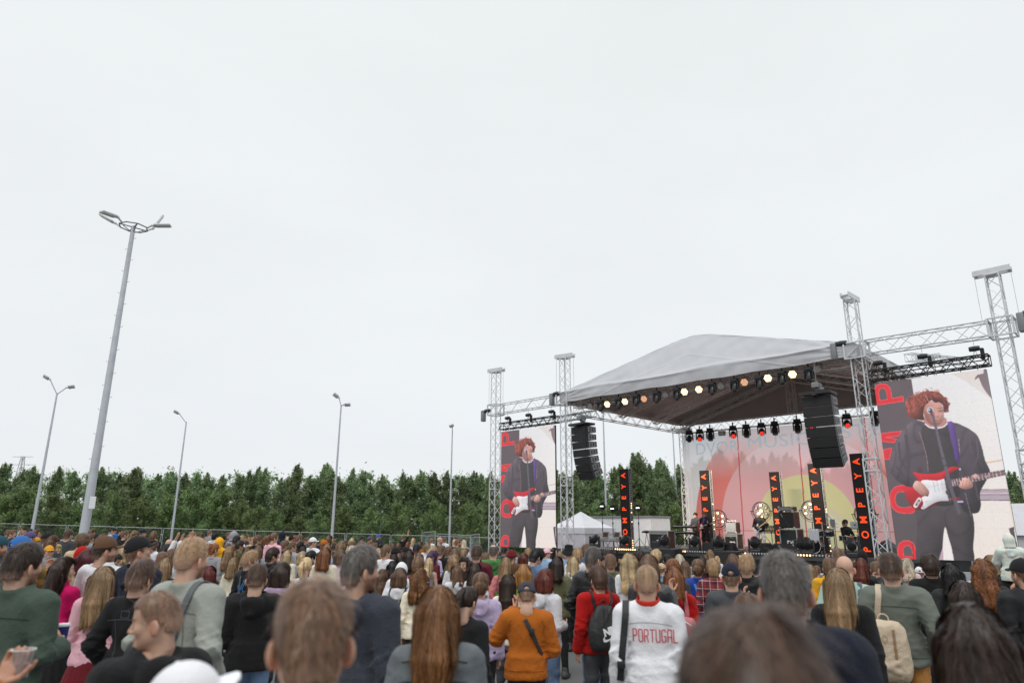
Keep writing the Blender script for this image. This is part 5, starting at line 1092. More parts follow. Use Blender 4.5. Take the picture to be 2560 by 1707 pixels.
    def surf(s):
        f = s.f; n = np.array(f.shape) - 1; ins = f < 0
        c = [ins[i:i + n[0], j:j + n[1], k:k + n[2]] for i in (0, 1) for j in (0, 1) for k in (0, 1)]; tot = sum(x.astype(np.int8) for x in c); act = (tot > 0) & (tot < 8)
        idx = -np.ones(n, np.int32); ii = np.argwhere(act); idx[act] = np.arange(len(ii)); acc = np.zeros((len(ii), 3), np.float32); cnt = np.zeros(len(ii), np.float32)
        off = [(i, j, k) for i in (0, 1) for j in (0, 1) for k in (0, 1)]; val = np.stack([f[ii[:, 0] + o[0], ii[:, 1] + o[1], ii[:, 2] + o[2]] for o in off], 1)
        for a in range(8):
            for b in range(a + 1, 8):
                d = np.array(off[b]) - off[a]
                if np.abs(d).sum() != 1: continue
                va, vb = val[:, a], val[:, b]; m = (va < 0) != (vb < 0)
                if not m.any(): continue
                t = va[m] / (va[m] - vb[m]); acc[m] += np.array(off[a]) + t[:, None] * d; cnt[m] += 1
        V = s.lo + s.h * (ii + acc / cnt[:, None]); Fs = []
        for ax in range(3):
            u, v = (ax + 1) % 3, (ax + 2) % 3; A = np.moveaxis(ins, (ax, u, v), (0, 1, 2)); I = np.moveaxis(idx, (ax, u, v), (0, 1, 2)); ch = A[:-1] != A[1:]; ch = ch[:, 1:-1, 1:-1]; e = np.argwhere(ch)
            if len(e) == 0: continue
            q = np.stack([I[e[:, 0], e[:, 1], e[:, 2]], I[e[:, 0], e[:, 1] + 1, e[:, 2]], I[e[:, 0], e[:, 1] + 1, e[:, 2] + 1], I[e[:, 0], e[:, 1], e[:, 2] + 1]], 1)
            fl = ~A[:-1][:, 1:-1, 1:-1][ch]; q[fl] = q[fl][:, ::-1]; Fs.append(q)
        F = np.concatenate(Fs); F = F[(F >= 0).all(1)]; return V.astype(np.float32), F
    def grad(s, P):
        i = np.clip(((P - s.lo) / s.h), 1, s.n - 3); a = i.astype(int); t = (i - a)
        def at(b): 
            r = 0
            for o in ((0, 0, 0), (1, 0, 0), (0, 1, 0), (0, 0, 1), (1, 1, 0), (1, 0, 1), (0, 1, 1), (1, 1, 1)):
                w = np.prod(np.where(np.array(o) == 1, t, 1 - t), axis=1); q = np.clip(b + np.array(o), 0, s.n - 1); r = r + w * s.f[q[:, 0], q[:, 1], q[:, 2]]
            return r
        g = np.stack([at(a + e) - at(a - e) for e in np.eye(3, dtype=int)], 1); v = at(a); return v, g / np.maximum(np.linalg.norm(g, axis=1)[:, None], 1e-6)
def rotm(yaw=0, pitch=0, roll=0): return np.array(Matrix.Rotation(yaw, 3, 'Z') @ Matrix.Rotation(pitch, 3, 'X') @ Matrix.Rotation(roll, 3, 'Y'))
# ---- heads (origin at the base of the skull, facing +Y)
def head_mesh(sex, beard=False, h=.0048):
    g = Field((-.115, -.17, -.20), (.115, .15, .225), h); m = sex == 'm'
    g.ell((0, -.006, .108), (.075, .095, .093), .02); g.ell((0, .034, .045), (.063 if m else .059, .058, .082), .03); g.ell((0, .03, .125), (.066, .062, .06), .03)
    for sx in (-1, 1):
        g.cap((sx * .05, .002, .018), (sx * .014, .07, -.020), .02 if m else .017, .019, .03); g.ell((sx * .041, .066, .052), (.024, .022, .024), .02)
    g.ell((0, .078, -.024), (.026 if m else .021, .02, .02), .02); g.cap((-.03, .084, .094), (.03, .084, .094), .012, .012, .02)
    for sx in (-1, 1): g.ell((sx * .031, .103, .076), (.019, .016, .012), .014, 's'); g.ell((sx * .031, .081, .075), (.014, .0135, .0125), .004)
    g.cap((0, .093, .085), (0, .115, .046), .008, .0125 if m else .011, .014); g.ell((-.011, .104, .041), (.009, .01, .008), .008); g.ell((.011, .104, .041), (.009, .01, .008), .008)
    g.cap((-.02, .091, .017), (.02, .091, .017), .0065, .0065, .006); g.cap((-.017, .0905, .006), (.017, .0905, .006), .007, .007, .005); g.cap((-.022, .102, .0115), (.022, .102, .0115), .0025, .0025, .004, 's')
    for sx in (-1, 1):
        R = rotm(sx * rad(36), 0, 0); g.ell((sx * .084, -.012, .056), (.0095, .027, .036), .007, 'u', R); g.ell((sx * .094, -.002, .060), (.006, .012, .019), .005, 's', R)
    nr = .056 if m else .047
    g.cap((0, -.012, .03), (0, -.026, -.1), nr, nr, .03); g.cap((0, -.024, -.1), (0, -.012, -.15), nr, nr - .006, .02); g.cap((-.034, -.042, .0), (-.04, -.046, -.09), .019, .02, .03); g.cap((.034, -.042, .0), (.04, -.046, -.09), .019, .02, .03)
    V, F = g.surf(); T = np.ones((len(V), 3), np.float32); x, y, z = np.abs(V[:, 0]), V[:, 1], V[:, 2]
    def blend(mask, c): T[:] = T * (1 - mask[:, None]) + np.array(c) * mask[:, None]
    blend(.35 * np.exp(-(((x - .042) / .02) ** 2 + ((z - .045) / .02) ** 2)) * (y > .05), (1.0, .62, .55)); blend(.45 * np.exp(-((x - .083) / .014) ** 2) * (y < .03) * (z > .02) * (z < .1), (1.0, .55, .42))
    lips = np.exp(-(x / .02) ** 4) * np.exp(-((z - .0115) / .0085) ** 2) * (y > .085); blend(np.clip(lips * (1.1 if not m else .7), 0, 1), (.72, .36, .34))
    brow = np.exp(-((z - .1 + ((x - .03) / .03) ** 2 * .003) / .0042) ** 2) * (x > .012) * (x < .052) * (y > .07); blend(np.clip(brow, 0, .85), (.16, .11, .08))
    ey = np.hypot(x - .031, (z - .075) * 1.25); blend(1.0 * (ey < .0115) * (y > .083), (1.15, 1.2, 1.3)); blend(1.0 * (np.hypot(x - .031, z - .075) < .0058) * (y > .086), (.06, .06, .08)); blend(.8 * (np.abs(ey - .0125) < .0016) * (z > .077) * (y > .08), (.15, .1, .09))
    if beard: b_ = np.clip((.032 - z + (x - .03) * .35) / .016, 0, 1) * np.clip((y + .015) / .03, 0, 1) * np.clip((z + .07) / .03, 0, 1); b_ *= (1 - np.clip(lips, 0, 1)); blend(np.clip(b_ * .82, 0, 1), (.30, .20, .14))
    elif m: b_ = np.clip((.03 - z) / .02, 0, 1) * np.clip((y + .0) / .04, 0, 1) * np.clip((z + .06) / .02, 0, 1); blend(.22 * b_ * (1 - np.clip(lips, 0, 1)), (.5, .45, .42))
    return V, F, T
HEADS = {}
def head(sex, beard):
    if (sex, beard) not in HEADS: HEADS[sex, beard] = head_mesh(sex, beard)
    return HEADS[sex, beard]
# ---- hands (wrist at origin, fingers along -Z, palm facing -X, thumb towards +Y): right hand
HANDS = {}
def hand(curl, spread=.0):
    if (curl, spread) in HANDS: return HANDS[curl, spread]
    g = Field((-.075, -.075, -.215), (.06, .105, .05), .0042)
    g.cap((0, 0, .04), (0, 0, -.01), .026, .027, .02); 
    for y in (-.026, -.009, .009, .026): g.cap((0, y * .6, -.012), (0, y * 1.08, -.085), .0145, .0125, .018)
    for y, L in ((-.031, .055), (-.0105, .072), (.0105, .078), (.031, .068)):
        p = np.array([0, y * 1.05, -.088]); ang = curl * .55; dy = y * spread
        for j, (q, r0, r1) in enumerate(((.45, .0098, .0092), (.31, .0092, .0085), (.24, .0085, .0072))):
            d = np.array([-math.sin(ang), dy * 9 * (1 if j == 0 else .8), -math.cos(ang)]); d /= np.linalg.norm(d); e = p + d * L * q; g.cap(p, e, r0, r1, .0035); p = e; ang += curl
    p = np.array([-.008, .026, -.03]); 
    for d, L, r0, r1 in (((-.25, .75, -.55), .042, .014, .0115), ((-.25 - curl * .3, .45, -.8), .033, .0112, .0098), ((-.25 - curl * .4, .25, -.9), .026, .0098, .008)):
        d = np.array(d); d /= np.linalg.norm(d); e = p + d * L; g.cap(p, e, r0, r1, .006); p = e
    V, F = g.surf(); HANDS[curl, spread] = (V, F); return V, F
# ---- body poses; joints for 1.75 m, facing +Y, right = +X
def joints(pose, sex='m'):
    w = .182 if sex == 'm' else .155; J = {}
    for sx, nm in ((1, 'r'), (-1, 'l')):
        s = np.array([sx * w, -.012, 1.405]); e = np.array([sx * (w + .055), -.045, 1.125]); h = np.array([sx * (w + .06), .045, .885]); hd = np.array([0, .25, -1.0])
        p = pose
        if p == 'front' or (p == 'phone' and nm == 'l'): e = np.array([sx * (w + .06), -.03, 1.12]); h = np.array([sx * .09, .19, 1.10]); hd = np.array([-sx * .9, .5, .1])
        if p == 'pocket': e = np.array([sx * (w + .10), -.09, 1.14]); h = np.array([sx * (w + .015), .08, .93]); hd = np.array([-sx * .3, .5, -.8])
        if p == 'phone' and nm == 'r': e = np.array([sx * (w + .04), .12, 1.15]); h = np.array([sx * .14, .26, 1.38]); hd = np.array([-.2, .3, 1])
        if p == 'clap': e = np.array([sx * (w + .03), .08, 1.14]); h = np.array([sx * .035, .27, 1.28]); hd = np.array([-sx * .25, .35, .9])
        if p == 'hold': e = np.array([sx * (w + .02), .10, 1.14]); h = np.array([sx * .07, .36, 1.16]); hd = np.array([-sx * .35, 1, .12])
        if p in ('raise_r', 'raise_l', 'raise_b') and (p[-1] == nm or p[-1] == 'b'): s = np.array([sx * (w - .01), -.01, 1.43]); e = np.array([sx * (w + .07), .06, 1.66]); h = np.array([sx * (w + .05), .10, 1.91]); hd = np.array([sx * .1, .15, 1])
        if p == 'wave_l' and nm == 'l': s = np.array([-w, -.01, 1.43]); e = np.array([-w - .1, .05, 1.64]); h = np.array([-w - .03, .08, 1.89]); hd = np.array([.35, .1, .9])
        if p == 'guitar':
            if nm == 'r': e = np.array([w + .11, -.06, 1.14]); h = np.array([.13, .21, 1.06]); hd = np.array([-.9, .1, -.35])
            else: e = np.array([-w - .12, .08, 1.13]); h = np.array([-.40, .27, 1.21]); hd = np.array([.1, .5, .7])
        if p == 'cup' and nm == 'r': e = np.array([w + .05, -.02, 1.13]); h = np.array([.13, .25, 1.12]); hd = np.array([-.5, .8, .2])
        if p == 'keys': e = np.array([sx * (w + .05), .08, 1.12]); h = np.array([sx * .2, .34, 1.1]); hd = np.array([-sx * .1, 1, -.25])
        if p == 'drum': e = np.array([sx * (w + .07), .1, 1.13]); h = np.array([sx * .16, .36, 1.09]); hd = np.array([-sx * .3, 1, .1])
        if p == 'ear' and nm == 'l': e = np.array([-w - .12, .06, 1.22]); h = np.array([-.12, .09, 1.47]); hd = np.array([.25, .0, 1])
        if p == 'ear' and nm == 'r': e = np.array([w + .07, .02, 1.13]); h = np.array([.1, .2, 1.08]); hd = np.array([-.9, .4, .1])
        if p == 'child': e = np.array([sx * (w + .08), .14, 1.22]); h = np.array([sx * .16, .3, 1.1]); hd = np.array([-sx * .2, .8, -.4])
        hp, kn, an = np.array([sx * .088, 0, .92]), np.array([sx * .10, .015, .50]), np.array([sx * .11, -.02, .085])
        if p in ('drum', 'child'): hp, kn, an = np.array([sx * .1, 0, .90]), np.array([sx * .2, .42, .88]), np.array([sx * .2, .46, .47])
        if p == 'guitar': hp, kn, an = np.array([sx * .09, 0, .92]), np.array([sx * .14, .03, .5]), np.array([sx * (.15 + .05 * (sx < 0)), -.02, .085])
        J[nm] = (s, e, h, hd / np.linalg.norm(hd), hp, kn, an)
    return J
def torso(g, sex, inf, k=.06, belly=0.0):
    if sex == 'm':
        g.ell((0, 0, 1.29), (.165 + inf, .108 + inf, .2 + inf), k); g.cap((-.13, -.012, 1.40), (.13, -.012, 1.40), .066 + inf, None, k); g.ell((0, .008, 1.08), (.145 + inf + belly, .102 + inf + belly, .2), k); g.ell((0, 0, .94), (.16 + inf, .112 + inf, .13), k)
        for sx in (-1, 1): g.cap((sx * .03, -.03, 1.462), (sx * .14, -.02, 1.412), .036 + inf * .6, .055 + inf * .7, .04)
    else:
        g.ell((0, 0, 1.28), (.137 + inf, .098 + inf, .19 + inf), k); g.cap((-.108, -.012, 1.395), (.108, -.012, 1.395), .055 + inf, None, k); g.ell((0, .002, 1.10), (.118 + inf + belly, .088 + inf + belly, .18), k); g.ell((0, -.005, .93), (.158 + inf, .115 + inf, .14), k)
        for sx in (-1, 1): g.ell((sx * .062, .075, 1.27), (.058 + inf * .5, .05 + inf * .5, .058), .03); g.cap((sx * .028, -.03, 1.458), (sx * .12, -.02, 1.402), .03 + inf * .6, .045 + inf * .7, .04)
def limbs(g, J, sex, inf=0, arms=True, legs=True, upto=1.0):
    q = 1 if sex == 'm' else .86
    for nm in 'rl':
        s, e, h, hd, hp, kn, an = J[nm]
        if arms:
            g.cap(s, e, .052 * q + inf, .041 * q + inf, .03)
            if upto > .5: g.cap(e, e + (h - e) * min(1, (upto - .5) * 2), .041 * q + inf, (.027 * q + inf) if upto >= 1 else .034 * q + inf, .02)
        if legs:
            g.cap(hp, kn, .088 * (1 if sex == 'm' else 1.02) + inf, .058 * q + inf, .04); g.cap(kn + np.array([0, -.012, 0]), an, .056 * q + inf, .040 * q + inf, .03)
def hand_at(J, nm, curl, spread=0):
    V, F = hand(curl, spread); s, e, h, hd = J[nm][:4]; V = V.copy()
    if nm == 'l': V[:, 0] *= -1; F = F[:, ::-1]
    z = -hd; fore = h - e; ref = np.array([0, 1.0, 0.2]) if abs(hd[1]) < .8 else np.array([0, 0, 1.0])
    y = ref - z * (ref @ z); y /= np.linalg.norm(y); x = np.cross(y, z); R = np.stack([x, y, z], 1); return V @ R.T + h, F
PIV = np.array([0, -.02, 1.55])
BODY, CLOTH = {}, {}
def body_mesh(sex, pose, yaw, pitch, beard, curl=.35, spread=0.0):
    """one continuous figure: head, trunk, limbs, hands and feet"""
    kk = (sex, pose, curl, spread)
    if kk not in BODY:
        J = joints(pose, sex); P = np.array([j for nm in 'rl' for j in J[nm][:3] + J[nm][4:]]); lo = np.minimum(P.min(0) - .16, (-.3, -.2, -.02)); hi = np.maximum(P.max(0) + .16, (.3, .25, 1.56)); hi[2] = max(1.56, P[:, 2].max() + .08); lo[2] = min(P[:, 2].min() - .13, .35 if pose in ('drum', 'child') else -.02)
        g = Field(lo, hi, .0125); torso(g, sex, 0); limbs(g, J, sex)
        for nm in 'rl': an = J[nm][6]; g.cap(an + np.array([0, -.03, -.04]), an + np.array([0, .14, -.055]), .04, .032, .03)
        V, F = g.surf(); T = np.ones((len(V), 3), np.float32); parts = [(V, F, T)]
        for nm in 'rl': Vh, Fh = hand_at(J, nm, curl, spread); Th = np.ones((len(Vh), 3), np.float32) * np.array((1.0, .86, .80)); parts.append((Vh, Fh, Th))
        BODY[kk] = parts
    key = kk + (yaw, pitch, beard)
    if key not in BODY:
        V, F, T = head(sex, beard); Vh = V @ rotm(yaw, pitch).T + PIV; w = np.clip((-.05 - V[:, 2]) / .1, 0, 1)[:, None]; Vh = Vh * (1 - w) + (V + PIV) * w; parts = BODY[kk] + [(Vh, F, T)]; o = 0; vs, fs, ts = [], [], []
        for v, f, t in parts: vs.append(v); fs.append(f + o); ts.append(t); o += len(v)
        me = np_mesh('body', np.concatenate(vs), np.concatenate(fs), True, {'tint': np.concatenate(ts)}); me.materials.append(M_SKINP); BODY[key] = me
    return BODY[key]
def top_mesh(kind, sex, pose, big=0.0, seed=1, h=.0098):
    key = ('top', kind, sex, pose, big, seed)
    if key in CLOTH: return CLOTH[key]
    J = joints(pose, sex); P = np.array([j for nm in 'rl' for j in J[nm][:3]]); lo = np.minimum(P.min(0) - .12, (-.34, -.26, .70)); hi = np.maximum(P.max(0) + .12, (.34, .25, 1.62)); lo[2] = .42 if kind == 'coat' else .72; hi[2] = max(1.62, P[:, 2].max() + .1)
    g = Field(lo, hi, h); inf = {'hoodie': .022, 'jacket': .02, 'tee': .012, 'sweater': .018, 'tank': .006, 'coat': .024, 'leather': .02, 'shirt': .014}[kind] + big
    hem = {'hoodie': .86, 'jacket': .88, 'tee': .86, 'sweater': .87, 'tank': .9, 'coat': .5, 'leather': .9, 'shirt': .84}[kind]
    torso(g, sex, inf, .06)
    lowr = .165 + inf if sex == 'm' else .16 + inf
    g.fn((-.3, -.25, hem - .05), (.3, .25, 1.15), lambda X, Y, Z: (np.sqrt((X / (lowr + .012)) ** 2 + (Y / (.118 + inf)) ** 2) - 1) * .12 + np.maximum(0, Z - 1.08) * .8, .05)
    g.f = np.maximum(g.f, hem - g.ax[2][None, None, :])
    if kind in ('hoodie', 'jacket', 'leather', 'sweater'): g.ring((0, 0, hem + .025), lowr - .004, .115 + inf - .006, .02, 0, .02, .026)
    if kind == 'tee': limbs(g, J, sex, .024 + big, True, False, .42)
    elif kind != 'tank': limbs(g, J, sex, inf + (.012 if kind != 'shirt' else .006), True, False, .96)
    if kind == 'tee': 
        pass
    amp = {'tee': .0045, 'leather': .0075, 'jacket': .006, 'hoodie': .0055, 'sweater': .0045, 'tank': .002, 'coat': .004, 'shirt': .006}[kind]
    g.noise(amp, (26, 26, 12), seed); g.crease(amp * 1.0, (24, 20, 26), seed + 7); g.crease(amp * 1.3, (16, 20, 40), seed + 3, (lo[0], lo[1], .85), (hi[0], hi[1], 1.2)); g.crease(amp * .4, (60, 50, 46), seed + 21)
    for nm in 'rl':
        s, e, hh = J[nm][:3]
        if kind not in ('tank', 'tee'): g.crease(amp * 2.6, (26, 26, 58), seed + 11, e - .14, e + .14); w = e + (hh - e) * .92; g.ring(w, .042, .042, .012, 0, .01) if kind == 'hoodie' and abs((hh - e)[2]) > .2 else None
    nr = .062 if sex == 'm' else .054
    if kind == 'tank': g.cap((0, -.0, 1.58), (0, .02, 1.42), .10, .085, .02, 's'); g.cap((-.3, 0, 1.4), (-.185 if sex == 'm' else -.165, 0, 1.38), .09, .075, .02, 's'); g.cap((.3, 0, 1.4), (.185 if sex == 'm' else .165, 0, 1.38), .09, .075, .02, 's'); 
    elif kind in ('tee', 'sweater'): g.ring((0, -.028, 1.472), nr + .016, nr + .018, .010, rad(14), .01, .016); g.cap((0, -.03, 1.6), (0, -.02, 1.44), nr + .013, nr + .006, .008, 's')
    elif kind in ('hoodie',):
        g.ring((0, -.05, 1.468), nr + .034, nr + .048, .024, rad(24), .02, .034); g.ell((0, -.138, 1.40), (.10, .04, .088), .03); g.cap((-.085, -.06, 1.50), (0, -.162, 1.345), .017, .02, .014); g.cap((.085, -.06, 1.50), (0, -.162, 1.345), .017, .02, .014); g.cap((-.06, -.10, 1.46), (0, -.165, 1.38), .012, .014, .010); g.cap((.06, -.10, 1.46), (0, -.165, 1.38), .012, .014, .010)
        g.noise(.006, (40, 40, 55), seed + 5, (-.2, -.25, 1.31), (.2, .0, 1.58)); g.cap((0, -.02, 1.68), (0, -.025, 1.45), nr + .03, nr + .012, .02, 's')
    else:
        hgt = .042 if kind != 'coat' else .03
        g.ring((0, -.028, 1.478), nr + .019, nr + .021, .012, rad(14), .014, hgt); g.cap((0, -.03, 1.65), (0, -.022, 1.45), nr + .013, nr + .008, .008, 's')
    V, F = g.surf(); me = np_mesh(kind, V, F); CLOTH[key] = me; return me
def bottom_mesh(kind, sex, pose, seed=2):
    key = ('bot', kind, sex, pose)
    if key in CLOTH: return CLOTH[key]
    J = joints(pose, sex); P = np.array([j for nm in 'rl' for j in J[nm][4:]]); lo = np.minimum(P.min(0) - .15, (-.34, -.3, .0)); hi = np.maximum(P.max(0) + .15, (.34, .3, 1.04)); lo[2] = max(0, P[:, 2].min() - .07)
    g = Field(lo, hi, .0115)
    if kind == 'trousers':
        g.ell((0, -.004, .945), (.168, .125, .12), .04); limbs(g, J, sex, .014, False, True); g.noise(.005, (26, 26, 44), seed); 
        for nm in 'rl': kn = J[nm][5]; g.noise(.006, (30, 30, 70), seed + 4, kn - .13, kn + .13)
    else:
        zb, zr = (.12, .40) if kind == 'long_skirt' else (.50, .30)
        def f(X, Y, Z):
            t = np.clip((1.0 - Z) / (1.0 - zb), 0, 1); R = .145 + (zr - .145) * t ** .8; a = np.arctan2(Y, X); R = R * (1 + .035 * t * np.sin(a * 22) + .04 * t * np.sin(a * 5 + 1)); return (np.sqrt(X * X + (Y * 1.18) ** 2) - R) * .8
        g.fn(lo, hi, f); g.f = np.maximum(g.f, zb - g.ax[2][None, None, :]); g.f = np.maximum(g.f, g.ax[2][None, None, :] - 1.02)
    V, F = g.surf(); me = np_mesh(kind, V, F); CLOTH[key] = me; return me
def shoes_mesh(sex, pose):
    key = ('shoe', sex, pose)
    if key in CLOTH: return CLOTH[key]
    J = joints(pose, sex); vs, fs, o = [], [], 0
    for nm in 'rl':
        an = J[nm][6]; g = Field(an - .13, an + np.array([.13, .24, .1]), .011); g.cap(an + np.array([0, -.04, -.035]), an + np.array([0, .13, -.05]), .05, .040, .04); g.cap(an + np.array([0, -.02, -.02]), an + np.array([0, -.01, .05]), .05, .048, .03); g.f = np.maximum(g.f, (an[2] - .086) - g.ax[2][None, None, :]); V, F = g.surf(); vs.append(V); fs.append(F + o); o += len(V)
    me = np_mesh('shoes', np.concatenate(vs), np.concatenate(fs)); me.materials.append(M_SHOE); CLOTH[key] = me; return me
# ---- hair
HAIR = {}
def strands(g, n, seed, L, step, zmin, wid, lift, wave=0.0, top=(0, -.03, .205), spiky=0.0, curl=0.0):
    r = np.random.default_rng(seed); V, F = g.surf(); keep = np.arange(len(V)); P = V[r.choice(keep, n)].astype(float) + r.normal(0, .003, (n, 3)); v, N = g.grad(P); P -= N * v[:, None]
    C = np.array(top); K = max(3, int(L / step)); path = [P + N * lift * .2]; ph = r.uniform(0, 6.3, n); amp = wave * r.uniform(.4, 1.2, n); dirj = r.normal(0, .16, (n, 3))
    for j in range(K):
        v, N = g.grad(P); D = P - C; D[:, 2] = D[:, 2] * .25 - .03 - .9 * np.maximum(0, .19 - P[:, 2]); D += dirj * .1
        D -= N * (D * N).sum(1)[:, None]; D /= np.maximum(np.linalg.norm(D, axis=1)[:, None], 1e-6)
        if spiky: D = D * (1 - spiky) + N * spiky
        P = P + D * step
        if not spiky: v, N = g.grad(P); P -= N * v[:, None] * .9
        q = P + N * lift * (.3 + .7 * (j + 1) / K)
        if wave: s_ = np.cross(N, D); q = q + s_ * (amp * np.sin(ph + j * 1.25))[:, None] + N * (amp * .7 * np.cos(ph * 1.7 + j * 1.1))[:, None]
        path.append(q)
    path = np.stack(path, 1); fly = r.random(n) < .05; path[fly] += (N[fly] * .010 + r.normal(0, .006, (fly.sum(), 3)))[:, None] * np.linspace(.2, 1.6, K + 1)[None, :, None]; Vs = np.empty((n, K + 1, 2, 3)); T = np.gradient(path, axis=1); side = np.cross(T, np.stack([N] * (K + 1), 1)); side /= np.maximum(np.linalg.norm(side, axis=2, keepdims=True), 1e-6); w = wid * r.uniform(.6, 1.3, n)[:, None, None] * np.linspace(1, .35, K + 1)[None, :, None]
    Vs[:, :, 0] = path - side * w; Vs[:, :, 1] = path + side * w; base = np.arange(n)[:, None] * (K + 1) * 2 + np.arange(K)[None] * 2; Fs = np.stack([base, base + 1, base + 3, base + 2], 2).reshape(-1, 4)
    tone = np.clip(r.normal(1.0, .24, n), .45, 1.7); col = np.repeat(tone, (K + 1) * 2); grad_ = np.tile(np.repeat(np.linspace(.92, 1.12, K + 1), 2), n); return V, F, Vs.reshape(-1, 3), Fs, col * grad_
def hair_mesh(style, var=0):
    key = (style, var)
    if key in HAIR: return HAIR[key]
    sd_ = {'s': 1, 'b': 2, 'm': 3, 'c': 4, 'l': 5, 'w': 6, 'o': 7, 'p': 8, 'n': 9, 'h': 10, 'q': 11, 'k': 12, 'x': 13}[style] * 10 + var; r = np.random.default_rng(sd_)
    longs = style in 'lw'; g = Field((-.19, -.27, -.42 if longs else -.2), (.19, .16, .29), .0062 if not longs else .0075)
    inf = {'s': .010, 'b': .0045, 'm': .022, 'c': .03, 'l': .016, 'w': .022, 'o': .022, 'p': .009, 'n': .011, 'h': .006, 'q': .012, 'k': .002, 'x': .004}[style]; tp = {'s': .016, 'm': .022, 'c': .022, 'q': .03}.get(style, .006)
    g.ell((0, -.006, .108), (.075 + inf, .095 + inf, .093 + inf), .02); g.ell((0, .018, .145), (.064 + inf, .076 + inf * .7, .055 + inf + tp * .6), .03)
    if style == 'q': g.ell((0, .05, .20), (.05, .05, .028), .03)
    if style in 'sbmqhkx': g.cap((0, -.05, .06), (0, -.052, .012 if style in 'sqhx' else .03), .058 + inf * .5, .048 + inf * .5, .03)
    if style == 'm': g.cap((0, -.055, .05), (0, -.058, -.01), .065, .058, .03)
    # face opening and hair line
    front = {'l': .052, 'w': .052, 'o': .056, 'p': .05, 'n': .05, 'm': .06, 'c': .06}.get(style, .05)
    hl = {'m': .128, 'c': .135, 'o': .138}.get(style, .148)
    def cut(X, Y, Z):
        return np.maximum(np.maximum(front - Y + np.maximum(0, Z - .11) * .35, Z - hl - .006 * np.sin(X * 40 + var)), -1) + 0 * X
    g.fn(g.lo, g.lo + g.h * g.n, cut, .012, 's')
    if style in 'sbmqhkx':     # around and below the ears, side burns
        zc = {'s': .035, 'b': .04, 'm': .03, 'q': .04, 'h': .05, 'k': .05, 'x': .04}[style]
        g.fn(g.lo, g.lo + g.h * g.n, lambda X, Y, Z: np.maximum(Z - zc - .028 * (np.abs(X) < .2), -.045 - Y) + 0 * X, .012, 's')
        zn = {'s': .012, 'b': .028, 'm': -.012, 'q': .03, 'h': .018, 'k': .05, 'x': .012}[style]; g.f = np.maximum(g.f, zn - g.ax[2][None, None, :])
        for sx in (-1, 1): g.ell((sx * .092, -.008, .054), (.030, .032, .043), .008, 's')
    if style == 'x': g.f = np.maximum(g.f, g.ax[2][None, None, :] - .125)           # fringe of hair that shows below a cap
    if style == 'h': g.fn(g.lo, g.lo + g.h * g.n, lambda X, Y, Z: np.sqrt((X / .05) ** 2 + ((Y + .02) / .05) ** 2) * .05 - .05 + np.maximum(0, .15 - Z), .02, 's')
    if longs or style == 'o':
        zb = (-.15, -.24, -.335)[var % 3] if longs else -.045 - .02 * (var % 2); sp = .02 if longs else .012
        for i, x in enumerate(np.linspace(-.062, .062, 5)):
            b_ = -.128 if longs else -.088; g.cap((x, -.062, .09), (x * 1.25, b_ + abs(x) * .55, -.12 if longs else zb), .05 + inf * .3, .034 if longs else .045, .02)
            if longs: g.cap((x * 1.25, b_ + abs(x) * .55, -.12), (x * 1.05 + r.normal(0, sp), b_ - .012 + abs(x) * .4, min(-.13, zb + r.uniform(-.02, .04))), .034, .017, .016)
        for sx in (-1, 1): 
            g.cap((sx * .078, .012, .10), (sx * .083, .008, .0), .021, .024, .02); g.cap((sx * .083, .006, .0), (sx * (.092 if longs else .08), -.012, -.09 if longs else zb), .024, .021, .02)
            if longs: g.cap((sx * .092, -.012, -.09), (sx * .10, -.055, -.2), .022, .018, .016)
        if longs: g.f = np.maximum(g.f, (zb - .006 - g.ax[2])[None, None, :] + (.020 * np.sin(g.ax[0] * 55 + var) + .012 * np.sin(g.ax[0] * 140))[:, None, None])
        else: g.f = np.maximum(g.f, (zb - g.ax[2])[None, None, :] + .004 * np.sin(g.ax[0] * 90)[:, None, None])
        g.noise(.004 if style != 'w' else .013, (46, 46, 9) if style != 'w' else (40, 40, 34), sd_)
        def groove(X, Y, Z): a_ = np.arctan2(X, -(Y - .02)); return (np.sin(a_ * 17 + np.sin(Z * 9 + var)) * .6 + np.sin(a_ * 31 + Z * 6 + 1) * .4)
        X_, Y_, Z_ = g.pts(g.sl(g.lo, g.lo + g.h * g.n)); g.f = g.f + .003 * groove(X_, Y_, Z_) * np.clip((.19 - Z_) / .12, .15, 1)
    if style == 'p': g.ell((0, -.115, .135), (.026, .026, .026), .014); g.cap((0, -.125, .135), (0, -.165, .08), .026, .034, .014); g.cap((0, -.165, .08), (.01, -.15, -.06), .034, .016, .014); g.f = np.maximum(g.f, np.where((g.ax[1] > -.1)[None, :, None], .012 - g.ax[2][None, None, :], -1)); 
    if style == 'n':
        for i in range(12): p = r.normal(0, .018, 3); g.ell((p[0], -.108 + p[1] * .5, (.075 if var % 2 == 0 else .15) + p[2]), (.034, .026, .034), .008)
        g.cap((0, -.05, .06), (0, -.055, .0), .058, .05, .03); g.f = np.maximum(g.f, -.004 - g.ax[2][None, None, :])
    if style == 'c': g.noise(.013, (75, 75, 75), sd_, n=9); g.f = np.maximum(g.f, np.where((g.ax[1] > -.02)[None, :, None], .045 - g.ax[2][None, None, :], .0 - g.ax[2][None, None, :]))
    if style in 'ms': g.noise(.004 if style == 'm' else .0025, (60, 60, 50), sd_)
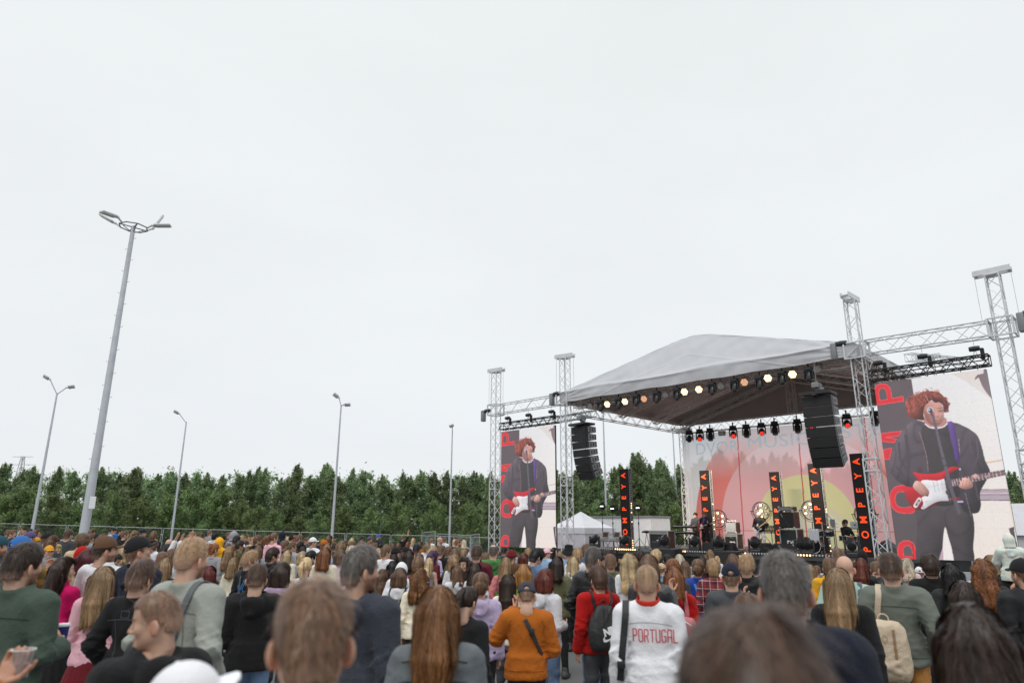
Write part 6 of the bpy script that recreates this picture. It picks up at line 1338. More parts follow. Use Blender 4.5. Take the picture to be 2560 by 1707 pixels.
    n, L, wid, lift, wave, spk = {'s': (2800, .034, .0016, .004, 0, .14), 'b': (2400, .008, .0013, .002, 0, .5), 'm': (2600, .085, .0018, .009, .002, 0), 'c': (2600, .06, .002, .016, .007, 0), 'l': (3000, .24, .0021, .007, .002, 0), 'w': (3200, .18, .0023, .015, .010, 0), 'o': (2300, .12, .002, .006, .001, 0), 'p': (2000, .09, .0016, .004, .001, 0), 'n': (2200, .07, .0018, .010, .004, 0), 'h': (1700, .03, .0016, .004, 0, .25), 'q': (2400, .07, .0017, .006, 0, .15), 'k': (300, .004, .001, .001, 0, .3), 'x': (1100, .03, .0015, .003, 0, .1)}[style]
    V, F, Vs, Fs, cs = strands(g, n, sd_, L, .012 if L > .05 else max(.003, L / 4), 0, wid, lift, wave, spiky=spk)
    A = np.concatenate([V, Vs]); B = np.concatenate([F, Fs + len(V)]); 
    def clump(P):
        a = np.arctan2(P[:, 0], -(P[:, 1] - .02)); q = 1 + .24 * np.sin(a * 9 + sd_) + .20 * np.sin(a * 21 + P[:, 2] * 5 + sd_) + .16 * np.sin(a * 47 + P[:, 2] * 11 + 2); z = P[:, 2]
        if style in 'lwo': q = q * (.78 + .55 * np.clip((.2 - z) / .42, 0, 1)) * (1 - .35 * np.exp(-(P[:, 0] / .008) ** 2) * (z > .14))
        elif style in 'bqsh': q = q ** .5
        else: q = q ** .6
        return np.clip(q, .42, 1.9)
    def fade(P):
        z = P[:, 2]
        if style in 'bq': return .62 * np.clip((.115 - z) / .055, 0, 1) + (.16 if style == 'b' else 0)
        if style in 'shx': return .55 * np.clip((.062 - z) / .045, 0, 1)
        if style == 'm': return .3 * np.clip((.02 - z) / .03, 0, 1)
        return 0 * z
    fd = np.concatenate([fade(V), fade(Vs) * .8])
    t = np.concatenate([.9 * clump(V), cs * np.repeat(clump(Vs[::len(Vs) // n]), len(Vs) // n)]); me = np_mesh('hair', A, B, True, {'strand': np.stack([t, t, fd], 1)}); me.materials.append(M_HAIRP); HAIR[key] = me; return me
HATS = {}
def hat_mesh(kind):
    if kind in HATS: return HATS[kind]
    g = Field((-.16, -.2, -.05), (.16, .24, .27), .006)
    def shell(inf, zlo, sl=.0): g.ell((0, -.004, .108), (.076 + inf, .097 + inf, .098 + inf), .01); g.f = np.maximum(g.f, zlo - g.ax[2][None, None, :] + sl * g.ax[1][None, :, None])
    if kind in ('C', 'R'):
        shell(.018, .108, .12); g.ell((0, -.004, .098), (.083, .102, .085), .006, 's'); g.f = np.maximum(g.f, -1)
        def brim(X, Y, Z): zc = .122 + .10 * (Y - .09) * -.35 - X * X * 2.6; return np.maximum(np.abs(Z - zc) - .0065, np.sqrt((X / .078) ** 2 + ((Y - .085) / .088) ** 2) * .08 - .08) + np.maximum(0, .07 - Y)
        g.fn((-.12, .06, .06), (.12, .2, .17), brim, .006); g.ell((0, -.004, .225), (.009, .009, .006), .004); 
        for a in range(6): an = rad(60 * a + 30); g.cap((0, -.004, .224), (math.sin(an) * .075, -.004 + math.cos(an) * .095, .16), .0016, .0016, .003)
        g.ell((0, -.118, .128), (.030, .04, .024), .004, 's'); g.cap((-.035, -.108, .103), (.035, -.108, .103), .006, .006, .004)
    elif kind == 'B': shell(.018, .085, .15); g.ring((0, -.004, .105), .098, .118, .010, rad(8), .008, .028); g.noise(.0012, (400, 400, 30), 3)
    elif kind == 'U':
        shell(.02, .09); g.ell((0, -.004, .20), (.088, .105, .03), .02)
        g.fn((-.17, -.2, .02), (.17, .2, .14), lambda X, Y, Z: np.maximum(np.abs(np.sqrt(X * X + (Y * .88) ** 2) - (.098 + (.115 - Z) * .62)) - .005, np.maximum(Z - .115, .045 - Z)), .01)
    elif kind == 'H':
        g.ell((0, -.02, .105), (.10, .122, .128), .02); g.cap((0, -.04, .08), (0, -.05, -.03), .095, .10, .04); g.ell((0, .11, .075), (.062, .10, .082), .015, 's'); g.ring((0, .072, .075), .066, .085, .012, rad(78), .012); g.noise(.004, (32, 30, 34), 4)
    V, F = g.surf(); me = np_mesh({'C': 'cap', 'R': 'cap', 'B': 'beanie', 'U': 'bucket_hat', 'H': 'raised_hood'}[kind], V, F); HATS[kind] = me; return me
# ---- people materials
def skin_mat():
    m = mat('skin', (.6, .4, .3), .5, spec=.35); nt = m.node_tree; n, l = nt.nodes, nt.links; b = n['Principled BSDF']; a = n.new('ShaderNodeVertexColor'); a.layer_name = 'tint'; o = n.new('ShaderNodeObjectInfo'); v = n.new('ShaderNodeVectorMath'); v.operation = 'MULTIPLY'; l.new(a.outputs[0], v.inputs[0]); l.new(o.outputs['Color'], v.inputs[1])
    t = n.new('ShaderNodeTexCoord'); z = n.new('ShaderNodeTexNoise'); z.inputs['Scale'].default_value = 26; z.inputs['Detail'].default_value = 4; l.new(t.outputs['Object'], z.inputs[0]); r = n.new('ShaderNodeMapRange'); r.inputs[3].default_value = .86; r.inputs[4].default_value = 1.1; l.new(z.outputs['Fac'], r.inputs[0]); s = n.new('ShaderNodeVectorMath'); s.operation = 'SCALE'; l.new(v.outputs[0], s.inputs[0]); l.new(r.outputs[0], s.inputs['Scale']); l.new(s.outputs[0], b.inputs['Base Color'])
    b.inputs['Subsurface Weight'].default_value = .12; b.inputs['Subsurface Radius'].default_value = (.9, .35, .2); b.inputs['Subsurface Scale'].default_value = .012; return m
def hair_mat():
    m = mat('hair', (.1, .06, .04), .36, spec=.42); nt = m.node_tree; n, l = nt.nodes, nt.links; b = n['Principled BSDF']; a = n.new('ShaderNodeVertexColor'); a.layer_name = 'strand'; o = n.new('ShaderNodeObjectInfo'); sp_ = n.new('ShaderNodeSeparateColor'); l.new(a.outputs[0], sp_.inputs[0]); v = n.new('ShaderNodeVectorMath'); v.operation = 'SCALE'; l.new(o.outputs['Color'], v.inputs[0]); l.new(sp_.outputs[0], v.inputs['Scale']); mxn = n.new('ShaderNodeMix'); mxn.data_type = 'RGBA'; l.new(sp_.outputs[2], mxn.inputs[0]); l.new(v.outputs[0], mxn.inputs[6]); mxn.inputs[7].default_value = (.46, .29, .21, 1); l.new(mxn.outputs[2], b.inputs['Base Color']); b.inputs['Anisotropic'].default_value = .3; b.inputs['Anisotropic Rotation'].default_value = .25; return m
M_SKINP, M_HAIRP = skin_mat(), hair_mat()
M_SHOE = mat('shoe_leather', (.05, .05, .05), .6, 0, .3, 10)
def cloth_mat(name, rough, var, bump, bscale, sheen, nscale=5, spec=.3):
    m = mat(name, (.5, .5, .5), rough, 0, var, nscale, bump, bscale, objcol=True, sheen=sheen, spec=spec); return m
M_COTTON = cloth_mat('cotton_jersey', .92, .10, .25, 55, .03); M_WOOL = cloth_mat('fleece', .97, .12, .7, 130, .06); M_LEATH = cloth_mat('creased_leather', .42, .22, .45, 22, 0, 9, .5); M_NYLON = cloth_mat('smooth_nylon', .6, .10, .3, 14, 0, 4, .3); M_DENIM = cloth_mat('denim', .9, .30, .35, 70, .02, 7); M_SUEDE = cloth_mat('mottled_suede', .8, .40, .3, 30, .05, 6)
def plaid(name, base, s1, s2, sc):
    m = mat(name, base, .92); nt = m.node_tree; n, l = nt.nodes, nt.links; b = n['Principled BSDF']; t = n.new('ShaderNodeTexCoord'); sp_ = n.new('ShaderNodeSeparateXYZ'); l.new(t.outputs['Object'], sp_.inputs[0]); prev = None; cur = None
    def band(out, freq, ph, thr):
        a = n.new('ShaderNodeMath'); a.operation = 'MULTIPLY_ADD'; a.inputs[1].default_value = freq; a.inputs[2].default_value = ph; l.new(out, a.inputs[0]); f = n.new('ShaderNodeMath'); f.operation = 'FRACT'; l.new(a.outputs[0], f.inputs[0]); c = n.new('ShaderNodeMath'); c.operation = 'LESS_THAN'; c.inputs[1].default_value = thr; l.new(f.outputs[0], c.inputs[0]); return c.outputs[0]
    col_ = n.new('ShaderNodeRGB'); col_.outputs[0].default_value = (*base, 1); cur = col_.outputs[0]
    for out, fr, ph, th, c, fac in ((sp_.outputs['X'], sc, .1, .42, s1, .55), (sp_.outputs['Z'], sc, .3, .42, s1, .55), (sp_.outputs['X'], sc, .62, .07, s2, .8), (sp_.outputs['Z'], sc, .85, .07, s2, .8)):
        mk = band(out, fr, ph, th); q = n.new('ShaderNodeMath'); q.operation = 'MULTIPLY'; q.inputs[1].default_value = fac; l.new(mk, q.inputs[0]); mixn = n.new('ShaderNodeMix'); mixn.data_type = 'RGBA'; l.new(q.outputs[0], mixn.inputs[0]); l.new(cur, mixn.inputs[6]); mixn.inputs[7].default_value = (*c, 1); cur = mixn.outputs[2]
    l.new(cur, b.inputs['Base Color']); return m
M_PLR = plaid('red_plaid_flannel', (.36, .03, .03), (.02, .025, .05), (.55, .55, .55), 9); M_PLW = plaid('red_white_plaid', (.62, .58, .58), (.45, .05, .06), (.4, .05, .06), 16); M_PLY = plaid('yellow_black_plaid', (.50, .27, .02), (.02, .02, .02), (.02, .02, .02), 8)
M_PASTEL = mat('pastel_print', (.62, .66, .64), .8)
def pastel(m):
    nt = m.node_tree; n, l = nt.nodes, nt.links; t = n.new('ShaderNodeTexCoord'); z = n.new('ShaderNodeTexNoise'); z.inputs['Scale'].default_value = 22; z.inputs['Detail'].default_value = 2; l.new(t.outputs['Object'], z.inputs[0]); r = n.new('ShaderNodeValToRGB'); e = r.color_ramp.elements; e[0].position = .3; e[0].color = (.45, .62, .60, 1); e[1].position = .75; e[1].color = (.72, .55, .66, 1); q = e.new(.48); q.color = (.66, .72, .72, 1); q = e.new(.6); q.color = (.72, .70, .48, 1); l.new(z.outputs['Fac'], r.inputs[0]); l.new(r.outputs[0], n['Principled BSDF'].inputs['Base Color'])
pastel(M_PASTEL)
# ================================================================== THE CROWD
from mathutils.bvhtree import BVHTree
HC = {'db': ('dark brown', (58, 42, 34)), 'br': ('brown', (120, 91, 70)), 'lb': ('light brown', (164, 133, 99)), 'bl': ('blonde', (214, 188, 146)), 'pl': ('platinum blonde', (226, 212, 188)), 'rd': ('ginger', (150, 96, 60)), 'au': ('auburn', (112, 54, 42)), 'gy': ('grey', (94, 88, 84)), 'bk': ('black', (28, 24, 24)), 'pu': ('purple dyed', (112, 78, 124)), 'bg': ('burgundy dyed', (92, 26, 36)), 'or': ('golden orange', (176, 124, 66)), 'gr': ('greenish blonde', (190, 180, 110)), 'mb': ('deep brown', (82, 60, 47)), 'hb': ('honey brown', (132, 90, 54)), 'rk': ('red and black', (104, 32, 28))}
CC = {'black': (30, 30, 32), 'white': (226, 226, 230), 'grey': (150, 150, 154), 'charcoal': (64, 66, 70), 'navy': (30, 35, 50), 'royalblue': (24, 60, 150), 'blue': (52, 104, 170), 'lightblue': (150, 176, 206), 'denimblue': (98, 120, 150), 'red': (178, 18, 14), 'darkred': (104, 22, 32), 'burgundy': (88, 20, 36), 'pink': (234, 182, 194), 'palepink': (232, 202, 206), 'rosepink': (206, 126, 128), 'magenta': (196, 10, 92), 'lilac': (204, 188, 222), 'mauve': (182, 160, 186), 'purple': (90, 78, 120), 'green': (74, 134, 72), 'darkgreen': (68, 82, 73), 'bottlegreen': (102, 108, 99), 'olive': (92, 90, 64), 'lime': (136, 196, 66), 'mint': (158, 186, 176), 'yellow': (236, 172, 34), 'paleyellow': (238, 228, 180), 'lemon': (226, 216, 60), 'orange': (178, 98, 28), 'mustard': (214, 150, 40), 'beige': (196, 172, 138), 'cream': (232, 222, 200), 'tan': (168, 118, 64), 'brown': (96, 70, 52), 'sage': (150, 154, 146), 'teal': (36, 74, 88), 'slate': (58, 62, 72), 'steelgrey': (98, 104, 108), 'pastel': (214, 220, 220)}
CN = {'royalblue': 'royal blue', 'lightblue': 'light blue', 'denimblue': 'denim blue', 'darkred': 'dark red', 'palepink': 'pale pink', 'rosepink': 'rose pink', 'darkgreen': 'dark green', 'bottlegreen': 'grey green', 'paleyellow': 'pale yellow', 'steelgrey': 'steel grey', 'sage': 'pale grey'}
HP = {'s': 'short {} hair', 'b': 'cropped {} hair', 'm': 'tousled {} hair', 'c': 'curly {} hair', 'l': 'long straight {} hair', 'w': 'long wavy {} hair', 'o': '{} bob', 'p': '{} ponytail', 'n': '{} hair tied up', 'q': '{} hair shaved at the sides', 'x': '{} hair', 'h': 'thinning {} hair', 'k': 'a shaved head'}
BR = {'s': .184, 'b': .170, 'm': .218, 'c': .232, 'l': .216, 'w': .236, 'o': .216, 'p': .180, 'n': .184, 'q': .182, 'x': .176, 'h': .178, 'k': .162}
TOPI = {'s': .015, 'b': .006, 'm': .026, 'c': .034, 'l': .019, 'w': .024, 'o': .024, 'p': .011, 'n': .013, 'q': .032, 'x': .002, 'h': .008, 'k': .002}
GN = {'hoodie': 'hoodie', 'jacket': 'jacket', 'tee': 't-shirt', 'sweater': 'sweater', 'tank': 'tank top', 'coat': 'coat', 'leather': 'leather jacket', 'shirt': 'shirt'}
CROPS = {'A': (0, 1310, .12755), 'B': (250, 1310, .12755), 'C': (500, 1310, .12755), 'D': (750, 1310, .12755), 'E': (1000, 1310, .12755), 'F': (1250, 1330, .12755), 'G': (1500, 1360, .12755), 'H': (1980, 1360, .12755), 'R': (2040, 1280, .27225), 'S': (1660, 1280, .27225), 'T': (820, 1280, .27225), 'L': (0, 1280, .27225), 'P': (0, 0, 1)}
prng = random.Random(12)
PEOPLE, PGROUP = [], 'people watching the concert'
def lin(c, j=0): return tuple(max(0, v * (1 + j)) for v in srgb(*c)) + (1,)
def build_person(e, sex, pose, hy, hp, hair, hc, kind, tcol, o, far=False):
    beard = 'beard' in o; curl = float(o.get('curl', .5 if pose not in ('raise_r', 'raise_l', 'raise_b', 'wave_l') else .14)); spread = float(o.get('spread', 0.0 if curl > .2 else .5))
    b = obj('body', body_mesh(sex, pose, hy, hp, beard, curl, spread), e); tone = prng.uniform(.86, 1.1); b.color = (.56 * tone, .345 * tone, .25 * tone, 1)
    HM = Matrix.Translation(Vector(PIV)) @ Matrix([list(r) for r in rotm(hy, hp)]).to_4x4(); hat = o.get('hat'); var = int(o.get('v', prng.randint(0, 1 if hair in 'smbc' else 2)))
    hs = hair if not hat or hat[0] not in 'CRBU' or hair in 'lwop' else 'x'
    if hs != 'k' and not (hat and hat[0] == 'H'):
        h = obj('hair', hair_mesh(hs, var if hs != 'x' else 0), e); h.matrix_local = HM; h.color = lin(HC[hc][1], prng.uniform(-.14, .14))
    if hat:
        t = obj({'C': 'cap', 'R': 'cap', 'B': 'beanie', 'U': 'bucket_hat', 'H': 'raised_hood'}[hat[0]], hat_mesh(hat[0]), e); M = HM
        if hat[0] == 'R': M = HM @ Matrix.Rotation(math.pi, 4, 'Z')
        t.matrix_local = M
        if not t.data.materials: t.data.materials.append(M_COTTON)
        t.color = lin(CC[hat[2:]])
        if hat[2:] == 'pastel': t.material_slots[0].link = 'OBJECT'; t.material_slots[0].material = M_PASTEL
    sd_ = 1 + (prng.randint(0, 2) if not o.get('seed') else int(o['seed']))
    me = top_mesh(kind, sex, pose, float(o.get('big', 0)), sd_); t = obj({'tee': 't_shirt', 'tank': 'tank_top', 'leather': 'leather_jacket'}.get(kind, kind), me, e); mt = o.get('mat', {'leather': 'leather', 'hoodie': 'fleece', 'coat': 'fleece', 'jacket': 'nylon', 'shirt': 'cotton'}.get(kind, 'cotton'))
    m_ = {'leather': M_LEATH, 'fleece': M_WOOL, 'nylon': M_NYLON, 'cotton': M_COTTON, 'denim': M_DENIM, 'suede': M_SUEDE, 'plr': M_PLR, 'plw': M_PLW, 'ply': M_PLY, 'pastel': M_PASTEL}[mt]
    if not me.materials: me.materials.append(M_COTTON)
    t.material_slots[0].link = 'OBJECT'; t.material_slots[0].material = m_; t.color = lin(CC[tcol], prng.uniform(-.08, .08))
    bk, _, bc = o.get('bot', 'trousers:' + prng.choice(['black', 'black', 'denimblue', 'navy', 'charcoal', 'denimblue'])).partition(':'); bm_ = bottom_mesh(bk, sex, pose); q = obj(bk, bm_, e)
    if not bm_.materials: bm_.materials.append(M_DENIM)
    q.color = lin(CC[bc], prng.uniform(-.1, .1)); obj('shoes', shoes_mesh(sex, pose), e)
    if 'glasses' in o:
        g = MB()
        for sx in (-1, 1): g.torus((sx * .032, .106, .076), .021, .0022, Matrix.Rotation(rad(90), 4, 'X'), 16, 5); g.tube((sx * .053, .102, .08), (sx * .080, .0, .074), .002, 4)
        g.tube((-.011, .107, .08), (.011, .107, .08), .002, 4); x = g.build('glasses', M_BLK, e); x.matrix_local = HM
    return t
def place(u, v, w, yaw, hair, o):
    """depth from the apparent head breadth, height from the head top; feet on the ground"""
    br = BR[hair] + (.018 if o.get('hat') else 0); a = abs(math.sin(rad(yaw))); br += (.03 if hair in 'sbqhkxm' else .015) * a * a; d = ray(u, v); best = None
    tl = 1.55 + .201 + (TOPI[hair] if not o.get('hat') else .02)
    if 'pitch' in o: tl -= .018 if float(o['pitch']) < 0 else .006
    lo, hi = (float(o.get('smin', .87)), float(o.get('smax', 1.10)))
    for i in range(81):
        f = .6 + .01 * i * 1.2; y = FPX * br / w * f; p = CP + d * (y / d.length * math.sqrt(1.0)); dep = y; p = CP + d * (dep / FPX); s = (p.z - zg(p.x, p.y)) / tl
        dep = FPX * br * 1.0 / w * f; cost = abs(math.log(f)) + 9 * max(0, lo - s) + 9 * max(0, s - hi)
        if best is None or cost < best[0]: best = (cost, p, s)
    return best[1], best[2]
def person(u, v, w, yaw, hair, hc, kind, tcol, o, label=None):
    sex = o.get('sex', 'f' if hair in 'lwopn' else 'm'); pose = o.get('pose', None)
    if pose is None: pose = prng.choice(['down', 'front', 'front', 'pocket', 'pocket', 'front', 'phone', 'down'])
    hp = rad(float(o.get('pitch', 0))); turn = float(o['turn']) if 'turn' in o else (25 if yaw > 55 else (-25 if yaw < -55 else 0))
    if yaw > 120 or yaw < -120: turn = 0 if 'turn' not in o else turn
    if not o.get('key') and abs(yaw) < 110: yaw += prng.uniform(-14, 14)
    p, s = place(u, v, w, yaw, hair, o); s = min(max(s, .8), 1.16); az = math.degrees(math.atan2(p.x, p.y)); z0 = zg(p.x, p.y)
    e = empty('person', (p.x, p.y, z0), -rad(az + yaw - turn)); e.scale = (s, s, s); top = build_person(e, sex, pose, -rad(turn), hp, hair, hc, kind, tcol, o)
    e['category'] = 'person'; hat = o.get('hat'); hcol = HC[hc][0]
    if hat and hat[0] == 'H': look = 'with a raised ' + CN.get(hat[2:], hat[2:]) + ' hood'
    elif hat: look = 'in a ' + CN.get(hat[2:], hat[2:]) + ' ' + {'C': 'cap', 'R': 'backwards cap', 'B': 'beanie', 'U': 'bucket hat'}[hat[0]] + (' over ' + HP[hair].format(hcol) if hair in 'lwop' else '')
    else: look = 'with ' + HP[hair].format(hcol)
    gm = {'plr': 'red plaid shirt', 'plw': 'red and white plaid shirt', 'ply': 'yellow and black plaid shirt', 'denim': CN.get(tcol, tcol) + ' denim jacket', 'leather': CN.get(tcol, tcol) + ' leather jacket'}.get(o.get('mat'), CN.get(tcol, tcol) + ' ' + GN[kind])
    art = 'an ' if gm[0] in 'aeiou' else 'a '; base = 'person ' + look + (', ' if hat else ' ') + 'wearing ' + art + gm if hat else 'person ' + look + ' in ' + art + gm
    if 'glasses' in o: base += ' and glasses'
    PEOPLE.append(dict(e=e, u=u, v=v, w=w, base=label or base, fixed=bool(label), key=o.get('key', '').replace('_', ' ')))
    e['group'] = PGROUP; return e, top
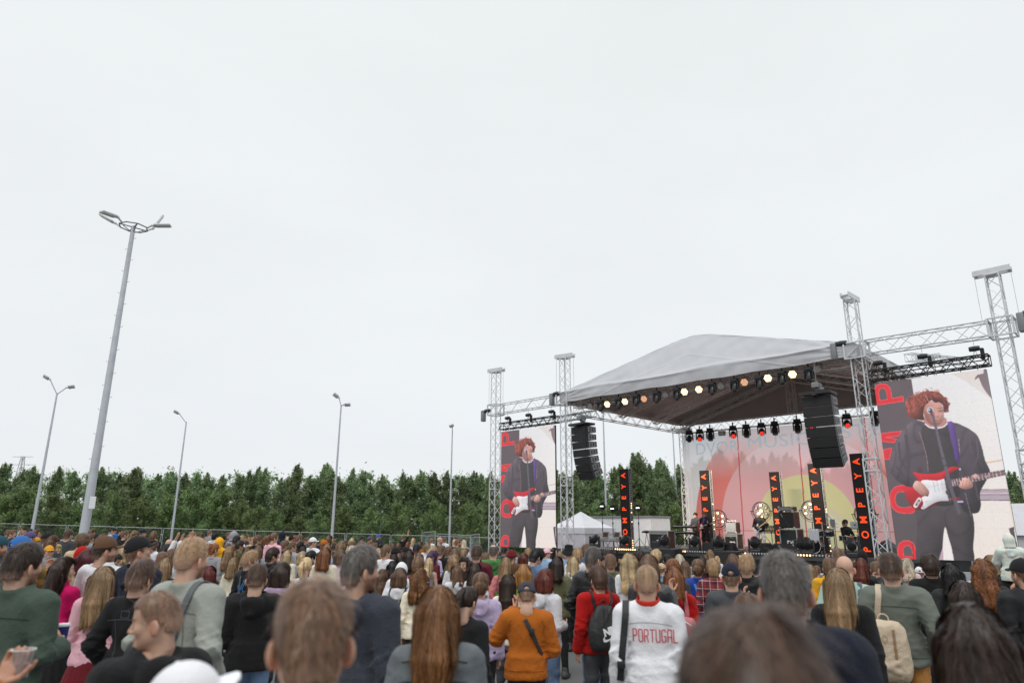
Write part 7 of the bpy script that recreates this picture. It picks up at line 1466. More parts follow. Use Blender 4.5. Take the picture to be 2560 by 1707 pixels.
ROWS = """
A 580 365 600 52 s db jacket darkgreen beard mat=cotton pose=cup turn=12 key=dark_green_jacket v=0
A 1300 635 440 78 l db shirt magenta pose=clap bot=long_skirt:black key=magenta_blouse turn=40 v=1
A 2080 820 470 22 l lb jacket pink pose=front bot=short_skirt:darkred mat=fleece key=pink_jacket v=2
A 985 412 205 160 s br hoodie grey hat=C:mustard pose=front key=mustard_cap
A 1150 390 170 150 l gr shirt charcoal
A 1370 105 140 40 s mb sweater charcoal pose=down key=charcoal_sweater
A 470 225 380 60 x db jacket yellow mat=ply hat=C:blue key=blue_cap
A 30 222 330 72 x br jacket navy hat=C:teal beard key=teal_cap
B 170 228 420 70 s db hoodie white hat=C:brown beard key=brown_cap
A 1780 475 360 40 o bg coat beige key=burgundy_bob
A 1670 440 260 50 s br hoodie red hat=H:red key=red_hood
A 1640 185 240 30 c br jacket beige
A 1780 178 165 82 m br shirt grey
A 970 160 195 72 x br shirt blue hat=C:black
A 1060 235 220 55 w br sweater charcoal
A 620 140 190 62 x br jacket grey hat=C:purple key=purple_cap
A 258 105 130 105 s br jacket black
A 185 105 105 90 s br shirt navy
A 420 55 66 110 s br shirt lightblue
A 470 120 118 100 s lb tee grey
A 590 85 112 120 s db tee black
A 745 95 108 100 l br sweater navy
A 822 195 105 70 l br shirt grey
A 735 250 150 60 x br hoodie grey hat=C:mustard
A 1820 90 108 80 l br shirt white
A 2180 88 78 95 s bk jacket lightblue mat=denim
A 2255 72 78 80 x br tee blue hat=C:black
A 1905 190 140 60 x br shirt black hat=C:black
A 1950 250 150 50 x db jacket slate hat=C:charcoal
A 2010 200 160 60 s br shirt charcoal
A 2265 578 165 120 s bk jacket black pitch=-25
A 110 460 200 70 x br hoodie grey hat=C:grey
B 870 236 400 76 k br hoodie navy hat=C:black pitch=14 pose=pocket key=black_cap_tilted_up
B 870 690 470 34 q mb jacket black mat=denim pose=pocket key=washed_black_denim_jacket v=0
B 1880 268 530 44 b lb jacket sage beard mat=cotton pose=pocket key=pale_grey_jacket v=1
B 480 410 225 15 w bl shirt white
B 1310 405 262 52 m bk shirt white mat=plw pitch=-18
B 1330 660 320 40 l lb sweater navy v=0
B 1520 555 170 60 w lb jacket charcoal
B 1610 470 250 25 l br shirt white pose=wave_l spread=.7 key=raised_white_sleeve
B 1235 545 235 30 s br shirt white pose=raise_r spread=.6
B 1440 480 230 30 s br shirt white pose=raise_r spread=.6
B 1060 142 130 20 m br shirt black
B 860 92 118 62 x br jacket navy hat=C:navy
B 690 135 150 150 w lb sweater beige
B 510 126 118 72 s br tee black
B 420 95 74 120 s bk tee black
B 590 190 92 100 s br sweater navy
B 668 222 110 40 m db shirt charcoal
B 810 220 195 30 l lb sweater grey
B 620 280 195 80 l lb shirt white glasses
B 590 355 140 50 b gy shirt white
B 1090 355 158 30 m br shirt white
B 1108 290 118 30 l lb sweater beige
B 1370 293 128 40 k br shirt lilac
B 1340 350 128 30 s db shirt grey
B 1790 195 128 40 s br jacket navy
B 1880 165 112 30 m br sweater charcoal
B 2000 182 138 60 m db jacket black
B 2090 180 80 60 x db jacket black hat=B:black
B 2165 120 78 90 s br shirt grey
B 2265 160 112 50 m bk shirt white
B 2240 250 98 80 l bl shirt palepink
B 2180 340 112 60 l bl tee white
C 410 258 150 40 s br hoodie yellow hat=H:yellow key=yellow_hood
C 470 220 108 60 x db jacket black hat=B:black
C 582 150 88 95 s br jacket slate
C 690 135 130 45 s br hoodie grey hat=H:grey key=grey_hood
C 735 220 140 62 s bk jacket navy
C 845 215 120 90 l bl shirt white
C 962 205 90 150 s br jacket navy
C 1030 250 100 140 s lb tee beige
C 1150 215 148 62 m br hoodie black
C 1330 225 132 40 o rd sweater cream
C 1460 165 138 62 p br hoodie pink glasses key=pink_hoodie_with_ponytail
C 1645 145 108 82 s rd jacket navy hat=H:navy beard key=navy_hood
C 1740 190 68 60 x br jacket black hat=C:black
C 1730 240 90 60 l bl shirt white
C 1800 220 88 50 x bk sweater black hat=B:black
C 1868 215 80 60 m br shirt red
C 1950 205 118 72 s br jacket black beard glasses
C 2110 250 110 115 s br jacket charcoal
C 2230 255 148 72 x br tee white hat=C:white key=white_cap_in_the_crowd
C 2335 330 70 60 x br jacket navy hat=C:navy
C 290 375 178 62 n rd sweater grey v=1
C 412 385 98 95 l bl shirt palepink
C 250 465 148 82 x db jacket black hat=C:black
C 562 385 148 52 l br jacket olive
C 620 425 225 76 l lb sweater grey v=1
C 700 650 255 62 l lb coat cream v=0 key=cream_coat
C 800 315 170 60 m db jacket olive
C 952 430 158 40 l br sweater charcoal
C 1162 415 188 30 l br hoodie grey v=1
C 1010 510 285 76 q lb jacket black key=blue_graffiti_jacket pose=down
C 1450 455 268 72 m db jacket black glasses
C 1730 510 205 32 l bl coat cream
C 1500 375 158 60 s db hoodie black hat=H:black
C 1830 345 158 62 s br jacket grey glasses
C 1660 325 140 50 s br jacket navy
C 1980 342 150 50 m bk jacket charcoal
C 2030 435 160 40 l db sweater charcoal
C 2200 415 118 40 l br sweater navy
C 2020 530 195 40 o bl jacket grey
C 2190 515 228 62 m bk leather black
C 1140 820 400 8 s mb hoodie black pitch=-14 pose=front big=.012 key=black_hoodie v=1
C 1640 740 375 36 o db hoodie mauve v=1 key=mauve_hoodie
C 2100 650 255 28 p bl tank white key=white_tank_top
C 200 815 350 20 l rk jacket black v=0 key=red_and_black_hair
D 505 455 248 22 l rd coat cream v=0 key=long_ginger_hair
D 810 495 225 25 o br sweater palepink v=0
D 1020 420 195 20 o pl sweater cream
D 480 300 150 62 x br tee white hat=C:orange
D 690 365 120 30 s db jacket charcoal
D 850 325 198 40 w lb jacket charcoal
D 1030 330 138 62 s br shirt grey
D 1030 265 108 40 l bl jacket white
D 580 215 130 40 l br tee grey
D 662 280 128 70 l lb shirt white
D 540 395 198 30 l lb shirt lightblue
D 1210 235 68 60 s bk jacket black
D 1180 290 68 60 x br jacket navy hat=C:royalblue
D 1375 235 80 40 x db jacket charcoal hat=C:purple
D 1540 175 80 75 s rd jacket navy beard hat=C:blue key=blue_cap_before_the_fence
D 1470 360 118 70 s br sweater grey
D 1582 385 90 40 m bk sweater black
D 1220 345 195 30 s br jacket olive
D 1382 320 90 50 s rd shirt white
D 1690 395 108 30 s br tee navy
D 1820 370 108 30 l br shirt grey
D 1942 365 108 40 l br jacket black
D 2025 215 66 60 s br tee black pose=raise_r key=arm_raised_high
D 2130 340 98 72 l rd sweater burgundy
D 2232 265 80 50 l bl tee white
D 1700 425 188 62 s br tee white
D 1890 445 168 30 x bk jacket black hat=B:black
D 2080 440 168 62 x br tee black hat=C:black
D 2292 380 148 30 s bk tee white
D 1250 418 640 60 s gy hoodie slate beard pose=down key=dark_slate_hoodie v=0
D 1545 470 148 30 o bl jacket mustard
D 1850 585 178 30 l db jacket black
D 1970 580 90 60 l br tee black
D 2150 525 218 20 l db jacket charcoal v=0
D 1840 710 218 25 l bk jacket black v=1
D 2010 745 255 15 s br hoodie white hat=H:white key=white_hood
D 1970 850 300 18 o br hoodie white v=0 key=small_black_backpack
D 1655 880 178 30 w br jacket black
E 362 640 262 22 m br shirt red mat=plr sex=f
E 385 870 370 8 w hb sweater cream v=1 key=fuzzy_cream_sweater
E 582 660 132 22 l bl tank grey
E 672 520 218 82 w pu jacket burgundy key=purple_dyed_hair
E 1255 638 258 -150 l db sweater black pose=down key=looking_back_over_the_crowd
E 1090 790 255 -20 l br hoodie white
E 1500 765 275 22 l db coat white v=1
E 1590 950 345 6 n br hoodie lilac v=0 pose=down key=lilac_hoodie
E 1512 410 208 10 s mb jacket burgundy key=burgundy_jacket
E 1835 395 178 8 h gy hoodie green key=green_hoodie
E 2080 650 258 10 l lb hoodie rosepink v=1 key=rose_pink_hoodie
E 2202 500 188 32 x db sweater brown hat=B:darkred key=red_beanie
E 800 415 148 42 q br sweater black
E 955 435 148 32 s br jacket charcoal
E 1100 490 198 20 m br shirt olive
E 1080 590 238 40 o lb sweater white
E 1085 645 170 12 o pl tee white
E 650 430 198 12 w bl shirt lilac
E 388 575 218 20 l br jacket beige
E 332 380 148 40 m bk shirt white
E 400 340 108 40 l br tee orange
E 541 365 128 20 o lb tee white
E 790 250 94 82 k br tee black
E 880 265 70 60 s br shirt white
E 1080 290 88 40 k rd jacket navy
E 1152 280 118 82 s br jacket olive beard
E 1262 300 98 20 l pl tee white
E 622 280 64 40 s lb tee white
E 1250 500 148 20 m lb sweater charcoal
E 1312 465 108 20 m br jacket grey
E 1682 575 108 10 m br tee navy
E 2042 440 118 10 s bk jacket charcoal
E 2062 500 98 10 s br shirt white
E 1410 300 44 40 s br jacket black
E 1960 540 92 10 s db tee grey
P 1098 1464 106 6 l hb jacket steelgrey mat=suede pose=down v=1 big=.014 key=steel_grey_suede_jacket
P 1168 1470 56 32 p db sweater black pitch=-16 key=black_sweater_with_pink_strap
F 920 715 375 46 o au hoodie white glasses v=0 key=fluffy_white_hoodie
F 520 985 415 0 x br sweater orange hat=C:slate pitch=-22 pose=ear big=.014 key=orange_sweater
F 1900 655 395 -26 m mb hoodie red glasses pose=down v=1 key=red_hoodie_with_black_backpack
F 1830 290 305 32 s gy leather black pose=pocket v=1 key=black_leather_jacket
F 1130 480 275 22 l db jacket olive v=0 key=olive_jacket
F 1455 480 225 12 l bl hoodie white v=0
F 712 320 275 52 m bk jacket denimblue pitch=-22 mat=denim key=denim_jacket
F 470 630 325 5 o or sweater lime v=1 key=lime_green_sweater
F 170 820 330 10 l db sweater cream v=2 key=dark_hair_over_cream
F 470 405 188 20 o au jacket charcoal
F 560 310 158 20 m lb tee white
F 920 315 158 62 x br jacket lightblue hat=C:pink key=bright_pink_cap
F 1062 295 118 72 l db jacket black
F 1180 370 148 10 o lb tee white
F 1350 245 178 5 x bk tee lightblue hat=U:black key=black_bucket_hat
F 1520 320 208 20 m lb hoodie white
F 1692 240 178 10 c br tee blue
F 852 385 118 20 m gy jacket lightblue
F 960 470 118 40 s db tee white
F 1240 500 108 10 l br shirt white
F 2112 335 148 10 s db tee black
F 2250 340 128 20 l bk jacket tan
F 2160 435 218 8 s br jacket olive
F 2050 555 198 12 o br sweater charcoal
F 92 340 98 10 s br shirt grey
F 2300 580 90 60 s bk tee white
G 910 425 425 2 b lb jacket white pose=down v=0 mat=cotton key=white_jacket_with_red_collar
G 960 205 390 20 l br leather charcoal v=1 key=long_hair_over_charcoal_leather
G 1450 440 370 6 l rd hoodie red v=0 key=red_hoodie_with_pink_backpack
G 1430 290 258 2 n rd shirt charcoal v=1
G 570 185 298 4 w bl sweater white v=2 key=very_long_blonde_hair
G 1100 110 198 20 c bl tee beige pose=phone
G 800 125 178 8 m db tee beige
G 1320 200 158 10 s bk tee black
G 1552 195 188 0 l pl tee white
G 1670 325 208 0 l br jacket grey
G 1920 295 238 10 n br jacket royalblue v=0 key=royal_blue_jacket
G 2210 285 285 0 m lb shirt red mat=plr key=red_plaid_shirt
G 2160 100 138 0 l lb tee white
G 2070 205 140 0 l br jacket black
G 1990 235 198 0 l db jacket charcoal
G 2292 225 118 0 l bl shirt white
G 1210 370 148 5 x br shirt lightblue hat=C:beige
S 605 460 172 0 x br jacket charcoal hat=C:navy key=navy_cap
S 755 385 124 0 q lb jacket black
S 635 380 128 0 l br jacket palepink
S 770 755 275 5 c br jacket charcoal
S 832 475 60 0 m bk tee navy
S 700 392 58 0 o bl tee white
S 1085 366 400 0 s gy hoodie navy pose=down v=0 big=.012 key=grey_hair_over_navy_hoodie
S 1180 560 185 0 l lb hoodie grey key=pale_grey_hoodie_with_black_strap
P 1876 1524 366 0 m mb sweater charcoal pose=down v=1 key=huge_blurred_dark_head
P 792 1450 178 0 s br sweater beige pose=down v=0 key=big_blurred_brown_head
P 402 1488 108 -76 b br hoodie black pose=down turn=-56 pitch=-6 key=profile_turned_left v=1
P 515 1648 190 74 x br tee white hat=C:white pose=down turn=0 pitch=16 smin=.74 smax=.98 key=white_cap_at_the_bottom
H 1010 225 285 0 k br tee mint key=shaved_head_and_mint_shirt
H 880 455 500 4 l lb coat black v=2 pose=down key=long_hair_over_black_coat
H 720 270 238 2 s br hoodie yellow key=yellow_hoodie
H 480 420 120 2 s br tee black pose=raise_r
P 1925 1430 36 0 m br tee black pose=raise_r spread=.8 curl=.12 key=spread_hand_raised_before_the_amplifier
H 900 85 190 0 q br tee black
H 350 395 218 2 l lb jacket charcoal
H 1232 310 168 0 l lb tee beige
H 1350 270 238 0 l au jacket black
H 1900 165 380 3 s mb jacket bottlegreen pose=pocket bot=trousers:tan big=.004 key=grey_green_bomber_jacket
H 1680 340 170 10 s br jacket charcoal
H 1690 245 150 0 s br jacket slate
H 2230 280 215 0 w pl hoodie palepink key=platinum_hair
R 1225 470 165 0 l bk jacket black
R 1030 385 150 -8 m db jacket black mat=denim pose=pocket key=black_denim_jacket_at_right
R 1330 630 245 0 l db jacket black
R 1520 430 172 0 w rd jacket black v=2 key=curly_red_hair
P 2421 1507 160 0 l db hoodie steelgrey v=0 big=.012 pose=down key=dark_hair_over_steel_grey
R 1860 420 190 -38 x br jacket black hat=C:black beard key=black_cap_at_the_right_edge
R 1600 392 128 0 l lb tee lemon
R 940 500 82 0 x br tee white hat=C:white
R 420 345 72 0 x bk jacket black hat=H:black
R 540 455 90 0 s br jacket charcoal
"""
TOPS = {}
for ln_ in ROWS.strip().split('\n'):
    t = ln_.split(); ox, oy, k = CROPS[t[0]]; u, v, w = ox + float(t[1]) * k, oy + float(t[2]) * k, float(t[3]) * k
    o = dict((x.split('=', 1) if '=' in x else (x, '1')) for x in t[9:])
    e, top = person(u, v, w, float(t[4]), t[5], t[6], t[7], t[8], o)
    if o.get('key'): TOPS[o['key'].replace('_', ' ')] = (e, top)
# ================================================================== BAGS, PRINTS, BAND, LABELS
def bvh(o):
    me = o.data; return BVHTree.FromPolygons([v.co[:] for v in me.vertices], [p.vertices[:] for p in me.polygons])
def back(tree, x, z, y0=-.8):
    h = tree.ray_cast(Vector((x, y0, z)), Vector((0, 1, 0)))
    return h[0] if h[0] is not None else Vector((x, -.1, z))
def around(tree, az, z, off=.008):      # az 0 = back, +90 = right side
    d = Vector((math.sin(rad(az)), -math.cos(rad(az)), 0)); h = tree.ray_cast(Vector((0, 0, z)) + d * 1.2, -d); p = h[0] if h[0] is not None else Vector((0, 0, z)) + d * .2
    return p + d * off
def ribbon(mb, pts, nrm, w, th=.004):
    pts = [Vector(p) for p in pts]; n = len(pts); vs = []
    for i, p in enumerate(pts):
        t = (pts[min(i + 1, n - 1)] - pts[max(i - 1, 0)]).normalized(); s_ = t.cross(nrm[i]).normalized() * w / 2; q = nrm[i].normalized() * th
        vs += [p - s_ - q, p + s_ - q, p + s_ + q, p - s_ + q]
    fs = [(0, 1, 2, 3), tuple(4 * (n - 1) + k for k in (3, 2, 1, 0))] + [(4 * i + k, 4 * i + (k + 1) % 4, 4 * i + 4 + (k + 1) % 4, 4 * i + 4 + k) for i in range(n - 1) for k in range(4)]
    mb.add(vs, fs)
def on_person(e, name, label, cat, group=None):
    b = empty(name, e.location, 0, label, cat, group); b.rotation_euler = e.rotation_euler; b.scale = e.scale; return b
def strap_path(tree, side, z_end, x_end, over=True, x0=.115):
    """over the shoulder and down the back"""
    P, N = [], []
    for i in range(7):
        a = i / 6; y = .10 - a * .2; h = tree.ray_cast(Vector((side * x0, y, 2.0)), Vector((0, 0, -1)))
        if h[0] is not None and h[0].z > 1.3: P.append(h[0] + Vector((0, 0, .006))); N.append(Vector((0, -.4 + .2 * (1 - a), .9)))
    zs = np.linspace(P[-1].z - .03, z_end, 9)
    for i, z in enumerate(zs):
        f = i / 8; x = side * x0 * (1 - f) + x_end * f; p = back(tree, x, z); P.append(p + Vector((0, -.007, 0))); N.append(Vector((0, -1, .15)))
    return P, N
def backpack(key, label, w, h, d, zt, mt, dark, straps=(1, -1), x=0.0, tilt=0.0, style='sack'):
    e, top = TOPS[key]; t = bvh(top); b = on_person(e, 'backpack', label, 'backpack', 'backpacks worn in the crowd'); y = min(back(t, x + dx, zt - h * f).y for dx in (-.05, 0, .05) for f in (.2, .5, .8))
    g = Field((x - w, y - d - .08, zt - h - .08), (x + w, y + .06, zt + .1), .008); c = (x, y - d * .42, zt - h / 2)
    R = np.array(Matrix.Rotation(tilt, 3, 'Y'))
    for q in (-1, 1): 
        for s_ in (-1, 1): pass
    zz = zt - h
    if style == 'sack':
        for q, f, r_ in ((.10, .27, .50), (.26, .29, .54), (.42, .29, .53), (.58, .26, .48), (.74, .20, .42), (.88, .12, .32)): g.cap((x - w * f, y - d * .4, zz + h * q), (x + w * f, y - d * .4, zz + h * q), d * r_, None, .05)
        g.crease(.010, (50, 30, 14), 4, (x - w, y - d - .1, zt - h * .5), (x + w, y + .1, zt + .05)); g.crease(.005, (40, 30, 30), 8)
    else:
        for q, r_ in ((.14, .54), (.30, .53), (.46, .51), (.62, .48), (.78, .43)): g.cap((x - w * .3, y - d * .42, zz + h * q), (x + w * .3, y - d * .42, zz + h * q), d * r_, None, .06)
        g.cap((x - w * .24, y - d * .42, zt - d * .4), (x + w * .24, y - d * .42, zt - d * .4), d * .36, None, .05); g.cap((x - w * .25, y - d * .92, zz + h * .16), (x + w * .25, y - d * .92, zz + h * .30), d * .16, None, .02); g.cap((x - w * .25, y - d * .92, zz + h * .30), (x + w * .25, y - d * .92, zz + h * .16), d * .16, None, .02); g.crease(.007, (44, 30, 26), 6)
    V, F = g.surf(); me = np_mesh('bag', V, F); bg_ = obj('bag', me, b, mt); tb = bvh(bg_)
    for s_ in straps:
        m = MB(); P, N = strap_path(t, s_, zt - h * .9 if len(straps) == 2 and False else zt - .06, x + s_ * w * .2); ribbon(m, P, N, .045 if style != 'sack' else .035); m.build('strap', dark, b, True)
    hd = MB(); hd.torus((x, y - d * .3, zt + .0), .04, .006, Matrix.Rotation(rad(90), 4, 'X'), 16, 6); hd.build('carry_loop', dark, b, True)
    return b, tb, e
def print_on(tree, me, x, z, name, mt, parent, rot=0.0, off=.004):
    M = Matrix.Rotation(rot, 4, 'Z')
    for v in me.vertices:
        q = M @ Vector((v.co.x, v.co.y, 0)); p = back(tree, x + q.x, z + q.y); v.co = Vector((p.x, p.y - off - (v.co.z if False else 0), p.z))
    return obj(name, me, parent, mt)
def fine(me, cuts=3):
    bm = bmesh.new(); bm.from_mesh(me); bmesh.ops.triangulate(bm, faces=bm.faces)
    for _ in range(cuts):
        ed = [e for e in bm.edges if e.calc_length() > .014]
        if not ed: break
        bmesh.ops.subdivide_edges(bm, edges=ed, cuts=1); bmesh.ops.triangulate(bm, faces=bm.faces)
    bm.to_mesh(me); bm.free(); return me
def flat(mb): return mb.mesh('print')
M_PRED = mat('red_print', srgb(206, 48, 66), .7); M_PWHITE = mat('white_print', (.78, .78, .78), .7); M_CYAN = mat('cyan_print', srgb(70, 150, 220), .7); M_PYEL = mat('yellow_print', srgb(220, 200, 60), .7)
M_BAGBLK = mat('black_nylon', (.022, .022, .024), .6, 0, .15, 12, .3, 50); M_BAGBEI = mat('beige_canvas', srgb(206, 188, 164), .9, 0, .1, 9, .4, 90); M_BAGPNK = mat('pink_canvas', srgb(206, 128, 134), .85, 0, .08, 9, .3, 70); M_BAGGRY = mat('grey_canvas', srgb(96, 100, 104), .85, 0, .1, 9, .3, 70); M_STRAPP = mat('pink_strap', srgb(232, 150, 172), .6); M_STRAPW = mat('white_strap', (.7, .7, .72), .7); M_CHAIN = mat('gold_chain', (.65, .5, .3), .3, .6); M_REDC = mat('red_collar_knit', srgb(186, 40, 20), .85, 0, .1, 30)
# white jacket with lettering, red collar and shoulder bag
e, top = TOPS['white jacket with red collar']; t = bvh(top)
W_ = {'P': [[(0, 0), (0, 1), (.36, 1), (.5, .9), (.5, .6), (.36, .48), (0, .48)]], 'O': [[(.1, 0), (0, .12), (0, .88), (.1, 1), (.42, 1), (.52, .88), (.52, .12), (.42, 0), (.1, 0)]], 'R': [[(0, 0), (0, 1), (.36, 1), (.5, .9), (.5, .6), (.36, .48), (0, .48)], [(.28, .48), (.5, 0)]], 'T': [[(0, 1), (.56, 1)], [(.28, 1), (.28, 0)]], 'U': [[(0, 1), (0, .12), (.1, 0), (.42, 0), (.52, .12), (.52, 1)]], 'G': [[(.5, .82), (.42, 1), (.1, 1), (0, .88), (0, .12), (.1, 0), (.42, 0), (.52, .12), (.52, .46), (.3, .46)]], 'A': [[(0, 0), (0, .88), (.1, 1), (.52, 1), (.52, 0)], [(0, .42), (.52, .42)]], 'L': [[(0, 1), (0, 0), (.48, 0)]]}
m = MB(); x0 = -.128; k = .085; sw = .0058
def stroke_mb(m, pts, sw):
    for a, b in zip(pts[:-1], pts[1:]):
        a, b = Vector((a[0], a[1], 0)), Vector((b[0], b[1], 0)); d = (b - a); L = d.length; d.normalize(); s_ = Vector((-d.y, d.x, 0)) * sw; a2, b2 = a - d * sw, b + d * sw; m.add([a2 - s_, b2 - s_, b2 + s_, a2 + s_], [(0, 1, 2, 3)])
for ch in 'PORTUGAL':
    for pl in W_[ch]: stroke_mb(m, [(x0 + p[0] * k * .62, p[1] * k - k / 2) for p in pl], sw * .62)
    x0 += .042
print_on(t, fine(flat(m), 2), 0.012, 1.275, 'lettering', M_PRED, e)
m = MB(); stroke_mb(m, [(-.17 + .0283 * i, .012 * math.cos(i * math.pi / 12 - math.pi / 2) * 1.6) for i in range(13)], .0015); print_on(t, fine(flat(m), 4), 0, 1.345, 'seam', M_BAGGRY, e, 0, .003)
g = Field((-.13, -.15, 1.40), (.13, .12, 1.6), .006); g.ring((0, -.03, 1.498), .082, .086, .010, rad(12), .01, .034); V, F = g.surf(); obj('collar', np_mesh('collar', V, F), e, M_REDC)
b = on_person(e, 'shoulder_bag', 'black shoulder bag with buckled strap on the white jacket', 'shoulder bag', 'shoulder bags and straps in the crowd'); P, N = strap_path(t, -1, .95, -.225, True, .165); m = MB(); ribbon(m, P, N, .05); m.build('strap', M_BAGBLK, b, True); m = MB(); m.bbox(P[-3] + Vector((0, -.014, 0)), (.06, .014, .05), .006); m.build('buckle', M_BLKP, b, True)
g = Field((-.42, -.3, .55), (.0, .1, 1.02), .009); g.cap((-.25, -.17, .72), (-.12, -.19, .72), .10, .10, .03); g.cap((-.25, -.16, .84), (-.13, -.18, .84), .09, .08, .03); g.crease(.006, (30, 30, 30), 3); V, F = g.surf(); obj('bag', np_mesh('bag', V, F), b, M_BAGBLK)
# backpacks
b, tb, e = backpack('red hoodie with black backpack', 'black drawstring backpack with white swoosh on the red hoodie', .34, .46, .16, 1.38, M_BAGBLK, M_BAGBLK, (1, -1), -.03)
me = text_mesh('NIKE', .105, 0, .006, .82); 
for v in me.vertices: v.co.z = 0
print_on(tb, fine(me), .015, 1.115, 'lettering', M_PWHITE, b, rad(14))
m = MB(); pl = [(-.075, .03), (-.095, .0), (-.09, -.028), (-.06, -.036), (-.02, -.022), (.095, .045), (-.015, -.004), (-.05, -.012), (-.072, -.002)]; m.add([(x, y, 0) for x, y in pl], [(0, 1, 2, 8), (2, 3, 4, 7, 8), (4, 5, 6, 7)]); print_on(tb, fine(flat(m)), .0, 1.04, 'logo', M_PWHITE, b, rad(4))
b, tb, e = backpack('grey green bomber jacket', 'beige canvas backpack hanging from one shoulder of the grey green jacket', .30, .46, .15, 1.24, M_BAGBEI, M_BAGBEI, (-1,), -.10, 0, 'pack')
m = MB(); 
for sx in (-.07, .07): stroke_mb(m, [(sx, -.08), (sx, .12)], .011)
print_on(tb, fine(flat(m), 3), -.10, 1.04, 'webbing', mat('tan_webbing', srgb(150, 122, 92), .8), b); m = MB(); stroke_mb(m, [(-.02, .02), (0, -.02), (.022, .022), (0, .05), (-.02, .02)], .003); print_on(tb, fine(flat(m), 2), -.10, 1.08, 'emblem', mat('tan_emblem', srgb(176, 150, 112), .8), b)
b, tb, e = backpack('red hoodie with pink backpack', 'pink backpack with striped edge on the ginger person in red', .30, .36, .14, 1.24, M_BAGPNK, M_BAGPNK, (1,), .08, 0, 'pack')
m = MB(); stroke_mb(m, [(-.10, 0), (-.04, .03), (.04, .03), (.10, -.005)], .006); print_on(tb, fine(flat(m), 3), .08, 1.17, 'edge_stripe', M_PWHITE, b)
backpack('small black backpack', 'small black backpack on the person in white hoodie', .22, .26, .11, 1.27, M_BAGBLK, M_BAGBLK, (1, -1), 0, 0, 'pack')
backpack('shaved head and mint shirt', 'grey backpack hanging from the right shoulder of the mint shirt', .26, .36, .13, 1.2, M_BAGGRY, M_BAGGRY, (1,), .12, 0, 'pack')
backpack('pale grey jacket', 'black leather bag low on the back of the pale grey jacket', .27, .30, .13, 1.19, M_BAGBLK, M_BAGGRY, (1,), -.05, 0, 'pack')
backpack('blue cap', 'dark backpack over the yellow and black plaid jacket', .28, .38, .14, 1.32, M_BAGBLK, M_BAGBLK, (1, -1), 0, 0, 'pack')
# cross-body straps
def cross(key, label, mt, a0, a1, z0, z1, w=.04, buckle=False, name='shoulder_strap'):
    e, top = TOPS[key]; t = bvh(top); b = on_person(e, name, label, 'bag strap', 'shoulder bags and straps in the crowd'); P, N = [], []
    for i in range(15):
        f = i / 14; az = a0 + (a1 - a0) * f; z = z0 + (z1 - z0) * f; p = around(t, az, z, .007); P.append(p); N.append(Vector((math.sin(rad(az)), -math.cos(rad(az)), .3)))
    m = MB(); ribbon(m, P, N, w); s_ = m.build('strap', mt, b, True)
    if buckle: q = MB(); d = N[5]; q.bbox(P[5] + d.normalized() * .012, (.05, .016, .07), .006); q.build('buckle', M_BLKP, b, True)
cross('orange sweater', 'black cross body strap with buckle over the orange sweater', M_BAGBLK, -6, 62, 1.42, 1.10, .042, True)
cross('black sweater with pink strap', 'wide pink strap over the shoulder of the black sweater', M_STRAPP, -28, -52, 1.40, 1.08, .06)
cross('pale grey hoodie with black strap', 'black strap over the shoulder of the pale grey hoodie', M_BAGBLK, 24, 30, 1.40, 1.05, .05)
cross('mauve hoodie', 'striped white strap over the mauve hoodie', M_STRAPW, 30, 50, 1.39, 1.1, .035)
cross('blue graffiti jacket', 'thin grey strap over the black jacket with blue drawing', M_BAGGRY, -12, -18, 1.42, 1.08, .03)
cross('magenta blouse', 'golden chain strap over the magenta blouse', M_CHAIN, -20, -55, 1.41, .98, .02)
cross('brown cap', 'dark strap over the white hoodie of the brown capped person', M_BAGBLK, 30, 40, 1.39, 1.1, .04)
cross('royal blue jacket', 'pale blue strap over the royal blue jacket', M_CYAN, -25, 20, 1.41, 1.15, .035)
e, top = TOPS['blue graffiti jacket']; t = bvh(top); m = MB(); stroke_mb(m, [(-.10, -.05), (-.09, .02), (-.075, .03), (-.065, .0), (-.06, -.04), (-.05, .0), (-.035, .045), (-.02, .03), (-.015, -.03), (0, .0), (.01, .04), (.03, .05), (.05, .1), (.075, .11), (.08, .08), (.06, .045), (.03, .01), (.02, -.03), (.04, -.05)], .0045); stroke_mb(m, [(.062, -.05), (.07, -.05)], .006); print_on(t, fine(flat(m), 2), .0, 1.26, 'drawing', M_CYAN, e); m = MB(); stroke_mb(m, [(0, 0), (.09, 0)], .006); print_on(t, fine(flat(m), 2), -.0, 1.185, 'printed_line', M_PYEL, e); m = MB(); stroke_mb(m, [(-.1, 0), (-.02, 0)], .004); print_on(t, fine(flat(m), 2), 0, 1.185, 'printed_line', M_PWHITE, e)
e, top = TOPS['profile turned left']; t = bvh(top); me = text_mesh('4-8', .07, 0, .006)
for v in me.vertices: v.co.z = 0
print_on(t, fine(me), .05, 1.36, 'printed_mark', M_PWHITE, e)
e, top = TOPS['burgundy jacket']; t = bvh(top); 
M_SEAM = cloth_mat('seam_stitching', .9, .05, 0, 20, 0)
def seams(key, lines, col, w=.0022):
    e, top = TOPS[key]; t = bvh(top); m = MB()
    for l in lines: stroke_mb(m, l, w)
    o = print_on(t, fine(flat(m), 4), 0, 0, 'seam', M_SEAM, e, 0, .003); o.color = lin(CC[col]); o.color = tuple(c * .42 for c in o.color[:3]) + (1,)
yoke = [[(-.17, 1.325), (-.09, 1.335), (0, 1.338), (.09, 1.335), (.17, 1.325)]]
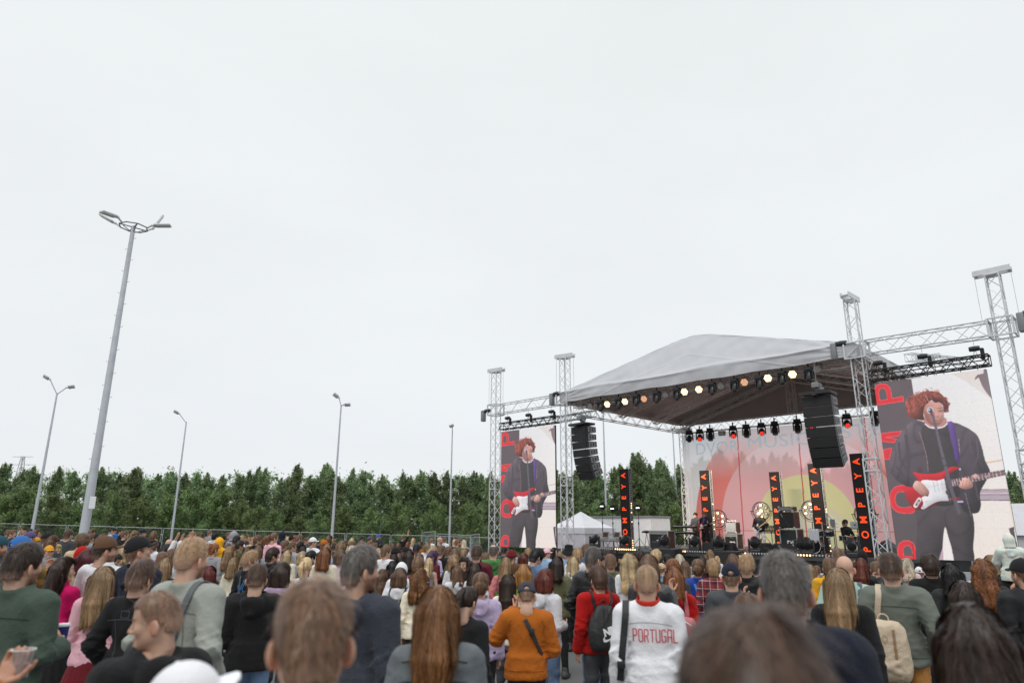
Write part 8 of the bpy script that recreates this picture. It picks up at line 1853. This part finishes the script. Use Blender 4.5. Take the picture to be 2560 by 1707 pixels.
seams('pale grey jacket', yoke + [[(-.09, 1.33), (-.085, 1.1), (-.08, .92)], [(.09, 1.33), (.085, 1.1), (.08, .92)]], 'sage'); seams('grey green bomber jacket', yoke + [[(-.19, .945), (0, .95), (.19, .945)]], 'bottlegreen', .003); seams('washed black denim jacket', yoke + [[(-.10, 1.33), (-.07, 1.1), (-.06, .95)], [(.10, 1.33), (.07, 1.1), (.06, .95)], [(-.05, 1.40), (-.05, 1.35), (.02, 1.35), (.02, 1.40), (-.05, 1.40)]], 'grey', .0018)
seams('steel grey suede jacket', yoke + [[(-.16, 1.42), (0, 1.445), (.16, 1.42)]], 'charcoal', .003); seams('black leather jacket', yoke + [[(0, 1.33), (0, .95)]], 'grey', .0016); seams('orange sweater', [[(-.17, .95), (0, .955), (.17, .95)], [(-.165, 1.30), (-.175, 1.36), (-.15, 1.41)], [(.165, 1.30), (.175, 1.36), (.15, 1.41)]], 'orange'); seams('dark green jacket', yoke, 'darkgreen'); seams('black denim jacket at right', yoke + [[(-.09, 1.33), (-.07, .95)], [(.09, 1.33), (.07, .95)]], 'grey', .0016); seams('white jacket with red collar', [[(-.19, .95), (0, .955), (.19, .95)]], 'grey', .002)
# child sitting on a grown-up's shoulders
p = at_y(2518, 1331, 9.6); zc = p.z; s = .66; gz0 = zg(p.x, p.y)
hd_top = 1.55 + .24; base = zc - hd_top * s; az = math.degrees(math.atan2(p.x, p.y))
e = empty('person', (p.x, p.y, base), -rad(az - 6), 'small child in pastel hooded jacket riding on shoulders near the right edge', 'person', PGROUP); e.scale = (s, s, s)
build_person(e, 'f', 'child', 0, 0, 's', 'lb', 'hoodie', 'pastel', dict(hat='H:pastel', mat='pastel', bot='trousers:black', big='.03'))
e = empty('person', (p.x + .03, p.y + .10, gz0), -rad(az), 'person in dark coat carrying the child on the shoulders', 'person', PGROUP); s2 = (base + .86 * s - gz0) / 1.47; e.scale = (s2,) * 3
build_person(e, 'm', 'front', 0, 0, 's', 'db', 'jacket', 'black', {})
# hands with a plastic cup at the left edge
p = Vector((-2.46, 3.14, 0)); gz0 = zg(p.x, p.y); e = empty('person', (p.x, p.y, gz0), rad(-66), 'person cut by the left edge holding a clear plastic cup', 'person', PGROUP); s = 1.0; e.scale = (s,) * 3
build_person(e, 'f', 'clap', 0, 0, 'l', 'br', 'shirt', 'tan', dict(curl='.4', v='1'))
c = Vector((0, .335, 1.365)); M = Matrix.Translation(e.location) @ Matrix.Rotation(rad(-66), 4, 'Z'); w = M @ c
M_CUP = bpy.data.materials.new('clear_plastic'); M_CUP.use_nodes = True; q = M_CUP.node_tree.nodes['Principled BSDF']; q.inputs['Transmission Weight'].default_value = .85; q.inputs['Roughness'].default_value = .12; q.inputs['IOR'].default_value = 1.15; q.inputs['Base Color'].default_value = (.9, .86, .86, 1)
o = empty('plastic_cup', w, 0, 'clear plastic cup held in two hands at the left edge', 'cup'); m = MB(); m.lathe([(.032, -.055), (.046, .055), (.0475, .056), (.0445, .053), (.031, -.052), (0, -.052)], (0, 0, 0), None, 24); m.build('cup_wall', M_CUP, o, True); m = MB(); m.torus((0, 0, .055), .0468, .0022, None, 24, 6); m.build('rim', M_PWHITE, o, True); m = MB(); m.lathe([(0, -.05), (.030, -.05), (.036, .0), (0, .0)], (0, 0, 0), None, 20); m.build('drink', mat('amber_drink', (.45, .2, .12), .2), o, True)
e, top = TOPS['dark green jacket']; p = Matrix.Translation(e.location) @ e.rotation_euler.to_matrix().to_4x4() @ (Vector((.06, .345, 1.19)) * e.scale.x); o = empty('paper_cup', p, 0, 'blue paper cup with white lid beside the dark green jacket', 'cup'); o.scale = (.75,) * 3; m = MB(); m.lathe([(.036, -.10), (.05, .075)], (0, 0, 0), None, 24); m.build('cup_wall', mat('blue_paper', srgb(30, 44, 110), .5), o, True); m = MB(); m.lathe([(0, .085), (.05, .085), (.054, .078), (.054, .066), (.05, .062)], (0, 0, 0), None, 24); m.build('lid', M_PWHITE, o, True)
me = text_mesh('ore', .07, 0, .003, .9)
for v in me.vertices: a = v.co.x / .046; v.co = Vector((math.sin(a) * .0475, -math.cos(a) * .0475, v.co.y - .02))
obj('lettering', me, o, M_PWHITE)
# ---- the band
def band(s, t, rz, H, sex, pose, hp, hair, hc, kind, tcol, o, label, dz=0.0):
    sc_ = H / 1.765; e = stage_thing('person', s, t, DECK + dz, label, 'person', 'musicians on stage', rz); e.scale = (sc_,) * 3; tp = build_person(e, sex, pose, 0, hp, hair, hc, kind, tcol, o); return e, tp
def guitar(e, label, col, rz, loc, pg=(.8, .8, .82), nk=(.35, .2, .1)):
    g = empty('electric_guitar', (0, 0, 0), 0, label, 'guitar', 'electric guitars on stage'); g.rotation_euler = e.rotation_euler; g.location = e.location; g.scale = e.scale
    M = Matrix.Translation(loc) @ Matrix.Rotation(rz, 4, 'Y')
    out = smooth_poly([(-.21, .0), (-.20, .10), (-.13, .155), (-.03, .115), (.05, .135), (.14, .17), (.16, .14), (.09, .07), (.085, .0), (.09, -.06), (.15, -.10), (.13, -.13), (.04, -.11), (-.04, -.12), (-.13, -.165), (-.20, -.11)], 4)
    m = MB(); m.prism([(-x, -.022, z) for x, z in out], (0, 1, 0), .044); m.build('body', col, g, False, M)
    m = MB(); m.prism([(-x, .0225, z) for x, z in smooth_poly([(-.1, -.1), (-.08, .02), (-.02, .07), (.05, .10), (.08, .05), (.07, -.05), (.1, -.09), (.03, -.085), (-.03, -.09)], 3)], (0, 1, 0), .004); m.build('pickguard', mat('guitar_pickguard', pg, .4), g, False, M)
    m = MB(); m.bbox((-.36, .018, .01), (.56, .03, .052), .008); m.build('neck', mat('guitar_neck', nk, .5), g, False, M); m = MB(); m.prism([(-.63, .0, .045), (-.80, .0, .06), (-.815, .0, .02), (-.78, .0, -.02), (-.63, .0, -.02)], (0, 1, 0), .022); m.build('headstock', mat('guitar_head', (.55, .38, .22), .45), g, False, M)
    return g
e1, tp = band(-16.85, 29.6, math.pi - rad(8), 1.74, 'm', 'guitar', -rad(12), 'm', 'rd', 'jacket', 'navy', dict(bot='trousers:black', v='0'), 'singer in dark jacket playing a red guitar at the microphone')
guitar(e1, 'red electric guitar with white pickguard held by the singer', mat('red_lacquer', (.38, .02, .02), .25), rad(12), Vector((.05, .205, 1.07)))
t = bvh(tp); b = on_person(e1, 'guitar_strap', 'purple guitar strap over the singer shoulder', 'guitar strap'); P, N = [], []
for i in range(8): f = i / 7; a = 180 + 28 - f * 30; z = 1.44 - .3 * f; P.append(around(t, a, z, .008)); N.append(Vector((math.sin(rad(a)), -math.cos(rad(a)), .2)))
m = MB(); ribbon(m, P, N, .06); m.build('strap', mat('purple_webbing', srgb(86, 58, 150), .7), b, True)
band(-18.35, 31.35, math.pi - rad(4), 1.72, 'm', 'keys', 0, 'm', 'db', 'shirt', 'charcoal', dict(bot='trousers:black', v='1'), 'keyboard player in dark shirt behind two keyboards')
e3, tp = band(-14.8, 30.9, math.pi + rad(10), 1.70, 'm', 'guitar', -rad(10), 'x', 'br', 'jacket', 'black', dict(bot='trousers:white', hat='R:white', beard='1', big='.02'), 'guitarist in white cap, black jacket and white trousers')
guitar(e3, 'white electric guitar held steeply by the white capped guitarist', mat('white_lacquer', (.72, .72, .74), .25), rad(34), Vector((.06, .215, 1.02)), (.03, .03, .03), (.5, .38, .2))
band(-10.72, 30.0, math.pi + rad(62), 1.74, 'm', 'drum', -rad(6), 'm', 'db', 'tee', 'black', dict(bot='trousers:denimblue', v='0'), 'drummer in black t-shirt seated behind the drum kit', -.40)
e = stage_thing('tablet', -11.0, 29.4, DECK + 1.12, 'grey tablet on a stand in front of the drummer', 'tablet'); m = MB(); m.bbox((0, 0, .1), (.2, .02, .28), .006); m.build('screen', M_GREY, e); m = MB(); m.tube((0, .02, -1.1), (0, .02, .1), .012, 5); m.build('stand', M_BLK, e)
# ---- labels that single each person and tree out
LM = [(P_['key'], P_['u'], P_['v'], P_['w']) for P_ in PEOPLE if P_['key']]
THINGS = [('tall floodlight mast', 205, 1330, 40), ('small left video screen', 1325, 1360, 60), ('big right video screen', 2390, 1395, 60), ('open fence gate', 1080, 1345, 40), ('white party tent', 1455, 1350, 40), ('flight case', 1660, 1372, 30), ('singer on stage', 1765, 1375, 30), ('drum kit', 2040, 1380, 30), ('maroon parked car', 150, 1340, 30)]
used = {}; cnt = {}
for P_ in PEOPLE: cnt[P_['base']] = cnt.get(P_['base'], 0) + 1
def rel(P_, L):
    nm, u, v, w = L; dx, dy = P_['u'] - u, P_['v'] - v
    if abs(dx) < .75 * max(w, P_['w']): return ('in front of the ' if dy > 0 else 'beyond the ') + nm
    return ('left of the ' if dx < 0 else 'right of the ') + nm
for P_ in sorted(PEOPLE, key=lambda q: -q['w']):
    same = [q for q in PEOPLE if q is not P_ and q['base'] == P_['base']]
    cand = sorted([L for L in LM if L[0] != P_['key']] + THINGS, key=lambda L: (P_['u'] - L[1]) ** 2 + 2.5 * (P_['v'] - L[2]) ** 2)
    lab = None
    if not same and P_['base'] not in used and P_['w'] > 20: lab = P_['base']
    else:
        for L in cand[:14]:
            r_ = rel(P_, L); tx = P_['base'] + (', ' if ',' not in P_['base'] else ' ') + r_
            if len(tx.split()) > 16 or tx in used: continue
            if any(rel(q, L) == r_ and abs(q['u'] - L[1]) + abs(q['v'] - L[2]) <= abs(P_['u'] - L[1]) + abs(P_['v'] - L[2]) for q in same): continue
            lab = tx; break
        if lab is None:
            for L in cand:
                tx = 'person ' + rel(P_, L) + ', ' + P_['base'].split('person ')[1]
                if tx not in used and len(tx.split()) <= 16: lab = tx; break
    if lab is None: lab = P_['base'] + ' far back'
    used[lab] = 1; P_['e']['label'] = lab
TL = [(-60, 'left edge of the picture'), (112, 'V headed lamp post'), (232, 'tall floodlight mast'), (448, 'bent lamp post'), (846, 'two headed lamp post'), (1131, 'single headed lamp post'), (1325, 'left video screen'), (1465, 'left speaker array'), (1573, 'first lettered column'), (1700, 'rear left stage tower'), (1960, 'third lettered column'), (2170, 'right front tower'), (2420, 'right video screen')]
ORD = ['first', 'second', 'third', 'fourth', 'fifth', 'sixth', 'seventh', 'eighth', 'ninth', 'tenth', 'eleventh', 'twelfth', 'thirteenth', 'fourteenth', 'fifteenth', 'sixteenth']
KIND = {0: 'dense leafy', 1: 'tall bushy', 2: 'slim pale stemmed', 3: 'pale stemmed', 4: 'rounded willow', 5: 'broad leafy', 6: 'low spreading'}
seen = {}
for px, v, dep, k, e, nm in sorted(TREES, key=lambda q: q[0]):
    L = max([l for l in TL if l[0] <= px + 1], key=lambda l: l[0], default=TL[0]); i = seen.get((nm, L[1]), 0); seen[nm, L[1]] = i + 1
    e['label'] = f"{KIND[k]} {nm}, {ORD[min(i, 15)]} {nm} right of the {L[1]}"; e['group'] = 'trees along the fence' if nm == 'tree' else 'bushes along the fence'
